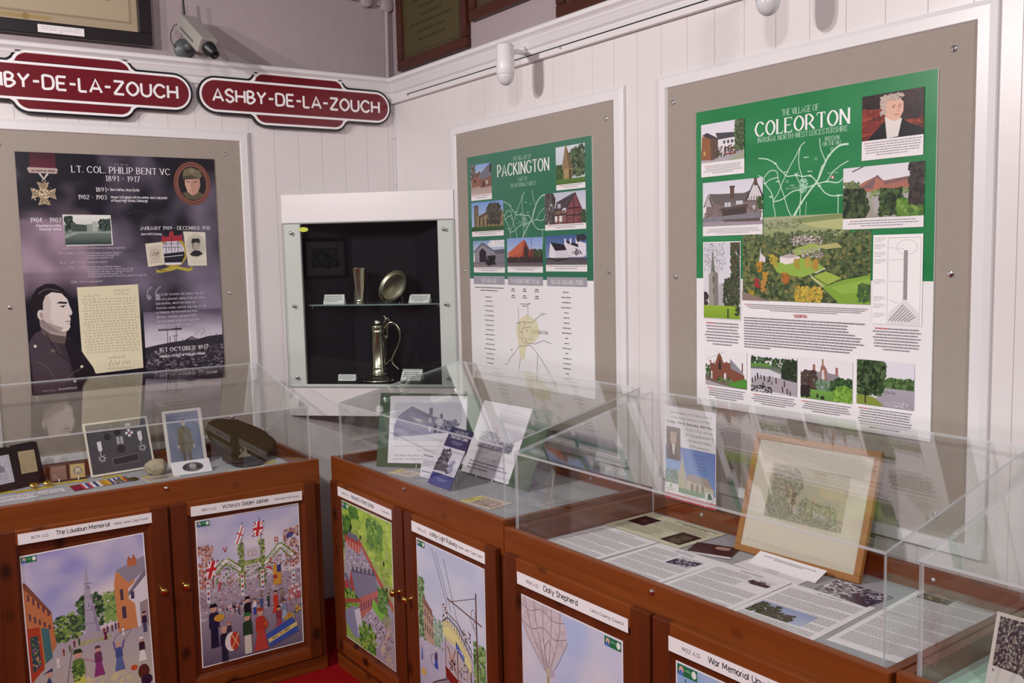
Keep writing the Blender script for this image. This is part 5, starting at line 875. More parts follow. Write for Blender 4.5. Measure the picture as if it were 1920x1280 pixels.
# --- COLEORTON
p = Pr(.787, .910, 'e9e5e7', .005, seed=41); H = p.H; p.noiseg(0, 0, 100, 64.8, 14, 16, lambda u, v: mixc('15743f', '2a8450', .5 + .8 * noise.noise(Vector((u * 5, v * 9, 1)))))
p.t('THE VILLAGE OF', 49.2, 6.6, 2.1, 'c5dccb', 'serif', 'c', .13, 15.6); p.t('COLEORTON', 49.3, 12.6, 5.0, 'efebeb', 'serif', 'c', .19, 39.4, .2); p.t('IN RURAL NORTH-WEST LEICESTERSHIRE', 49.6, 14.9, 1.7, 'c5dccb', 'serif', 'c', .13, 37.8)
roadmap(p, 31, 15.6, 69, 43.6, 'c2dccb', '9cc7ab', ('COLEORTON', 84, 42), (84, 46)); p.t('BREEDON', 62.6, 17.4, 1.35, 'c2dccb', 'serif', 'c', .14, 5.6); p.t('ON THE HILL', 62.6, 19.1, 1.35, 'c2dccb', 'serif', 'c', .14, 7.6); p.ring(62.6, 20.4, .6, .6, .15, 'c2dccb', 12)
p.r(33.4, 42.2, 67.7, 52, '8f9a6c'); p.area(23.7, 42.2, 78.1, 72.8, 100, 56)
p.g(0, 12, 100, 56, '5f6c44', '414f34'); p.g(18, 0, 81, 14, 'a3a886', '8d9a68'); p.p([(40, 2), (80, 0), (80, 3), (48, 5)], '7d8c5c'); p.p([(48, 5), (80, 3), (80, 10), (60, 8)], 'b3b67e'); p.b(18, 2, 50, 8, 50, 1.6, ['6f7a5c', '8a8a6c', '5d6a4a'], .4)
p.b(0, 12, 100, 56, 620, 2.6, ['4b5c38', '5c6c42', '3c4c30', '6f7848', '7d7a48', '2f4028'], .9); p.b(0, 10, 100, 18, 110, 2, ['5c6a4a', '4a5a3c', '6f7a55'], .6)
p.b(40, 13, 66, 19, 120, 1, ['cdbcc0', 'a5918f', 'dcd2d6', '7a6a66'], .5); p.p([(26, 32), (44, 26), (60, 30), (68, 34), (50, 40), (30, 37)], '8fae4a'); p.p([(42, 22), (56, 18), (68, 20), (58, 24), (44, 26)], '97ac5a'); p.p([(60, 20), (76, 18), (80, 21), (68, 22)], 'b0ac74'); p.p([(56, 40), (68, 36), (80, 40), (66, 46)], '9ab04c'); p.l([(56, 38), (70, 45), (80, 41)], .7, '55663a'); p.l([(56, 38), (66, 46)], .6, 'd3cdc0'); p.l([(60, 37), (68, 34)], .6, 'd3cdc0')
p.p([(66, 46), (82, 41), (100, 38), (100, 56), (78, 56)], '7ea43c'); p.p([(72, 46), (100, 40), (100, 48), (80, 50)], '8eb04a'); p.b(92, 44, 100, 54, 26, 2.4, ['3c5a30', '4f6c3a'])
p.p([(32, 30), (32, 26.4), (40, 24.4), (48, 26.4), (48, 29.6), (37, 31.6)], 'e2d8d2'); p.p([(32, 26.4), (40, 24.4), (48, 26.4), (40, 27.6)], 'b5a6a8'); p.b(48, 21, 66, 27, 50, 1.2, ['cdc2c2', 'a89a9a', '8f8884'], .5)
for x in (40.4, 42.4, 44): p.l([(x, 24.6), (x, 22)], .5, 'a89a9a')
p.p([(14.6, 30), (15.4, 24), (15.8, 19), (16.2, 24), (20, 27), (20, 30)], 'd6cdd0')
for x, y, c in ((15, 33, 'b8822c'), (13, 44, 'a03038'), (20, 40, 'b38a34'), (36, 40, 'b06a34'), (38, 42, 'a8662c'), (26, 28, 'b3a03c'), (28, 30, 'a9983c'), (54, 30, 'b09a4a'), (60, 32, 'b0883c'), (46, 31, 'a58f3a'), (18, 46, 'b5803c'), (8, 52, 'a8902c')): p.b(x - 2, y - 3, x + 2, y + 3, 12, 1.5, [c])
p.b(44, 46, 66, 56, 130, 1.6, ['c0a03c', 'b58c34', 'a5a04a', '8a8a3c', 'd0b24c']); p.p([(0, 50), (4, 51), (24, 56), (0, 56)], '8a746c'); p.full()
p.mk = p.z
h = frameph(p, 2.9, 5.2, 24.6, 25.4, 20); psky(p, 100, h * .7, 'd9d6e0', 'e2dde0'); p.g(0, h * .66, 100, h, '8a8088', 'b0a8ae'); p.p([(0, h * .92), (2, h * .3), (22, h * .36), (24, h * .94)], '8c5c3c'); p.p([(22, h * .38), (40, h * .4), (40, h * .9), (24, h * .96)], '5c4a40'); p.p([(2, h * .28), (14, h * .22), (40, h * .4), (20, h * .38)], '3c3840'); p.p([(40, h * .42), (84, h * .4), (84, h * .74), (40, h * .88)], 'dcd8de'); p.p([(34, h * .26), (76, h * .3), (86, h * .42), (40, h * .44)], '45424c')
for i in range(4): p.r(52 + i * 9, h * .48, 57 + i * 9, h * .56, '4a4650'); p.r(54 + i * 8, h * .66, 58 + i * 8, h * .78, '3a3640')
p.r(6, h * .7, 10, h * .8, 'c9a05a'); p.b(30, h * .62, 86, h * .86, 50, 3, ['3a4a30', '8a4a44', '2c3a28']); p.b(80, 0, 100, h * .74, 110, 5, ['46583c', '5c6f4c', '34442e']); p.p([(60, h), (100, h * .76), (100, h)], '9aa08c'); p.full(); cap(p, 4, 21.2, 23.8, 24.6, 5)
h = frameph(p, 3.7, 27.6, 33.3, 48.3, 44.6); psky(p, 100, h * .6, 'd2d0dc', 'dfdbe0'); p.p([(4, h * .8), (8, h * .4), (14, h * .26), (34, h * .3), (60, h * .36), (96, h * .2), (98, h * .86)], '7a6a68'); p.p([(10, h * .26), (28, h * .28), (70, h * .3), (82, h * .24), (72, h * .5), (30, h * .54), (22, h * .5)], '635c5c'); p.r(47, h * .12, 54, h * .4, '5c4640'); p.r(46, h * .12, 55, h * .16, '4a3832'); p.p([(74, h * .46), (88, h * .02), (99, h * .34), (98, h * .48)], 'cfc8cc'); p.l([(73, h * .48), (88, h * .02), (100, h * .4)], 2.4, '2c262a'); p.r(86, 0, 91, h * .16, '5c4640')
for i in range(5): p.l([(78 + i * 4, h * (.38 - .0 * i)), (78 + i * 4, h * .5)], 1, '2c262a')
p.p([(2, h * .54), (9, h * .3), (16, h * .56)], 'b8b0b4'); p.l([(2, h * .56), (9, h * .28), (17, h * .56)], 1.6, '3a3236'); p.r(38, h * .48, 48, h * .58, 'c4c4cc'); p.r(57, h * .46, 68, h * .54, 'c4c4cc'); p.l([(43, h * .48), (43, h * .58)], .8, '4a4448'); p.p([(32, h * .6), (74, h * .56), (74, h * .76), (34, h * .78)], '463a38'); p.p([(28, h * .62), (76, h * .54), (76, h * .6), (30, h * .66)], '54494a'); p.b(2, h * .64, 34, h * .8, 30, 3, ['8a7a76', '6f6260'], .6); p.b(76, h * .56, 98, h * .78, 30, 3, ['8a7a76', '6f6260'], .6); p.r(84, h * .58, 88, h * .66, 'b8b4ba'); p.b(92, h * .4, 100, h * .64, 20, 4, ['3a4c2e', '4f6038']); p.p([(0, h * .8), (96, h * .74), (96, h * .92), (0, h * .92)], '7f7c86')
for i in range(7): p.l([(6 + i * 14, h * .78), (6 + i * 14, h * .9)], .7, '5a565e')
p.r(0, h * .9, 100, h, '9a9098'); p.p([(36, h * .86), (96, h * .86), (96, h * .93), (36, h * .91)], '5f4f50'); p.full(); cap(p, 4.8, 45.6, 32.8, 47.8, 4)
# sitter portrait: plain man in dark coat
h = frameph(p, 74.2, 4.8, 95.9, 25.5, 19.2); p.g(0, 0, 100, h, '2c1c1e', '7a2a22'); p.b(0, h * .3, 100, h, 90, 12, ['7a2820', '8c3426', '5a1e1c', '96402c'], .6); p.b(60, 0, 100, h * .6, 40, 10, ['2a1a1e', '3a2024'], .8); p.b(0, 0, 40, h * .3, 30, 9, ['1e1416', '301c1e'], .6); p.p([(8, h), (28, h * .74), (40, h * .58), (62, h * .56), (78, h * .72), (100, h * .86), (100, h)], '14121a'); p.p([(38, h * .52), (56, h * .56), (66, h * .6), (60, h * .98), (42, h)], 'dcd3d0'); p.p([(36, h * .2), (46, h * .1), (58, h * .12), (68, h * .24), (68, h * .44), (62, h * .6), (54, h * .64), (42, h * .56), (36, h * .44)], 'd9ab98'); p.b(32, h * .04, 68, h * .18, 60, 3.4, ['b8a298', 'c2aea4', 'ac988e'], .6); p.b(31, h * .10, 40, h * .46, 50, 2.6, ['b8a298', 'ac988e', 'c2aea2'], 1.3); p.l([(50, h * .3), (56, h * .3)], 1.2, '8a5c50'); p.l([(60, h * .29), (65, h * .3)], 1.2, '8a5c50'); p.l([(59, h * .31), (61, h * .42), (57, h * .43)], 1, 'b07a68'); p.l([(54, h * .5), (61, h * .5)], 1.3, 'a5574c'); p.e(52, h * .34, 1.3, .9, '3a2c2c'); p.e(62, h * .34, 1.2, .9, '3a2c2c'); p.full(); cap(p, 74.9, 19.9, 95.4, 24.6, 6)
h = frameph(p, 67.3, 27.4, 96.5, 47.8, 44.2); psky(p, 100, h * .5, 'd9d5dd', 'e0dce0'); p.g(0, h * .42, 100, h, 'a3a596', '9a948c'); p.p([(20, h * .44), (22, h * .34), (30, h * .28), (44, h * .2), (52, h * .3), (88, h * .24), (92, h * .28), (92, h * .46), (24, h * .5)], 'a56a5c'); p.p([(24, h * .42), (44, h * .18), (52, h * .32), (90, h * .24), (88, h * .3), (52, h * .38), (38, h * .44)], '7a5f62'); p.p([(38, h * .46), (42, h * .22), (52, h * .32), (52, h * .46)], 'ad6f60'); p.b(2, h * .3, 20, h * .48, 26, 4, ['5c6c4c', '7a8258']); p.b(34, h * .46, 90, h * .62, 90, 3, ['748c4c', '8ba05c', '5c7440'], .5); p.p([(38, h * .6), (88, h * .56), (70, h * .84), (40, h * .92)], 'aaa4a4'); p.b(0, h * .44, 32, h, 160, 5, ['2c3a26', '3c4c30', '1e2a1c', '4c5c3c']); p.b(48, h * .48, 74, h * .94, 110, 4.5, ['34462a', '4a6034', '22301e']); p.b(70, h * .7, 100, h, 100, 5, ['5c8434', '486a2e', '7a9c48']); p.b(84, 0, 100, h * .76, 110, 5, ['2a2426', '3a3430', '463c38']); p.l([(12, h * .08), (26, 0)], 1, '4a4044'); p.r(62, h * .1, 66, h * .3, '5c6c4c') if 0 else None; p.full(); cap(p, 68.2, 45, 95.8, 47.4, 3)
p.z = p.mk; p.r(3.8, 50.6, 22.9, 80.6, 'e6e1e2'); p.area(4.2, 51, 22.6, 80.3, 100, 159); psky(p, 100, 159, 'cfcdd8', 'dcd8de'); p.p([(14, 140), (14, 66), (20, 62), (22, 40), (25, 14), (28, 40), (32, 60), (40, 64), (42, 138)], '9a948c'); p.p([(25, 14), (28, 40), (32, 60), (40, 64), (42, 138), (28, 138), (26, 40)], '7f7a72'); p.p([(20, 62), (25, 14), (32, 60)], '6f746a'); p.r(25, 70, 29, 84, '54504c'); p.r(26, 96, 29, 106, '54504c'); p.p([(42, 86), (62, 84), (62, 136), (42, 138)], 'b0aab0'); p.b(0, 0, 60, 60, 130, 1.1, ['6a6058', '7f746c'], 3, 4); p.b(0, 104, 10, 140, 20, 5, ['3a2c2c']); p.b(76, 0, 100, 80, 110, 6, ['33402c', '46563a', '5a4a38']); p.b(56, 70, 100, 140, 150, 6, ['3f4a34', '2c3626', '54543c']); p.g(0, 132, 100, 159, '8fae34', '7c9c2c'); p.r(66, 138, 70, 158, '3a3226'); p.b(88, 134, 100, 150, 14, 4, ['34402c']); p.full(); cap(p, 4.6, 82, 22.4, 91.4, 8)
p.z = p.mk; p.r(79, 49.9, 96.5, 79, 'efecec'); p.l([(84.4, 51), (95.8, 51), (95.8, 78.6), (84.4, 78.6), (84.4, 51)], .16, 'a09a9e'); p.r(90.0, 55, 91.4, 71, 'a39c9e')
for i in range(22): p.l([(90, 55.4 + i * .72), (91.4, 55.1 + i * .72)], .16, '6a6468')
p.p([(90.6, 70.6), (85, 75), (84.8, 78.4), (95.6, 78.4), (95.6, 75)], 'dedadb')
for i in range(7): p.l([(85 + i * 1.1, 77.8), (90.2 + i * .7, 72.4 + i * .6)], .45, 'a39c9e')
p.ring(91, 54, 3.6, 2.4, .12, 'b3adb0'); p.l([(85, 54), (90, 54.6)], .12, 'b3adb0'); p.l([(85, 58), (90, 58)], .12, 'b3adb0'); p.l([(85, 65), (90, 65)], .12, 'b3adb0'); p.l([(85, 71), (88, 72)], .12, 'b3adb0')
for y in (50.8, 53, 55.6, 57.8, 64.4, 70, 72.4, 75.4): p.tx(79.5, y, 83.8, y + 1.7, 3, 'a8a2a6', .35, 'l')
cap(p, 79.2, 80.2, 96.4, 88, 8)
cap(p, 24.4, 74.2, 77.6, 76.8, 4); p.t('COLEORTON', 50.2, 78.3, .95, 'b8343c', 'sans', 'c', .2, 5.4); p.tx(24.6, 79.2, 76.4, 91.2, 12, '7d7880', .42, 'l', None, 1, .25)
h = frameph(p, 5, 92.8, 26, 106, 106.9); p.area(5, 92.8, 26, 106.9, 100, 67); psky(p, 100, 50, 'e6e1e4', 'e4dfe2'); p.p([(10, 54), (12, 24), (24, 26), (30, 10), (34, 4), (40, 12), (44, 22), (60, 22), (66, 30), (94, 42), (96, 58), (40, 62)], '7c4a3a'); p.p([(60, 14), (66, 18), (92, 38), (92, 42), (62, 32)], '8a8890'); p.r(88, 20, 91, 36, '7a4c40'); p.p([(32, 36), (32, 22), (35, 16), (39, 22), (39, 36)], '34262a'); p.r(14, 40, 17, 56, 'd6d0d4'); p.r(46, 42, 51, 56, 'd6d0d4')
for i in range(6): p.r(10 + i * 10, 20 + (i % 2) * 2, 14 + i * 10, 24, '8a5444')
p.b(0, 30, 12, 58, 20, 4, ['3f5430']); p.b(28, 50, 66, 62, 50, 3, ['4c6a38', '3a4c30', '6f8a5a']); p.p([(0, 50), (34, 60), (70, 56), (100, 50), (100, 67), (0, 67)], '6f5f5a'); p.p([(50, 62), (98, 48), (100, 66), (74, 66)], '4c8a34'); p.p([(0, 58), (40, 64), (70, 67), (0, 67)], 'a8a0a6'); p.l([(0, 20), (48, 2)], .6, '9a949a')
p.full(); p.z = p.mk; p.area(27.9, 92.6, 49.1, 107, 100, 68); psky(p, 100, 20, 'e4e0e6', 'd9d6dc'); p.b(0, 6, 100, 20, 90, 4, ['2e4a2a', '3c5a34', '24381f']); p.g(0, 20, 100, 68, '4c5c40', 'd6d2da'); p.p([(0, 28), (40, 26), (70, 34), (60, 44), (30, 50), (0, 46)], 'cdc9d2'); p.p([(0, 18), (40, 16), (46, 22), (0, 24)], '5f8a3c'); p.b(68, 8, 100, 50, 110, 5, ['1e2c1c', '2c3c26']); p.p([(14, 42), (44, 38), (100, 44), (100, 68), (0, 62)], 'a39aa2'); p.b(0, 56, 50, 68, 30, 4, ['2a2c2c'], .5)
for i in range(7): p.l([(15 + i * 8, 42 + i * 2.6), (15 + i * 8, 34 + i * 3.4)], 2, '3a1f22') if i < 5 else None
for x, y in ((4, 44), (10, 40), (16, 36), (28, 50), (46, 60), (56, 40), (70, 54), (74, 44), (80, 56), (86, 60), (42, 38), (30, 38)): p.l([(x, y), (x + .6, y + 10)], 2.4, '3a2024')
p.full(); p.z = p.mk; p.area(50.7, 92.4, 71.9, 106.9, 100, 68); psky(p, 100, 60, 'e4dee2', 'e6e0e4'); p.p([(18, 30), (24, 20), (38, 22), (40, 12), (44, 8), (50, 14), (54, 22), (74, 24), (82, 38), (40, 40), (18, 38)], '8a848a'); p.p([(38, 44), (40, 14), (44, 8), (50, 14), (54, 44)], '9a6a5c'); p.p([(41, 36), (42, 18), (46, 18), (48, 36)], 'cdc8cc'); p.r(24, 10, 29, 22, '9a6a5c'); p.r(42, 0, 45, 10, '9a6a5c'); p.r(68, 12, 73, 24, '9a6a5c'); p.b(0, 22, 34, 60, 130, 4.4, ['3c2c2c', '4a3a34', '54463c']); p.b(30, 34, 64, 54, 70, 4, ['4c6a44', '5f7c54', '7a8c84']); p.b(60, 30, 100, 52, 100, 5, ['2f4a28', '3c5c30', '24381f']); p.g(0, 52, 70, 68, '6f9a44', '5f8a3c'); p.b(66, 42, 100, 66, 90, 5, ['6f9c34', '5a842c', '86ac44']); p.b(0, 48, 18, 64, 40, 5, ['2c2422']); p.e(34, 62, 2, 4, '2c2422'); p.e(44, 64, 4, 3, '2c2422')
p.full(); p.z = p.mk; p.area(73.6, 91.2, 94.4, 106.3, 100, 72); psky(p, 100, 60, 'dcd8e0', 'd9d4dc'); p.b(48, 26, 100, 44, 120, 5, ['4c6a38', '5f7c48', '384f2c']); p.g(36, 42, 100, 72, 'a59ea8', '9a929c'); p.b(0, 0, 50, 54, 220, 6, ['2c3f24', '3c5230', '1e2c1a', '4f6640']); p.p([(0, 56), (30, 58), (46, 68), (46, 72), (0, 72)], '7d8c3c'); p.l([(16, 50), (16, 70)], 2.4, '2a2420'); p.b(50, 62, 90, 70, 22, 3, ['c4bfc9', 'b3adb8'], .4); p.b(46, 46, 70, 52, 12, 2, ['6f6a70'], .5); p.full()
for x0, x1, y0, y1, n in ((5.6, 25.4, 107.9, 112.4, 5), (28.4, 48.6, 108, 112, 5), (51, 71.4, 107.9, 111.9, 5), (74, 94, 107.4, 114.4, 8)): cap(p, x0, y0, x1, y1, n)
o = p.build('exhibition_poster', WB @ T(1.9965, -.0115, 1.137) @ RX(90), 'printg'); tag(o, 'large green and white village poster titled COLEORTON, on the right', 'poster')
# ================================================================== things in the middle case (papers and drawing)
Z2 = .7725
def sheet(fr, s, t, z, w, h, label, p, yaw=0, cat='paper sheet', group=None, name='paper_sheet', mat='printm'):
    o = p.build(name, flat(fr, s, t, z, yaw), mat); return tag(o, label, cat, group)
def page(w, h, seed, head, paras, bg='e6e3e6', col='6f6b72', ph=None, x0=7, x1=93, wrap=None):
    p = Pr(w, h, bg, .0006, seed=seed); H = p.H; y = 7
    for k in range(head): p.tx(24, y, 78, y + 2.4, 1, '4a464e', .6, 'c'); y += 3.6
    y += 2.5
    for n in paras:
        a, b = x0, x1
        if wrap and wrap[1] < y + n * 1.4 and y < wrap[3]: (a, b) = (x0, wrap[0] - 2) if wrap[0] > 50 else (wrap[2] + 2, x1)
        p.tx(a, y, b, y + n * 2.5, n, col, .42, 'l', None, 0, .7); y += n * 2.5 + 2.6
        if y > H - 10: break
    return p
G2 = 'printed sheets laid flat in the middle case'
p = page(.231, .312, 51, 1, [10, 9, 8, 10, 6]); sheet(FB, 1.1985, .058, Z2, 0, 0, 'dense white text sheet at the left end of the middle case', p, 0, group=G2)
p = Pr(.315, .205, 'cfcdb2', .0006, seed=52); H = p.H; p.tx(40, 4, 96, 10, 2, '3c3a34', .55, 'c'); p.tx(30, 12, 96, 32, 8, '6f6c58', .42); p.tx(6, 34, 60, 60, 10, '6f6c58', .42); p.area(6, 14, 29, 40, 100, 100); p.r(0, 0, 100, 100, '1e1214'); p.b(30, 30, 70, 60, 14, 8, ['3c2420', '5a3a30']); p.full().area(69, 26, 94, 58, 100, 100); p.r(0, 0, 100, 100, '2a2420'); p.b(20, 20, 80, 90, 40, 10, ['4a4a3c', '3a342c', '5c5a4c', '6a5c44']); p.full(); sheet(FB, 1.194, .372, Z2 + .0012, 0, 0, 'yellowish sheet with two dark portrait pictures at the back left', p, 0, group=G2)
p = page(.226, .297, 53, 2, [7, 6, 7, 9, 8], wrap=(52, 10, 92, 40)); p.area(55, 18, 90, 52, 100, 100); p.r(0, 0, 100, 100, 'c8c6cc'); p.p([(0, 30), (20, 40), (40, 36), (60, 20), (100, 10), (100, 60), (60, 80), (30, 90), (0, 96)], '2c3048'); p.b(10, 20, 96, 80, 40, 7, ['dcdce2', '3c4058', '1e2236', 'b5b5c0']); p.full(); sheet(FB, 1.4465, .073, Z2, 0, 0, 'white text sheet with a blue-black photo of a group of men', p, 2, group=G2)
p = page(.226, .300, 54, 2, [7, 8, 8, 9, 8], wrap=(60, 10, 92, 40)); p.area(60, 14, 90, 38, 100, 100); p.r(0, 0, 100, 100, 'd8d5da'); p.p([(0, 70), (10, 40), (40, 50), (60, 30), (70, 50), (100, 60), (96, 90), (30, 96)], '3a3038'); p.b(30, 20, 90, 60, 14, 5, ['8a828c', '4a424c']); p.full(); sheet(FB, 1.680, .080, Z2, 0, 0, 'white text sheet with a small dark engraving near its top right', p, 3.5, group=G2)
p = page(.228, .300, 55, 1, [9, 9, 8, 6, 6]); p.area(8, 66, 74, 100, 100, 60); p.g(0, 0, 100, 60, '8ea0c4', 'b5bfd6'); p.b(0, 6, 46, 60, 70, 7, ['3a4a34', '4c5c40', '2c3a2a']); p.b(30, 28, 80, 60, 60, 6, ['4a5244', '3a4038', '54584c']); p.p([(60, 30), (74, 22), (76, 34)], '4a4a46'); p.full(); sheet(FB, 1.9055, .090, Z2, 0, 0, 'white text sheet with a blue sky and dark trees picture low on the page', p, 4, group=G2)
p = page(.197, .46, 56, 1, [10, 12, 12, 10, 12, 9, 12]); p.area(9, 8, 48, 42, 100, 88); p.r(0, 0, 100, 88, '2a2218'); p.b(20, 20, 76, 70, 30, 9, ['5a4a2c', '8a7a4a', '3a2e1e', 'a8985c']); p.full(); sheet(FB, 2.146, .162, Z2, 0, 0, 'tall text sheet at the right end with a dark gold picture at its top', p, 4.5, group=G2)
p = Pr(.155, .105, '9a9aa0', .0006, seed=57); H = p.H; p.b(0, 0, 100, H, 200, 6, ['3a3c4c', '5c5e6e', 'c4c2cc', '8a8a96', '24263a', 'd6d4dc']); p.b(50, H * .4, 100, H, 60, 6, ['3a4458', '2a3048']); sheet(FB, 1.942, .397, Z2 + .0008, 0, 0, 'black and white photograph lying behind the sheets right of the framed drawing', p, -3, 'photograph', None, 'photograph', 'printg')
# framed drawing leaning back
TD = upright(FB, 1.613, .493, Z2 + .001, 18, 3); root = empty('framed_drawing', TD, 'framed faint drawing of a tree and ruins leaning back in a light wooden frame', 'framed drawing'); w, h = .386, .340
mb = MB()
for a, b in (((0, 0, -.010), (w, .018, .006)), ((0, h - .018, -.010), (w, h, .006)), ((0, .0181, -.010), (.018, h - .0181, .006)), ((w - .018, .0181, -.010), (w, h - .0181, .006))): mb.box(a, b, M['pineframe'], .002)
mb.build('frame', root)
p = Pr(w - .034, h - .034, 'd4cab8', .002, seed=58); H = p.H; p.r(2, 2, 98, H - 2, 'd8cdbc'); x0, y0, x1, y1 = 16, 17, 84, 60; p.area(x0, y0, x1, y1, 100, 64); p.noiseg(0, 0, 100, 64, 12, 8, lambda u, v: mixc('b5ad98', 'beb59c', .5 + noise.noise(Vector((u * 4, v * 4, 1)))))
p.b(4, 2, 46, 42, 260, 2.4, ['9a9585', '8f8a7a', 'a8a291', '85806f'], .8, 7, lambda x, y: (x - 22) ** 2 / 500 + (y - 20) ** 2 / 420 < 1); p.b(2, 38, 34, 62, 120, 2.4, ['98937f', '8a8676', 'a59f8c']); p.b(0, 50, 100, 64, 200, 2.2, ['9c9786', 'a5a08e', '8f8a7a'], .5); p.l([(34, 30), (36, 56)], 1, '6c6a5c'); p.b(33, 30, 38, 44, 20, 1.5, ['5c5a50']); p.b(40, 36, 92, 60, 240, 1.6, ['a09a86', '98a088', 'aaa490', '8c8876', '7f7b6c'], .8)
for a in ([(44, 44), (50, 34), (58, 36), (66, 40), (74, 38)], [(52, 34), (52, 52)], [(60, 36), (61, 52)], [(70, 40), (70, 54)], [(78, 42), (90, 46), (92, 56)], [(84, 44), (84, 58)]): p.l(a, .5, '6f6c60')
p.full(); p.r(2.4, H - 9, 5.4, H - 5.4, 'e0dac8'); p.r(3.6, H - 7.8, 4.2, H - 6.8, '6a6458'); p.build('mounted_drawing', T(.017, .017, .001), 'printg', root)
mb = MB(); mb.box((.017, .017, .0035), (w - .017, h - .017, .0045), M['lid']); mb.build('glazing', root); mb = MB(); mb.box((.01, .01, -.012), (w - .01, h - .01, -.0101), M['capband']); mb.tube([(w * .5, h * .8, -.012), (w * .5, .04, -.085)], .004, M['capband'], 6); mb.build('backing', root)
# labels by the drawing
p = Pr(.205, .078, 'e6e1e4', .0008, seed=60); p.tx(10, 8, 90, 14, 2, '6a666e', .45, 'c'); p.tx(34, 18, 66, 21, 1, '6a666e', .5, 'c'); p.tx(30, 25, 70, 28, 1, '6a666e', .5, 'c'); o = p.build('caption_label', flat(FB, 1.697, .388, Z2 + .0005, 0)); tag(o, 'white caption card lying flat below the framed drawing', 'caption card', 'captions by the framed drawing')
TL_ = upright(FB, 1.712, .432, Z2 + .0012, 68, 0); p = Pr(.212, .055, 'ece7ea', .0008, seed=61); p.tx(8, 6, 92, 11.5, 2, '6a666e', .45, 'c'); root = empty('caption_label', TL_, 'white caption card propped up against the framed drawing', 'caption card', 'captions by the framed drawing'); p.build('card', T(0, 0, 0), 'printm', root); 
for x in (.06, .15): mb = MB(); mb.box((x, .002, -.024), (x + .005, .05, -.0004), M['lide']); mb.build('clear_prop', root)
# dark portrait card with its strip
p = Pr(.13, .092, '24161a', .0009, seed=62); H = p.H; p.g(0, 0, 100, H, '2a181a', '1c1014'); p.e(66, 22, 17, 9, 'b58a7c'); p.e(66, 15, 17, 6, 'a89088'); p.p([(20, H), (48, 30), (80, 32), (100, H)], '2a1214'); o = p.build('portrait_card', flat(FB, 1.538, .372, Z2 + .0010, 22), 'printg'); tag(o, 'dark portrait postcard lying left of the framed drawing', 'postcard')
p = Pr(.140, .014, 'e6e1e4', .0006, seed=63); p.tx(4, 3, 96, 7, 1, '5c565e', .6); o = p.build('caption_label', flat(FB, 1.535, .357, Z2 + .0022, 22)); tag(o, 'narrow white caption strip in front of the dark portrait postcard', 'caption card')
# flyer standing against the back panel
p = Pr(.212, .298, 'dcd8de', .0006, seed=64); H = p.H
for i, (s_, c, wd) in enumerate((("Open exhibition at St Mary's Church,", '5c5860', 82), ('Ashby Road, Coleorton, LE67 8FB', '5c5860', 76)))  : p.t(s_, 52, 10 + i * 7.5, 3.2, c, 'sans', 'c', .13, wd)
p.t('Friday 17th & Saturday 18th May', 50, 25, 3.4, '4a464e', 'sans', 'c', .2, 88)
for i, (s_, wd) in enumerate((('11.00am-5.00pm each day', 52), ('Sir George Beaumont &', 54), ('the National Gallery', 46), ('200th anniversary', 40))): p.t(s_, 69, 32.5 + i * 8, 3.6 if i else 2.8, '6a666e', 'sans', 'c', .13, wd)
p.g(2, 59, 99, 122, '5a7fc0', '7a9ccf', '3f68b5', '6a8fcb'); p.area(4, 31, 32, 80, 100, 175); p.g(0, 0, 100, 175, '6a5c50', '5a4a40'); p.p([(10, 175), (20, 110), (40, 90), (64, 96), (90, 175)], '3a3430'); p.e(50, 62, 22, 32, 'b59e8c'); p.b(28, 26, 72, 50, 20, 9, ['b5a898', '9c9084']); p.p([(40, 92), (62, 92), (56, 150), (46, 140)], 'd6cec8'); p.full(); p.ring(18, 55, 0, 0, 0, 'ffffff', 3) if 0 else None
p.r(2, 81, 32, 116, '7fa0d3'); p.b(2, 96, 30, 116, 60, 3.4, ['6f8878', '8aa08c', '5c7566']); p.p([(28, 122), (28, 96), (30, 92), (33, 84), (36, 62), (38, 84), (40, 92), (42, 96), (44, 122)], 'b5ae94'); p.p([(44, 100), (50, 96), (84, 98), (94, 110), (96, 122), (44, 122)], '9c8f88'); p.p([(44, 106), (96, 112), (96, 124), (44, 124)], 'bdb59c')
for i in range(3): p.p([(52 + i * 10, 120), (52 + i * 10, 112), (55 + i * 10, 108), (58 + i * 10, 112), (58 + i * 10, 120)], '7c7468')
for i in range(6): p.tx(44, 66 + i * 5, 94, 68.4 + i * 5, 1, '4a68a8', .8, 'c')
p.g(26, 120, 80, 127, '6f9a70', '5f8a60'); p.r(2, 116, 28, 131, 'dfdce0'); p.e(13, 120, 3, 3, '8ab08c'); p.tx(5, 124, 24, 129, 2, '9aa8a0', .5); p.r(28, 127, 98, 131, 'dfdce0'); p.tx(30, 127, 76, 132, 2, '8a868e', .4, 'c'); p.e(88, 124, 9, 9, 'dad7dc'); p.ring(88, 124, 9, 9, .8, '9a969e'); p.p([(84, 128), (85, 120), (89, 117), (94, 126)], '3a6a50')
p.r(0, 132, 100, H, 'b04650'); p.t('ashbydelazouchmuseum.org.uk', 50, 138, 2.6, 'e6dfe2', 'sans', 'c', .16, 74)
o = p.build('exhibition_flyer', upright(FB, 1.2635, .5705, .8405, 0, 0), 'printg'); tag(o, 'white and blue church exhibition flyer with a red footer inside the middle case', 'flyer')
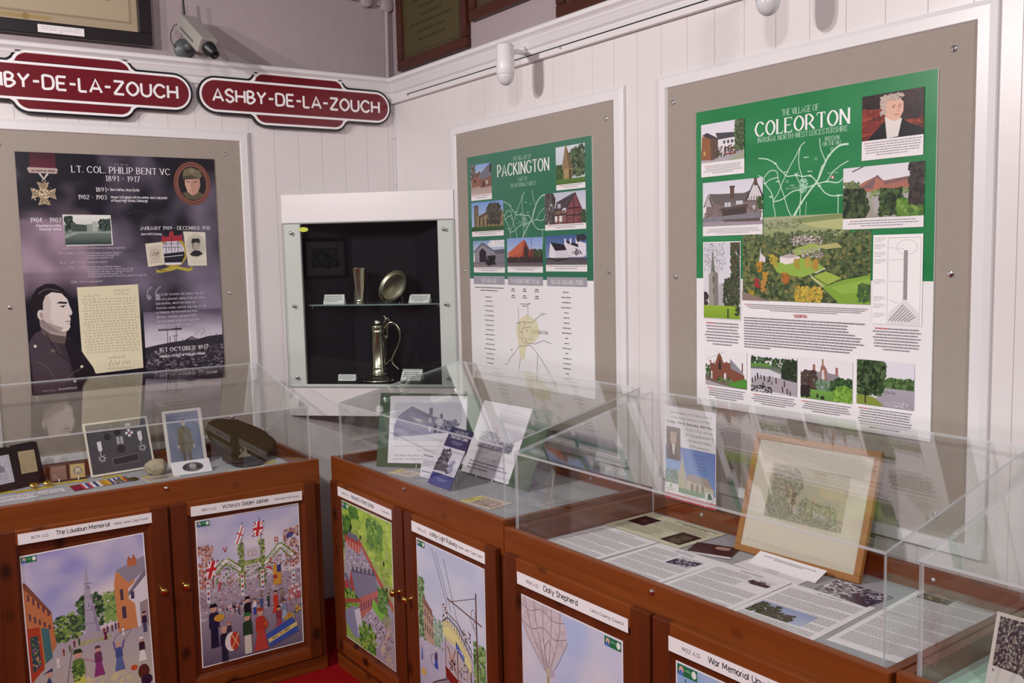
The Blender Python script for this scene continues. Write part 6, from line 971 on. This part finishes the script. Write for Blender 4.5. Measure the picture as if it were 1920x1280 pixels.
# ================================================================== things in the corner-side case
Z1 = .8085
def board_card(T0, w, h, label, sh, p, feet):
    root = empty('mounted_photograph', T0, label, 'mounted photograph', 'village photographs on green card'); mb = MB(); mb.box((0, 0, -.004), (w, h, -.001), M['green']); mb.build('green_backing', root); p.build('print', T(sh[0], sh[1], -.0009) @ Matrix.Rotation(math.radians(sh[2]), 4, 'Z'), 'printg', root)
    for x in feet: mb = MB(); mb.tube([(x, -.006, .020), (x, -.006, -.01), (x, .004, -.012)], .0022, M['lide'], 6); mb.tube([(x, .010, .008), (x, -.006, .008)], .0022, M['plastic'], 6); mb.build('easel_foot', root)
    mb = MB(); mb.tube([(feet[0], .0, -.012), (w / 2, h * .55, -.008), (w / 2, .03, -.085)], .0025, M['lide'], 6); mb.build('easel', root)
p = Pr(.315, .262, 'dfdbe2', .0006, seed=71); H = p.H; p.area(6, 8, 94, 56, 100, 55); p.g(0, 0, 100, 30, 'c6c4d2', 'cfccd6'); p.p([(0, 55), (0, 34), (6, 20), (26, 5), (48, 16), (60, 22), (60, 46), (0, 55)], '8a86a2'); p.p([(6, 20), (26, 5), (50, 16), (62, 22), (62, 26), (26, 12)], '6f6b86'); p.p([(60, 20), (88, 28), (90, 46), (60, 46)], '77738e'); p.r(52, 8, 57, 18, '6a6680'); p.r(68, 16, 72, 24, '6a6680')
for x, y in ((52, 22), (64, 30), (72, 32), (80, 34), (52, 34)): p.r(x, y, x + 3.4, y + 7, 'c9c6d2')
p.b(62, 24, 96, 44, 60, 3, ['6a6680', '54506a', '8a869e']); p.g(0, 48, 100, 55, 'c9c6cf', 'd6d3da'); p.b(0, 46, 70, 52, 40, 2, ['a5a2b0', '8a8698'], .4); p.p([(0, 51), (60, 44), (100, 42), (100, 55), (0, 55)], 'cbc8d2'); p.r(60, 34, 63, 43, '2c2a3a'); p.full()
p.l([(6, 62), (94, 62)], .4, 'aaa6b0'); p.t('The Old Bakery', 50, 68.4, 2.6, '8a8690', 'serif', 'c', .12, 24); p.t('The village shop which specialised in fresh', 8, 74.6, 2.3, '7a7680', 'serif', 'l', .13, 62); p.t('groceries. Also Baby Bonnets were made', 8, 79, 2.3, '7a7680', 'serif', 'l', .13, 58)
board_card(upright(FB, .130, .137, Z1 + .002, 15, 40), .41, .288, 'green card with a photograph of brick houses, caption The Old Bakery', (.046, .014, .8), p, (.168, .34))
p = Pr(.288, .282, 'dfdbe2', .0006, seed=72); H = p.H; p.area(12, 16, 88, 62, 100, 62); p.g(0, 0, 100, 62, 'dcd8e0', 'cfcbd6'); p.p([(6, 62), (8, 44), (20, 34), (34, 30), (48, 34), (60, 46), (90, 52), (96, 62)], '8f8c9c'); p.b(4, 30, 60, 58, 110, 3, ['7c798c', '9c99a8', '6a677a', 'b5b2c0']); p.b(60, 44, 98, 60, 60, 3, ['6a677a', '54526a', '8a8798'])
for x in (18, 28, 36, 44): p.l([(x, 36), (x + 1, 22)], 1, '7c798c')
p.full(); p.l([(10, 68), (90, 68)], .4, 'aaa6b0'); p.t('The Water Tower', 50, 76, 2.6, '8a8690', 'serif', 'c', .12, 26); p.tx(10, 80, 92, 93, 3, '8a8690', .45)
board_card(upright(FB, .436, .334, Z1 + .002, 25, 2), .395, .290, 'green card with a roofline photograph, behind the clear cover joint', (-.006, .004, 0), p, (.105, .20))
root = empty('small_booklet', upright(FB, .506, .146, Z1 + .004, 30, 0), 'narrow navy booklet with a street photo standing on a wire easel', 'booklet'); p = Pr(.142, .219, '2f2f5a', .004, seed=73); H = p.H; p.t('A MAN IN LIFE', 52, 14, 8, 'd9d6e2', 'serif', 'c', .16, 66); p.t('That Has Come', 52, 28, 9, 'e2dfe8', 'serif', 'c', .16, 78); p.tx(24, 34, 80, 44, 3, '8a88b0', .5, 'c'); p.area(0, 52, 100, 122, 100, 70); p.g(0, 0, 100, 70, 'cfccd8', 'c0bdca'); p.b(4, 4, 50, 60, 110, 6, ['5a5866', '3c3a48', '77758a', '2c2a36']); p.p([(0, 44), (60, 44), (60, 62), (0, 66)], '2c2a34'); p.b(56, 30, 80, 66, 40, 4, ['4a4a66', '77779a', 'a5a2b5']); p.full(); p.p([(0, 122), (30, 126), (66, 122), (100, 128), (100, H), (0, H)], '34387a'); p.tx(26, 134, 78, 142, 2, '8a88b8', .5, 'c'); p.build('cover', T(0, 0, 0), 'printg', root)
mb = MB(); mb.tube([(.03, -.004, .016), (.03, -.006, -.004), (.07, .12, -.006), (.11, -.006, -.004), (.11, -.004, .016)], .0019, M['plastic'], 6); mb.tube([(.07, .12, -.006), (.07, .01, -.085), (.11, .0, -.05)], .0019, M['plastic'], 6); mb.build('wire_easel', root)
TW = upright(FB, .396, .176, Z1 + .003, 12, 8); root = empty('text_card', TW, 'small white text card standing behind the navy booklet', 'text card'); p = Pr(.112, .092, 'd8d4de', .001, seed=74); H = p.H; p.tx(8, 8, 92, 13, 1, '4a464e', .6); p.tx(8, 24, 92, 48, 4, '8a8690', .4); p.tx(8, 60, 92, 66, 1, '6a666e', .6); p.build('card', T(0, 0, 0), 'printm', root); mb = MB(); mb.add([(.04, .07, -.001), (.07, .07, -.001), (.07, .0, -.03), (.04, .0, -.03)], [(0, 1, 2, 3)], M['plastic']); mb.build('card_prop', root)
for (s, t, w, h, yw, seed, lb) in ((.250, .118, .125, .072, 12, 75, 'small illustrated card with yellow corner lying near the front left of the corner-side case'), (.772, .105, .155, .098, 6, 76, 'illustrated card with yellow end lying right of the navy booklet')):
    p = Pr(w, h, 'cfc2b0', .0008, seed=seed); H = p.H; p.p([(0, H), (0, H * .3), (20, H * .1), (34, H * .1), (16, H)], 'cfc24a'); p.area(24, H * .08, 97, H * .9, 100, 60); p.g(0, 0, 100, 60, 'd0bfae', 'b89c8c'); p.b(2, 6, 94, 56, 120, 6, ['8a6a60', 'a5837a', '5a3c3c', 'cfb8a8', '744c44', 'd6c8b8'], .5); p.full(); p.tx(2, H * .5, 14, H * .9, 3, '6f6a2c', .5); o = p.build('illustrated_card', flat(FB, s, t, Z1 + .0006, yw), 'printg'); tag(o, lb, 'illustrated card')
# leaning clear sheet holder
root = empty('clear_card_holder', flat(FB, .985, .265, Z1, 4), 'empty clear plastic easel holder at the right end of the corner-side case', 'card holder'); mb = MB()
mb.tube([(0, 0, .002), (.06, .0, .002), (.085, .045, .002), (.025, .048, .002), (0, 0, .002)], .0017, M['lide'], 6); mb.tube([(.06, 0, .002), (.058, .03, .12)], .0017, M['lide'], 6); mb.tube([(.025, .048, .002), (.035, .04, .12)], .0017, M['lide'], 6); mb.tube([(0, 0, .002), (-.01, -.012, .004)], .0017, M['lide'], 6); mb.build('wire_frame', root)
mb = MB(); mb.add([(-.055, -.10, .003), (.03, -.04, .003), (.075, .06, .23), (-.01, .0, .23), (-.055, -.102, .003), (.03, -.042, .003), (.075, .058, .23), (-.01, -.002, .23)], [(0, 1, 2, 3), (7, 6, 5, 4), (0, 4, 5, 1), (2, 6, 7, 3)], M['lid']); mb.build('clear_sheet', root)
# ================================================================== things in the left case (medals)
ZA = .7875
def yl(s, t, w, h, yaw, label, n=1): p = Pr(w, h, 'd0b52c', .0008); p.tx(5, p.H * .3, 95, p.H * .85, n, '8a7420', .45, 'l', None, 0); o = p.build('yellow_label', flat(FA, s, t, ZA + .0004, yaw)); tag(o, label, 'label', 'yellow caption labels in the medals case')
yl(-1.056, .462, .046, .022, 2, 'yellow label at the far left photo edge of the medals case'); yl(-1.008, .437, .132, .024, 5, 'yellow label lying behind the newspaper headline'); yl(-.876, .482, .122, .024, -2, 'yellow label in front of the brown leather photo case'); yl(-.832, .398, .162, .024, 0, 'long yellow label just behind the medal ribbons'); yl(-.700, .472, .070, .024, -2, 'yellow label under the front edge of the medals photograph'); yl(-.131, .305, .074, .022, 2, 'yellow label at the right end in front of the cap'); yl(-.575, .372, .03, .02, 0, 'tiny yellow label between the stone and the small sepia photo')
p = Pr(.235, .085, 'cfccd2', .0006, seed=81); p.t("'Come on the Tigers!'", 52, 12, 5.4, '3a363e', 'serif', 'c', .2, 84); p.t('was final rallying call', 52, 22, 5.0, '3a363e', 'serif', 'c', .2, 86); p.r(60, 27, 99, 36, '8a8a92'); o = p.build('newspaper_headline', flat(FA, -1.086, .318, ZA + .0003, 1)); tag(o, "newspaper headline clipping reading 'Come on the Tigers!' was final rallying call", 'clipping')
p = Pr(.25, .215, 'd8cfc0', .002, seed=82); w_ = 3.2; H = p.H; p.g(w_, w_, 100 - w_, H - w_, '4a4a50', '424248', '505056', '47474d')
for cx, cy, k, c in ((20, 52, 0, 'd6d2d6'), (84, 44, 0, 'd6d2d6'), (52, 40, 1, '26262c'), (34, 18, 2, '2a2a30'), (50, 12, 2, '2a2a30'), (68, 18, 3, 'e0dde2')):
    if k == 0: p.p([(cx - 3.4, cy - 20), (cx + 3, cy - 21), (cx + 3.4, cy - 8), (cx, cy - 3), (cx - 3, cy - 7)], c); p.l([(cx, cy - 3), (cx, cy + 2)], .8, c); p.ring(cx + 1, cy + 7, 4, 4, 1.2, 'b5b2ba'); [p.l([(cx + 1 + 3 * math.cos(a), cy + 7 + 3 * math.sin(a)), (cx + 1 + 6.4 * math.cos(a), cy + 7 + 6.4 * math.sin(a))], 1, 'c4c1c8') for a in (0, .9, 1.8, 2.7, 3.6, 4.5, 5.4)]
    if k == 1: p.p([(cx - 5, cy - 12), (cx + 5, cy - 12), (cx + 5, cy), (cx - 5, cy)], 'a8a5ac'); p.r(cx - 1, cy - 12, cx + 1, cy, '6a6870'); p.e(cx, cy + 8, 6.4, 6.4, '222228'); p.ring(cx, cy + 8, 4, 4, .8, '3c3c44')
    if k == 2: p.r(cx - 6, cy - 9, cx + 6, cy, '34343a'); p.e(cx, cy + 8, 5.4, 5.6, '28282e'); p.b(cx - 5, cy + 3, cx + 5, cy + 13, 12, 1.6, ['34343c', '222228'])
    if k == 3: p.r(cx - 4, cy - 10, cx + 4, cy - 5, 'a8a5ac'); [p.p([(cx + 1.2 * dx - 1 * dy, cy + 6 + 1.2 * dy + 1 * dx), (cx + 6 * dx - 2.6 * dy, cy + 6 + 6 * dy + 2.6 * dx), (cx + 6 * dx + 2.6 * dy, cy + 6 + 6 * dy - 2.6 * dx), (cx + 1.2 * dx + 1 * dy, cy + 6 + 1.2 * dy - 1 * dx)], c) for dx, dy in ((1, 0), (-1, 0), (0, 1), (0, -1))]; p.e(cx, cy + 6, 2, 2, '8a3a44')
p.ring(0, 0, 0, 0, 0, 'd8cfc0', 3) if 0 else None; p.p([(36, 62), (76, 59), (77, 70), (37, 73)], '2a2a30'); p.l([(36, 62), (76, 59), (77, 70), (37, 73), (36, 62)], .7, '8a8890')
def standing(T0, w, h, label, name, p, cat, mat='printg'):
    root = empty(name, T0, label, cat); p.build('print', T(0, 0, 0), mat, root); mb = MB(); mb.tube([(w * .2, .0, .012), (w * .2, -.002, -.002), (w * .5, h * .6, -.003), (w * .5, .02, -.07)], .0018, M['lide'], 6); mb.tube([(w * .8, .0, .012), (w * .8, -.002, -.002), (w * .5, h * .6, -.003)], .0018, M['lide'], 6); mb.build('clear_easel', root); return root
standing(upright(FA, -.737, .500, ZA + .003, 19, 6.5), .25, .215, 'grey photograph of a medal group with cream border, standing', 'medals_photograph', p, 'photograph')
p = Pr(.158, .232, 'd3cbc6', .002, seed=83); H = p.H; p.g(8, 7, 91, H - 12, '7f86a0', '6a7490', '74708a', '5c6684'); p.noiseg(8, 7, 91, H - 12, 8, 14, lambda u, v: mixc('5f6478', '868ca0', .5 + .5 * noise.noise(Vector((u * 2, v * 4, 2))))); p.e(50, 34, 6, 9, 'a8a096'); p.p([(42, 30), (50, 24), (58, 30), (56, 33), (44, 33)], '5c564c'); p.p([(34, 50), (44, 44), (56, 44), (66, 52), (70, 90), (66, 110), (36, 112), (32, 90)], '6b6455'); p.l([(36, 54), (32, 92)], 5, '746c5c'); p.l([(64, 54), (70, 94)], 5, '746c5c'); p.l([(40, 50), (64, 92)], 1.6, '8c8270'); p.r(36, 88, 66, 91, '544c3e'); p.e(32, 96, 3, 5, 'a8a096'); p.e(71, 98, 3, 5, 'a8a096'); p.p([(40, 110), (50, 110), (48, H - 12), (40, H - 12)], '5c5648'); p.p([(52, 110), (62, 110), (62, H - 12), (54, H - 12)], '5c5648')
standing(upright(FA, -.452, .468, ZA + .003, 15, 1), .158, .232, 'tall photograph of a uniformed soldier with a white border, standing', 'soldier_photograph', p, 'photograph')
p = Pr(.150, .066, 'd9d4d8', .0012, seed=84); H = p.H; p.e(54, H * .5, 27, 15, '3f3c3e', 30); p.ring(54, H * .5, 27, 15, 1.4, '77737a', 30); p.e(54, 19, 9, 9, '9a9490'); p.p([(42, 34), (50, 26), (60, 26), (68, 34), (60, 37), (48, 37)], '6a6664'); o = p.build('oval_portrait_card', upright(FA, -.472, .318, ZA + .001, 48, -2), 'printg'); tag(o, 'white card with a small dark oval portrait, in front of the soldier photograph', 'portrait card')
p = Pr(.125, .085, 'cfc6bc', .001, seed=85); H = p.H; p.g(7, 7, 93, H - 10, 'b5a89c', '9c8c82'); p.b(30, 20, 76, 50, 30, 6, ['8a7a70', 'a5988c', '6f6058'], .6); o = p.build('sepia_photograph', flat(FA, -.575, .285, ZA + .0006, 3), 'printg'); tag(o, 'small faded sepia photograph lying on the case floor by the rim', 'photograph')
# stone
bm = bmesh.new(); bmesh.ops.create_icosphere(bm, subdivisions=4, radius=1)
for v in bm.verts: n_ = noise.noise(v.co * 1.6) * .16 + noise.noise(v.co * 5) * .04; v.co = Vector((v.co.x * .043, v.co.y * .030, v.co.z * .033)) * (1 + n_)
me = bpy.data.meshes.new('stone'); bm.to_mesh(me); bm.free(); me.materials.append(M['stone']); [setattr(f, 'use_smooth', True) for f in me.polygons]; o = bpy.data.objects.new('stone', me); COL.objects.link(o); o.matrix_world = FA @ T(-.515, .400, ZA + .031) @ RZ(-10); tag(o, 'pale lumpy stone resting right of the medals photograph', 'stone')
def badge(s, t, r, label, c): mb = MB(); mb.lathe([(0, 0), (r, 0), (r, .003), (r * .8, .006), (r * .5, .005), (r * .42, .009), (0, .011)], c, 26, T(0, 0, 0)); [mb.lathe([(0, .002), (r * .12, .004), (0, .008)], c, 6, T(r * .72 * math.cos(a * .785), r * .72 * math.sin(a * .785), 0)) for a in range(8)]; o = mb.build('uniform_button', None, FA @ T(s, t, ZA)); tag(o, label, 'badge')
badge(-.664, .375, .026, 'round dark metal badge right of the medal ribbons', M['silver']); badge(-.612, .370, .023, 'smaller bronze badge beside the round dark metal badge', M['bronze'])
# medal ribbons
root = empty('medal_ribbon_bar', flat(FA, -.826, .322, ZA, 6), 'row of bright striped medal ribbons lying at the front', 'medal ribbons')
x = 0
for cols in (['7a1c34'], ['b53a44', 'd6d0d6', '3a4a8a', 'b53a44'], ['d6d0d6', '2c3a6a', 'd6d0d6'], ['b5832c', 'c9983c'], ['3a4a7a', 'd6d0d6', '2c3a6a', 'd6d0d6'], ['2c4a9a', 'c9b02c', 'b53a2c', '3a6a4a']):
    p = Pr(.034, .062, cols[0], .002, seed=9); k = 100 / len(cols)
    for i, c in enumerate(cols): p.r(i * k, 0, (i + 1) * k, p.H, c)
    o = p.build('ribbon', T(x, .0 + (x * .05), .001) @ RX(6), 'printm', root); o['label'] = ['plain crimson ribbon', 'red, white and blue ribbon', 'white and navy ribbon', 'gold ribbon', 'blue and white striped ribbon', 'rainbow striped ribbon'][int(round(x / .0345))]; x += .0345
# leather double case
root = empty('leather_photo_case', FA @ T(-.878, .520, ZA + .002) @ RZ(-4), 'small open brown leather case holding two old photographs', 'photo case')
for i, (x0, c1) in enumerate(((0, 'left'), (.066, 'right'))):
    mb = MB(); B_ = T(x0, 0, 0) @ RX(90 - 14); mb.box((0, 0, -.012), (.063, .066, 0), M['leather'], .003); mb.build('leather_half', root, B_)
    p = Pr(.052, .054, ['6a3a22', 'a58a4c'][i], .0006, seed=86 + i); H = p.H
    if i: p.e(50, 52, 34, 36, '7a6c58'); p.b(30, 30, 72, 80, 26, 8, ['9a8a70', '6a5c4c', 'b5a88c']); p.e(50, 44, 12, 14, 'b5a890'); p.ring(50, 52, 40, 42, 4, 'c9a85a')
    else: p.b(6, 6, 94, 96, 70, 9, ['7a4424', '5a2c18', '8a5430', '4a2414']); p.e(50, 52, 24, 28, '6a3420')
    p.build('photograph', B_ @ T(.0055, .006, .0002), 'printg', root)
mb = MB(); mb.tube([(.03, -.012, .002), (.03, -.010, .014)], .0022, M['plastic'], 6); mb.tube([(.098, -.012, .002), (.098, -.010, .014)], .0022, M['plastic'], 6); mb.build('stand_pin', root)
# black wallet
root = empty('black_wallet', FA @ T(-.985, .503, ZA + .002), 'open black wallet standing with a certificate and a cream note', 'wallet')
for i, (yw, w) in enumerate(((24, .110), (206 - 0, .125))):
    Bx = (RZ(28) @ RX(90 - 14)) if i == 0 else (RZ(22) @ T(-.125, 0, 0) @ RX(90 - 16))
    mb = MB(); mb.box((0, 0, -.010), (w, .160, 0), M['black'], .003); mb.box((.004, .156, -.012), (w - .01, .164, -.004), M['black'], .002); mb.build('wallet_half', root, Bx)
    if i == 0: p = Pr(.066, .085, 'b8a684', .0008, seed=88); p.hand(10, 8, 94, p.H - 10, 8, '6a5a44', 1.6); p.build('cream_note', Bx @ T(.020, .050, .0002) @ RZ(-3), 'printm', root)
    else: p = Pr(.090, .105, 'c6c2cc', .0008, seed=89); H = p.H; p.ring(50, H / 2, 46, H / 2 - 6, 3, '8a8694', 4) if 0 else None; p.l([(8, 8), (92, 8), (92, H - 8), (8, H - 8), (8, 8)], 1.6, '8a8694'); p.b(14, 12, 86, H - 12, 30, 4, ['a5a2ae', '9a97a4']); p.p([(30, 52), (50, 30), (72, 52), (70, 70), (32, 70)], '8a8694'); p.hand(20, 76, 80, H - 14, 3, '6f6c78', 1.4); p.build('certificate', Bx @ T(.022, .028, .0002), 'printm', root)
root = empty('cuff_links', flat(FA, -.945, .455, ZA, 6), 'pair of small oval gold cuff links on a clear stand before the black wallet', 'cuff links'); mb = MB(); mb.box((-.01, -.004, 0), (.07, .02, .014), M['lid']); mb.build('clear_stand', root)
for x in (.005, .052):
    mb = MB(); mb.lathe([(0, 0), (.014, 0), (.013, .003), (0, .0045)], M['brass'], 20, T(x, .008, .0145) @ RX(50) @ Matrix.Diagonal((1.2, .8, 1, 1))); mb.build('gold_oval', root)
p = Pr(.15, .07, 'cfccc0', .0006, seed=90); o = p.build('blank_card', flat(FA, -.270, .205, ZA + .0004, 2)); tag(o, 'plain cream card lying between the oval portrait and the cap', 'card')
# peaked cap lying with the crown toward the room
root = empty('service_cap', FA @ T(-.160, .420, ZA + .002), 'worn olive service cap with a metal badge at the right of the medals case', 'cap')
def ringp(n, rx, ry, z, cx=0, cy=0, tz=0, tx_=0): return [(cx + rx * math.cos(6.2832 * i / n), cy + ry * math.sin(6.2832 * i / n), z + tz * math.sin(6.2832 * i / n) + tx_ * math.cos(6.2832 * i / n)) for i in range(n)]
def loft(rings, m, closed=(True, True)):
    mb = MB(); n = len(rings[0]); vs = [q for r_ in rings for q in r_]; fs = []
    for j in range(len(rings) - 1):
        for i in range(n): fs.append((j * n + i, j * n + (i + 1) % n, (j + 1) * n + (i + 1) % n, (j + 1) * n + i))
    mb.add(vs, fs, m, True)
    if closed[0]: mb.add(rings[0], [tuple(range(n))], m, True)
    if closed[1]: mb.add(rings[-1], [tuple(range(n))], m, True)
    return mb
NN = 40
def wob(r, a): return [(x + a * noise.noise(Vector((x * 30, y * 30, z * 30))), y, z + a * noise.noise(Vector((x * 22 + 5, y * 22, z * 20)))) for x, y, z in r]
cr = [ringp(NN, .088, .078, .018, .0, -.012, .004, -.006), ringp(NN, .090, .082, .034, 0, -.006, .012, -.010), ringp(NN, .112, .098, .056, .0, .006, .032, -.020), ringp(NN, .136, .110, .080, .002, .016, .048, -.028), ringp(NN, .142, .113, .094, .002, .020, .052, -.034), ringp(NN, .136, .108, .104, .0, .022, .052, -.034), ringp(NN, .108, .086, .113, -.004, .022, .042, -.028), ringp(NN, .06, .05, .118, -.006, .02, .022, -.016), ringp(NN, .01, .01, .120, 0, .02)]
loft([wob(r, .006) for r in cr], M['cap']).build('crown', root)
loft([ringp(NN, .0895, .0795, .010, 0, -.012, .002, -.004), ringp(NN, .0905, .0805, .034, 0, -.008, .006, -.009)], M['cap'], (False, False)).build('band', root)
mb = MB(); pk = []; n = 18
for i in range(n + 1):
    a = math.radians(205 + 118 * i / n); r1x, r1y = .089, .079; k = math.sin(math.pi * i / n) ** .7; pk.append(((r1x * math.cos(a), -.012 + r1y * math.sin(a), .016), (r1x * math.cos(a) * (1 + .12 * k), -.012 + r1y * math.sin(a) - .052 * k, .016 - .013 * k)))
vs = [q for pr_ in pk for q in pr_] + [(x, y, z - .003) for pr_ in pk for x, y, z in pr_]; m2 = 2 * (n + 1)
mb.add(vs, [(2 * i, 2 * i + 1, 2 * i + 3, 2 * i + 2) for i in range(n)] + [(m2 + 2 * i, m2 + 2 * i + 2, m2 + 2 * i + 3, m2 + 2 * i + 1) for i in range(n)] + [(2 * i + 1, m2 + 2 * i + 1, m2 + 2 * i + 3, 2 * i + 3) for i in range(n)], M['capband'], True); mb.build('peak', root)
mb = MB(); mb.tube([(.0915 * math.cos(math.radians(a)), -.012 + .0815 * math.sin(math.radians(a)), .017 + .003 * math.sin(a * .1)) for a in range(200, 341, 8)], .0036, M['capband'], 8); mb.build('chin_strap', root)
mb = MB(); BT_ = T(-.030, -.0985, .052) @ RX(66) @ Matrix.Scale(1.15, 4)
mb.lathe([(.0085, 0), (.0115, 0), (.0115, .002), (.0085, .002), (.0085, 0)], M['kraft'], 18, BT_ @ T(0, .010, 0)); mb.prism([(-.019, -.016), (.019, -.016), (.022, -.011), (.012, -.006), (-.012, -.006), (-.022, -.011)], 0, .003, M['kraft'], 'z') if 0 else None
mb2 = MB(); mb2.prism([(-.019, -.016), (.019, -.016), (.023, -.010), (.010, -.005), (.013, .004), (-.010, .003), (-.013, -.004), (-.023, -.010)], 0, .004, M['kraft'], 'z'); o_ = len(mb.v); mb.add([BT_ @ Vector(v) for v in mb2.v], mb2.f, M['kraft']); mb.build('cap_badge', root)
# ================================================================== right-hand case
root = empty('standing_photograph', upright(FB, 2.488, .170, .7975, 18, 2), 'black and white woodland photograph with white border at the lower right corner', 'photograph'); p = Pr(.175, .138, 'c9bdb8', .0015, seed=91); H = p.H; p.area(4, 4, 96, H - 4, 100, 76); p.r(0, 0, 100, 76, '3a3640'); p.b(0, 0, 50, 66, 420, 2, ['8a8078', '6a625e', '2a2630', 'a89e94', '4a444a', '1e1a26'], 1.5); p.p([(36, 0), (46, 0), (44, 40), (34, 40)], 'a59a8c'); p.b(50, 0, 100, 76, 220, 4, ['1e1a26', '2a2630', '8a8078', '54505a', 'c0b8a8']); p.r(56, 40, 80, 48, '6a625e'); p.full(); p.p([(0, H * .72), (34, H * .74), (40, H * .80), (40, H), (0, H)], 'c9bdba'); p.t('III', 6, H * .80, 3, '6a5f6a', 'sans', 'c', .2); p.build('print', T(0, 0, 0), 'printg', root); mb = MB(); mb.tube([(.09, .1, -.002), (.09, .01, -.05)], .002, M['lide'], 6); mb.build('prop', root)
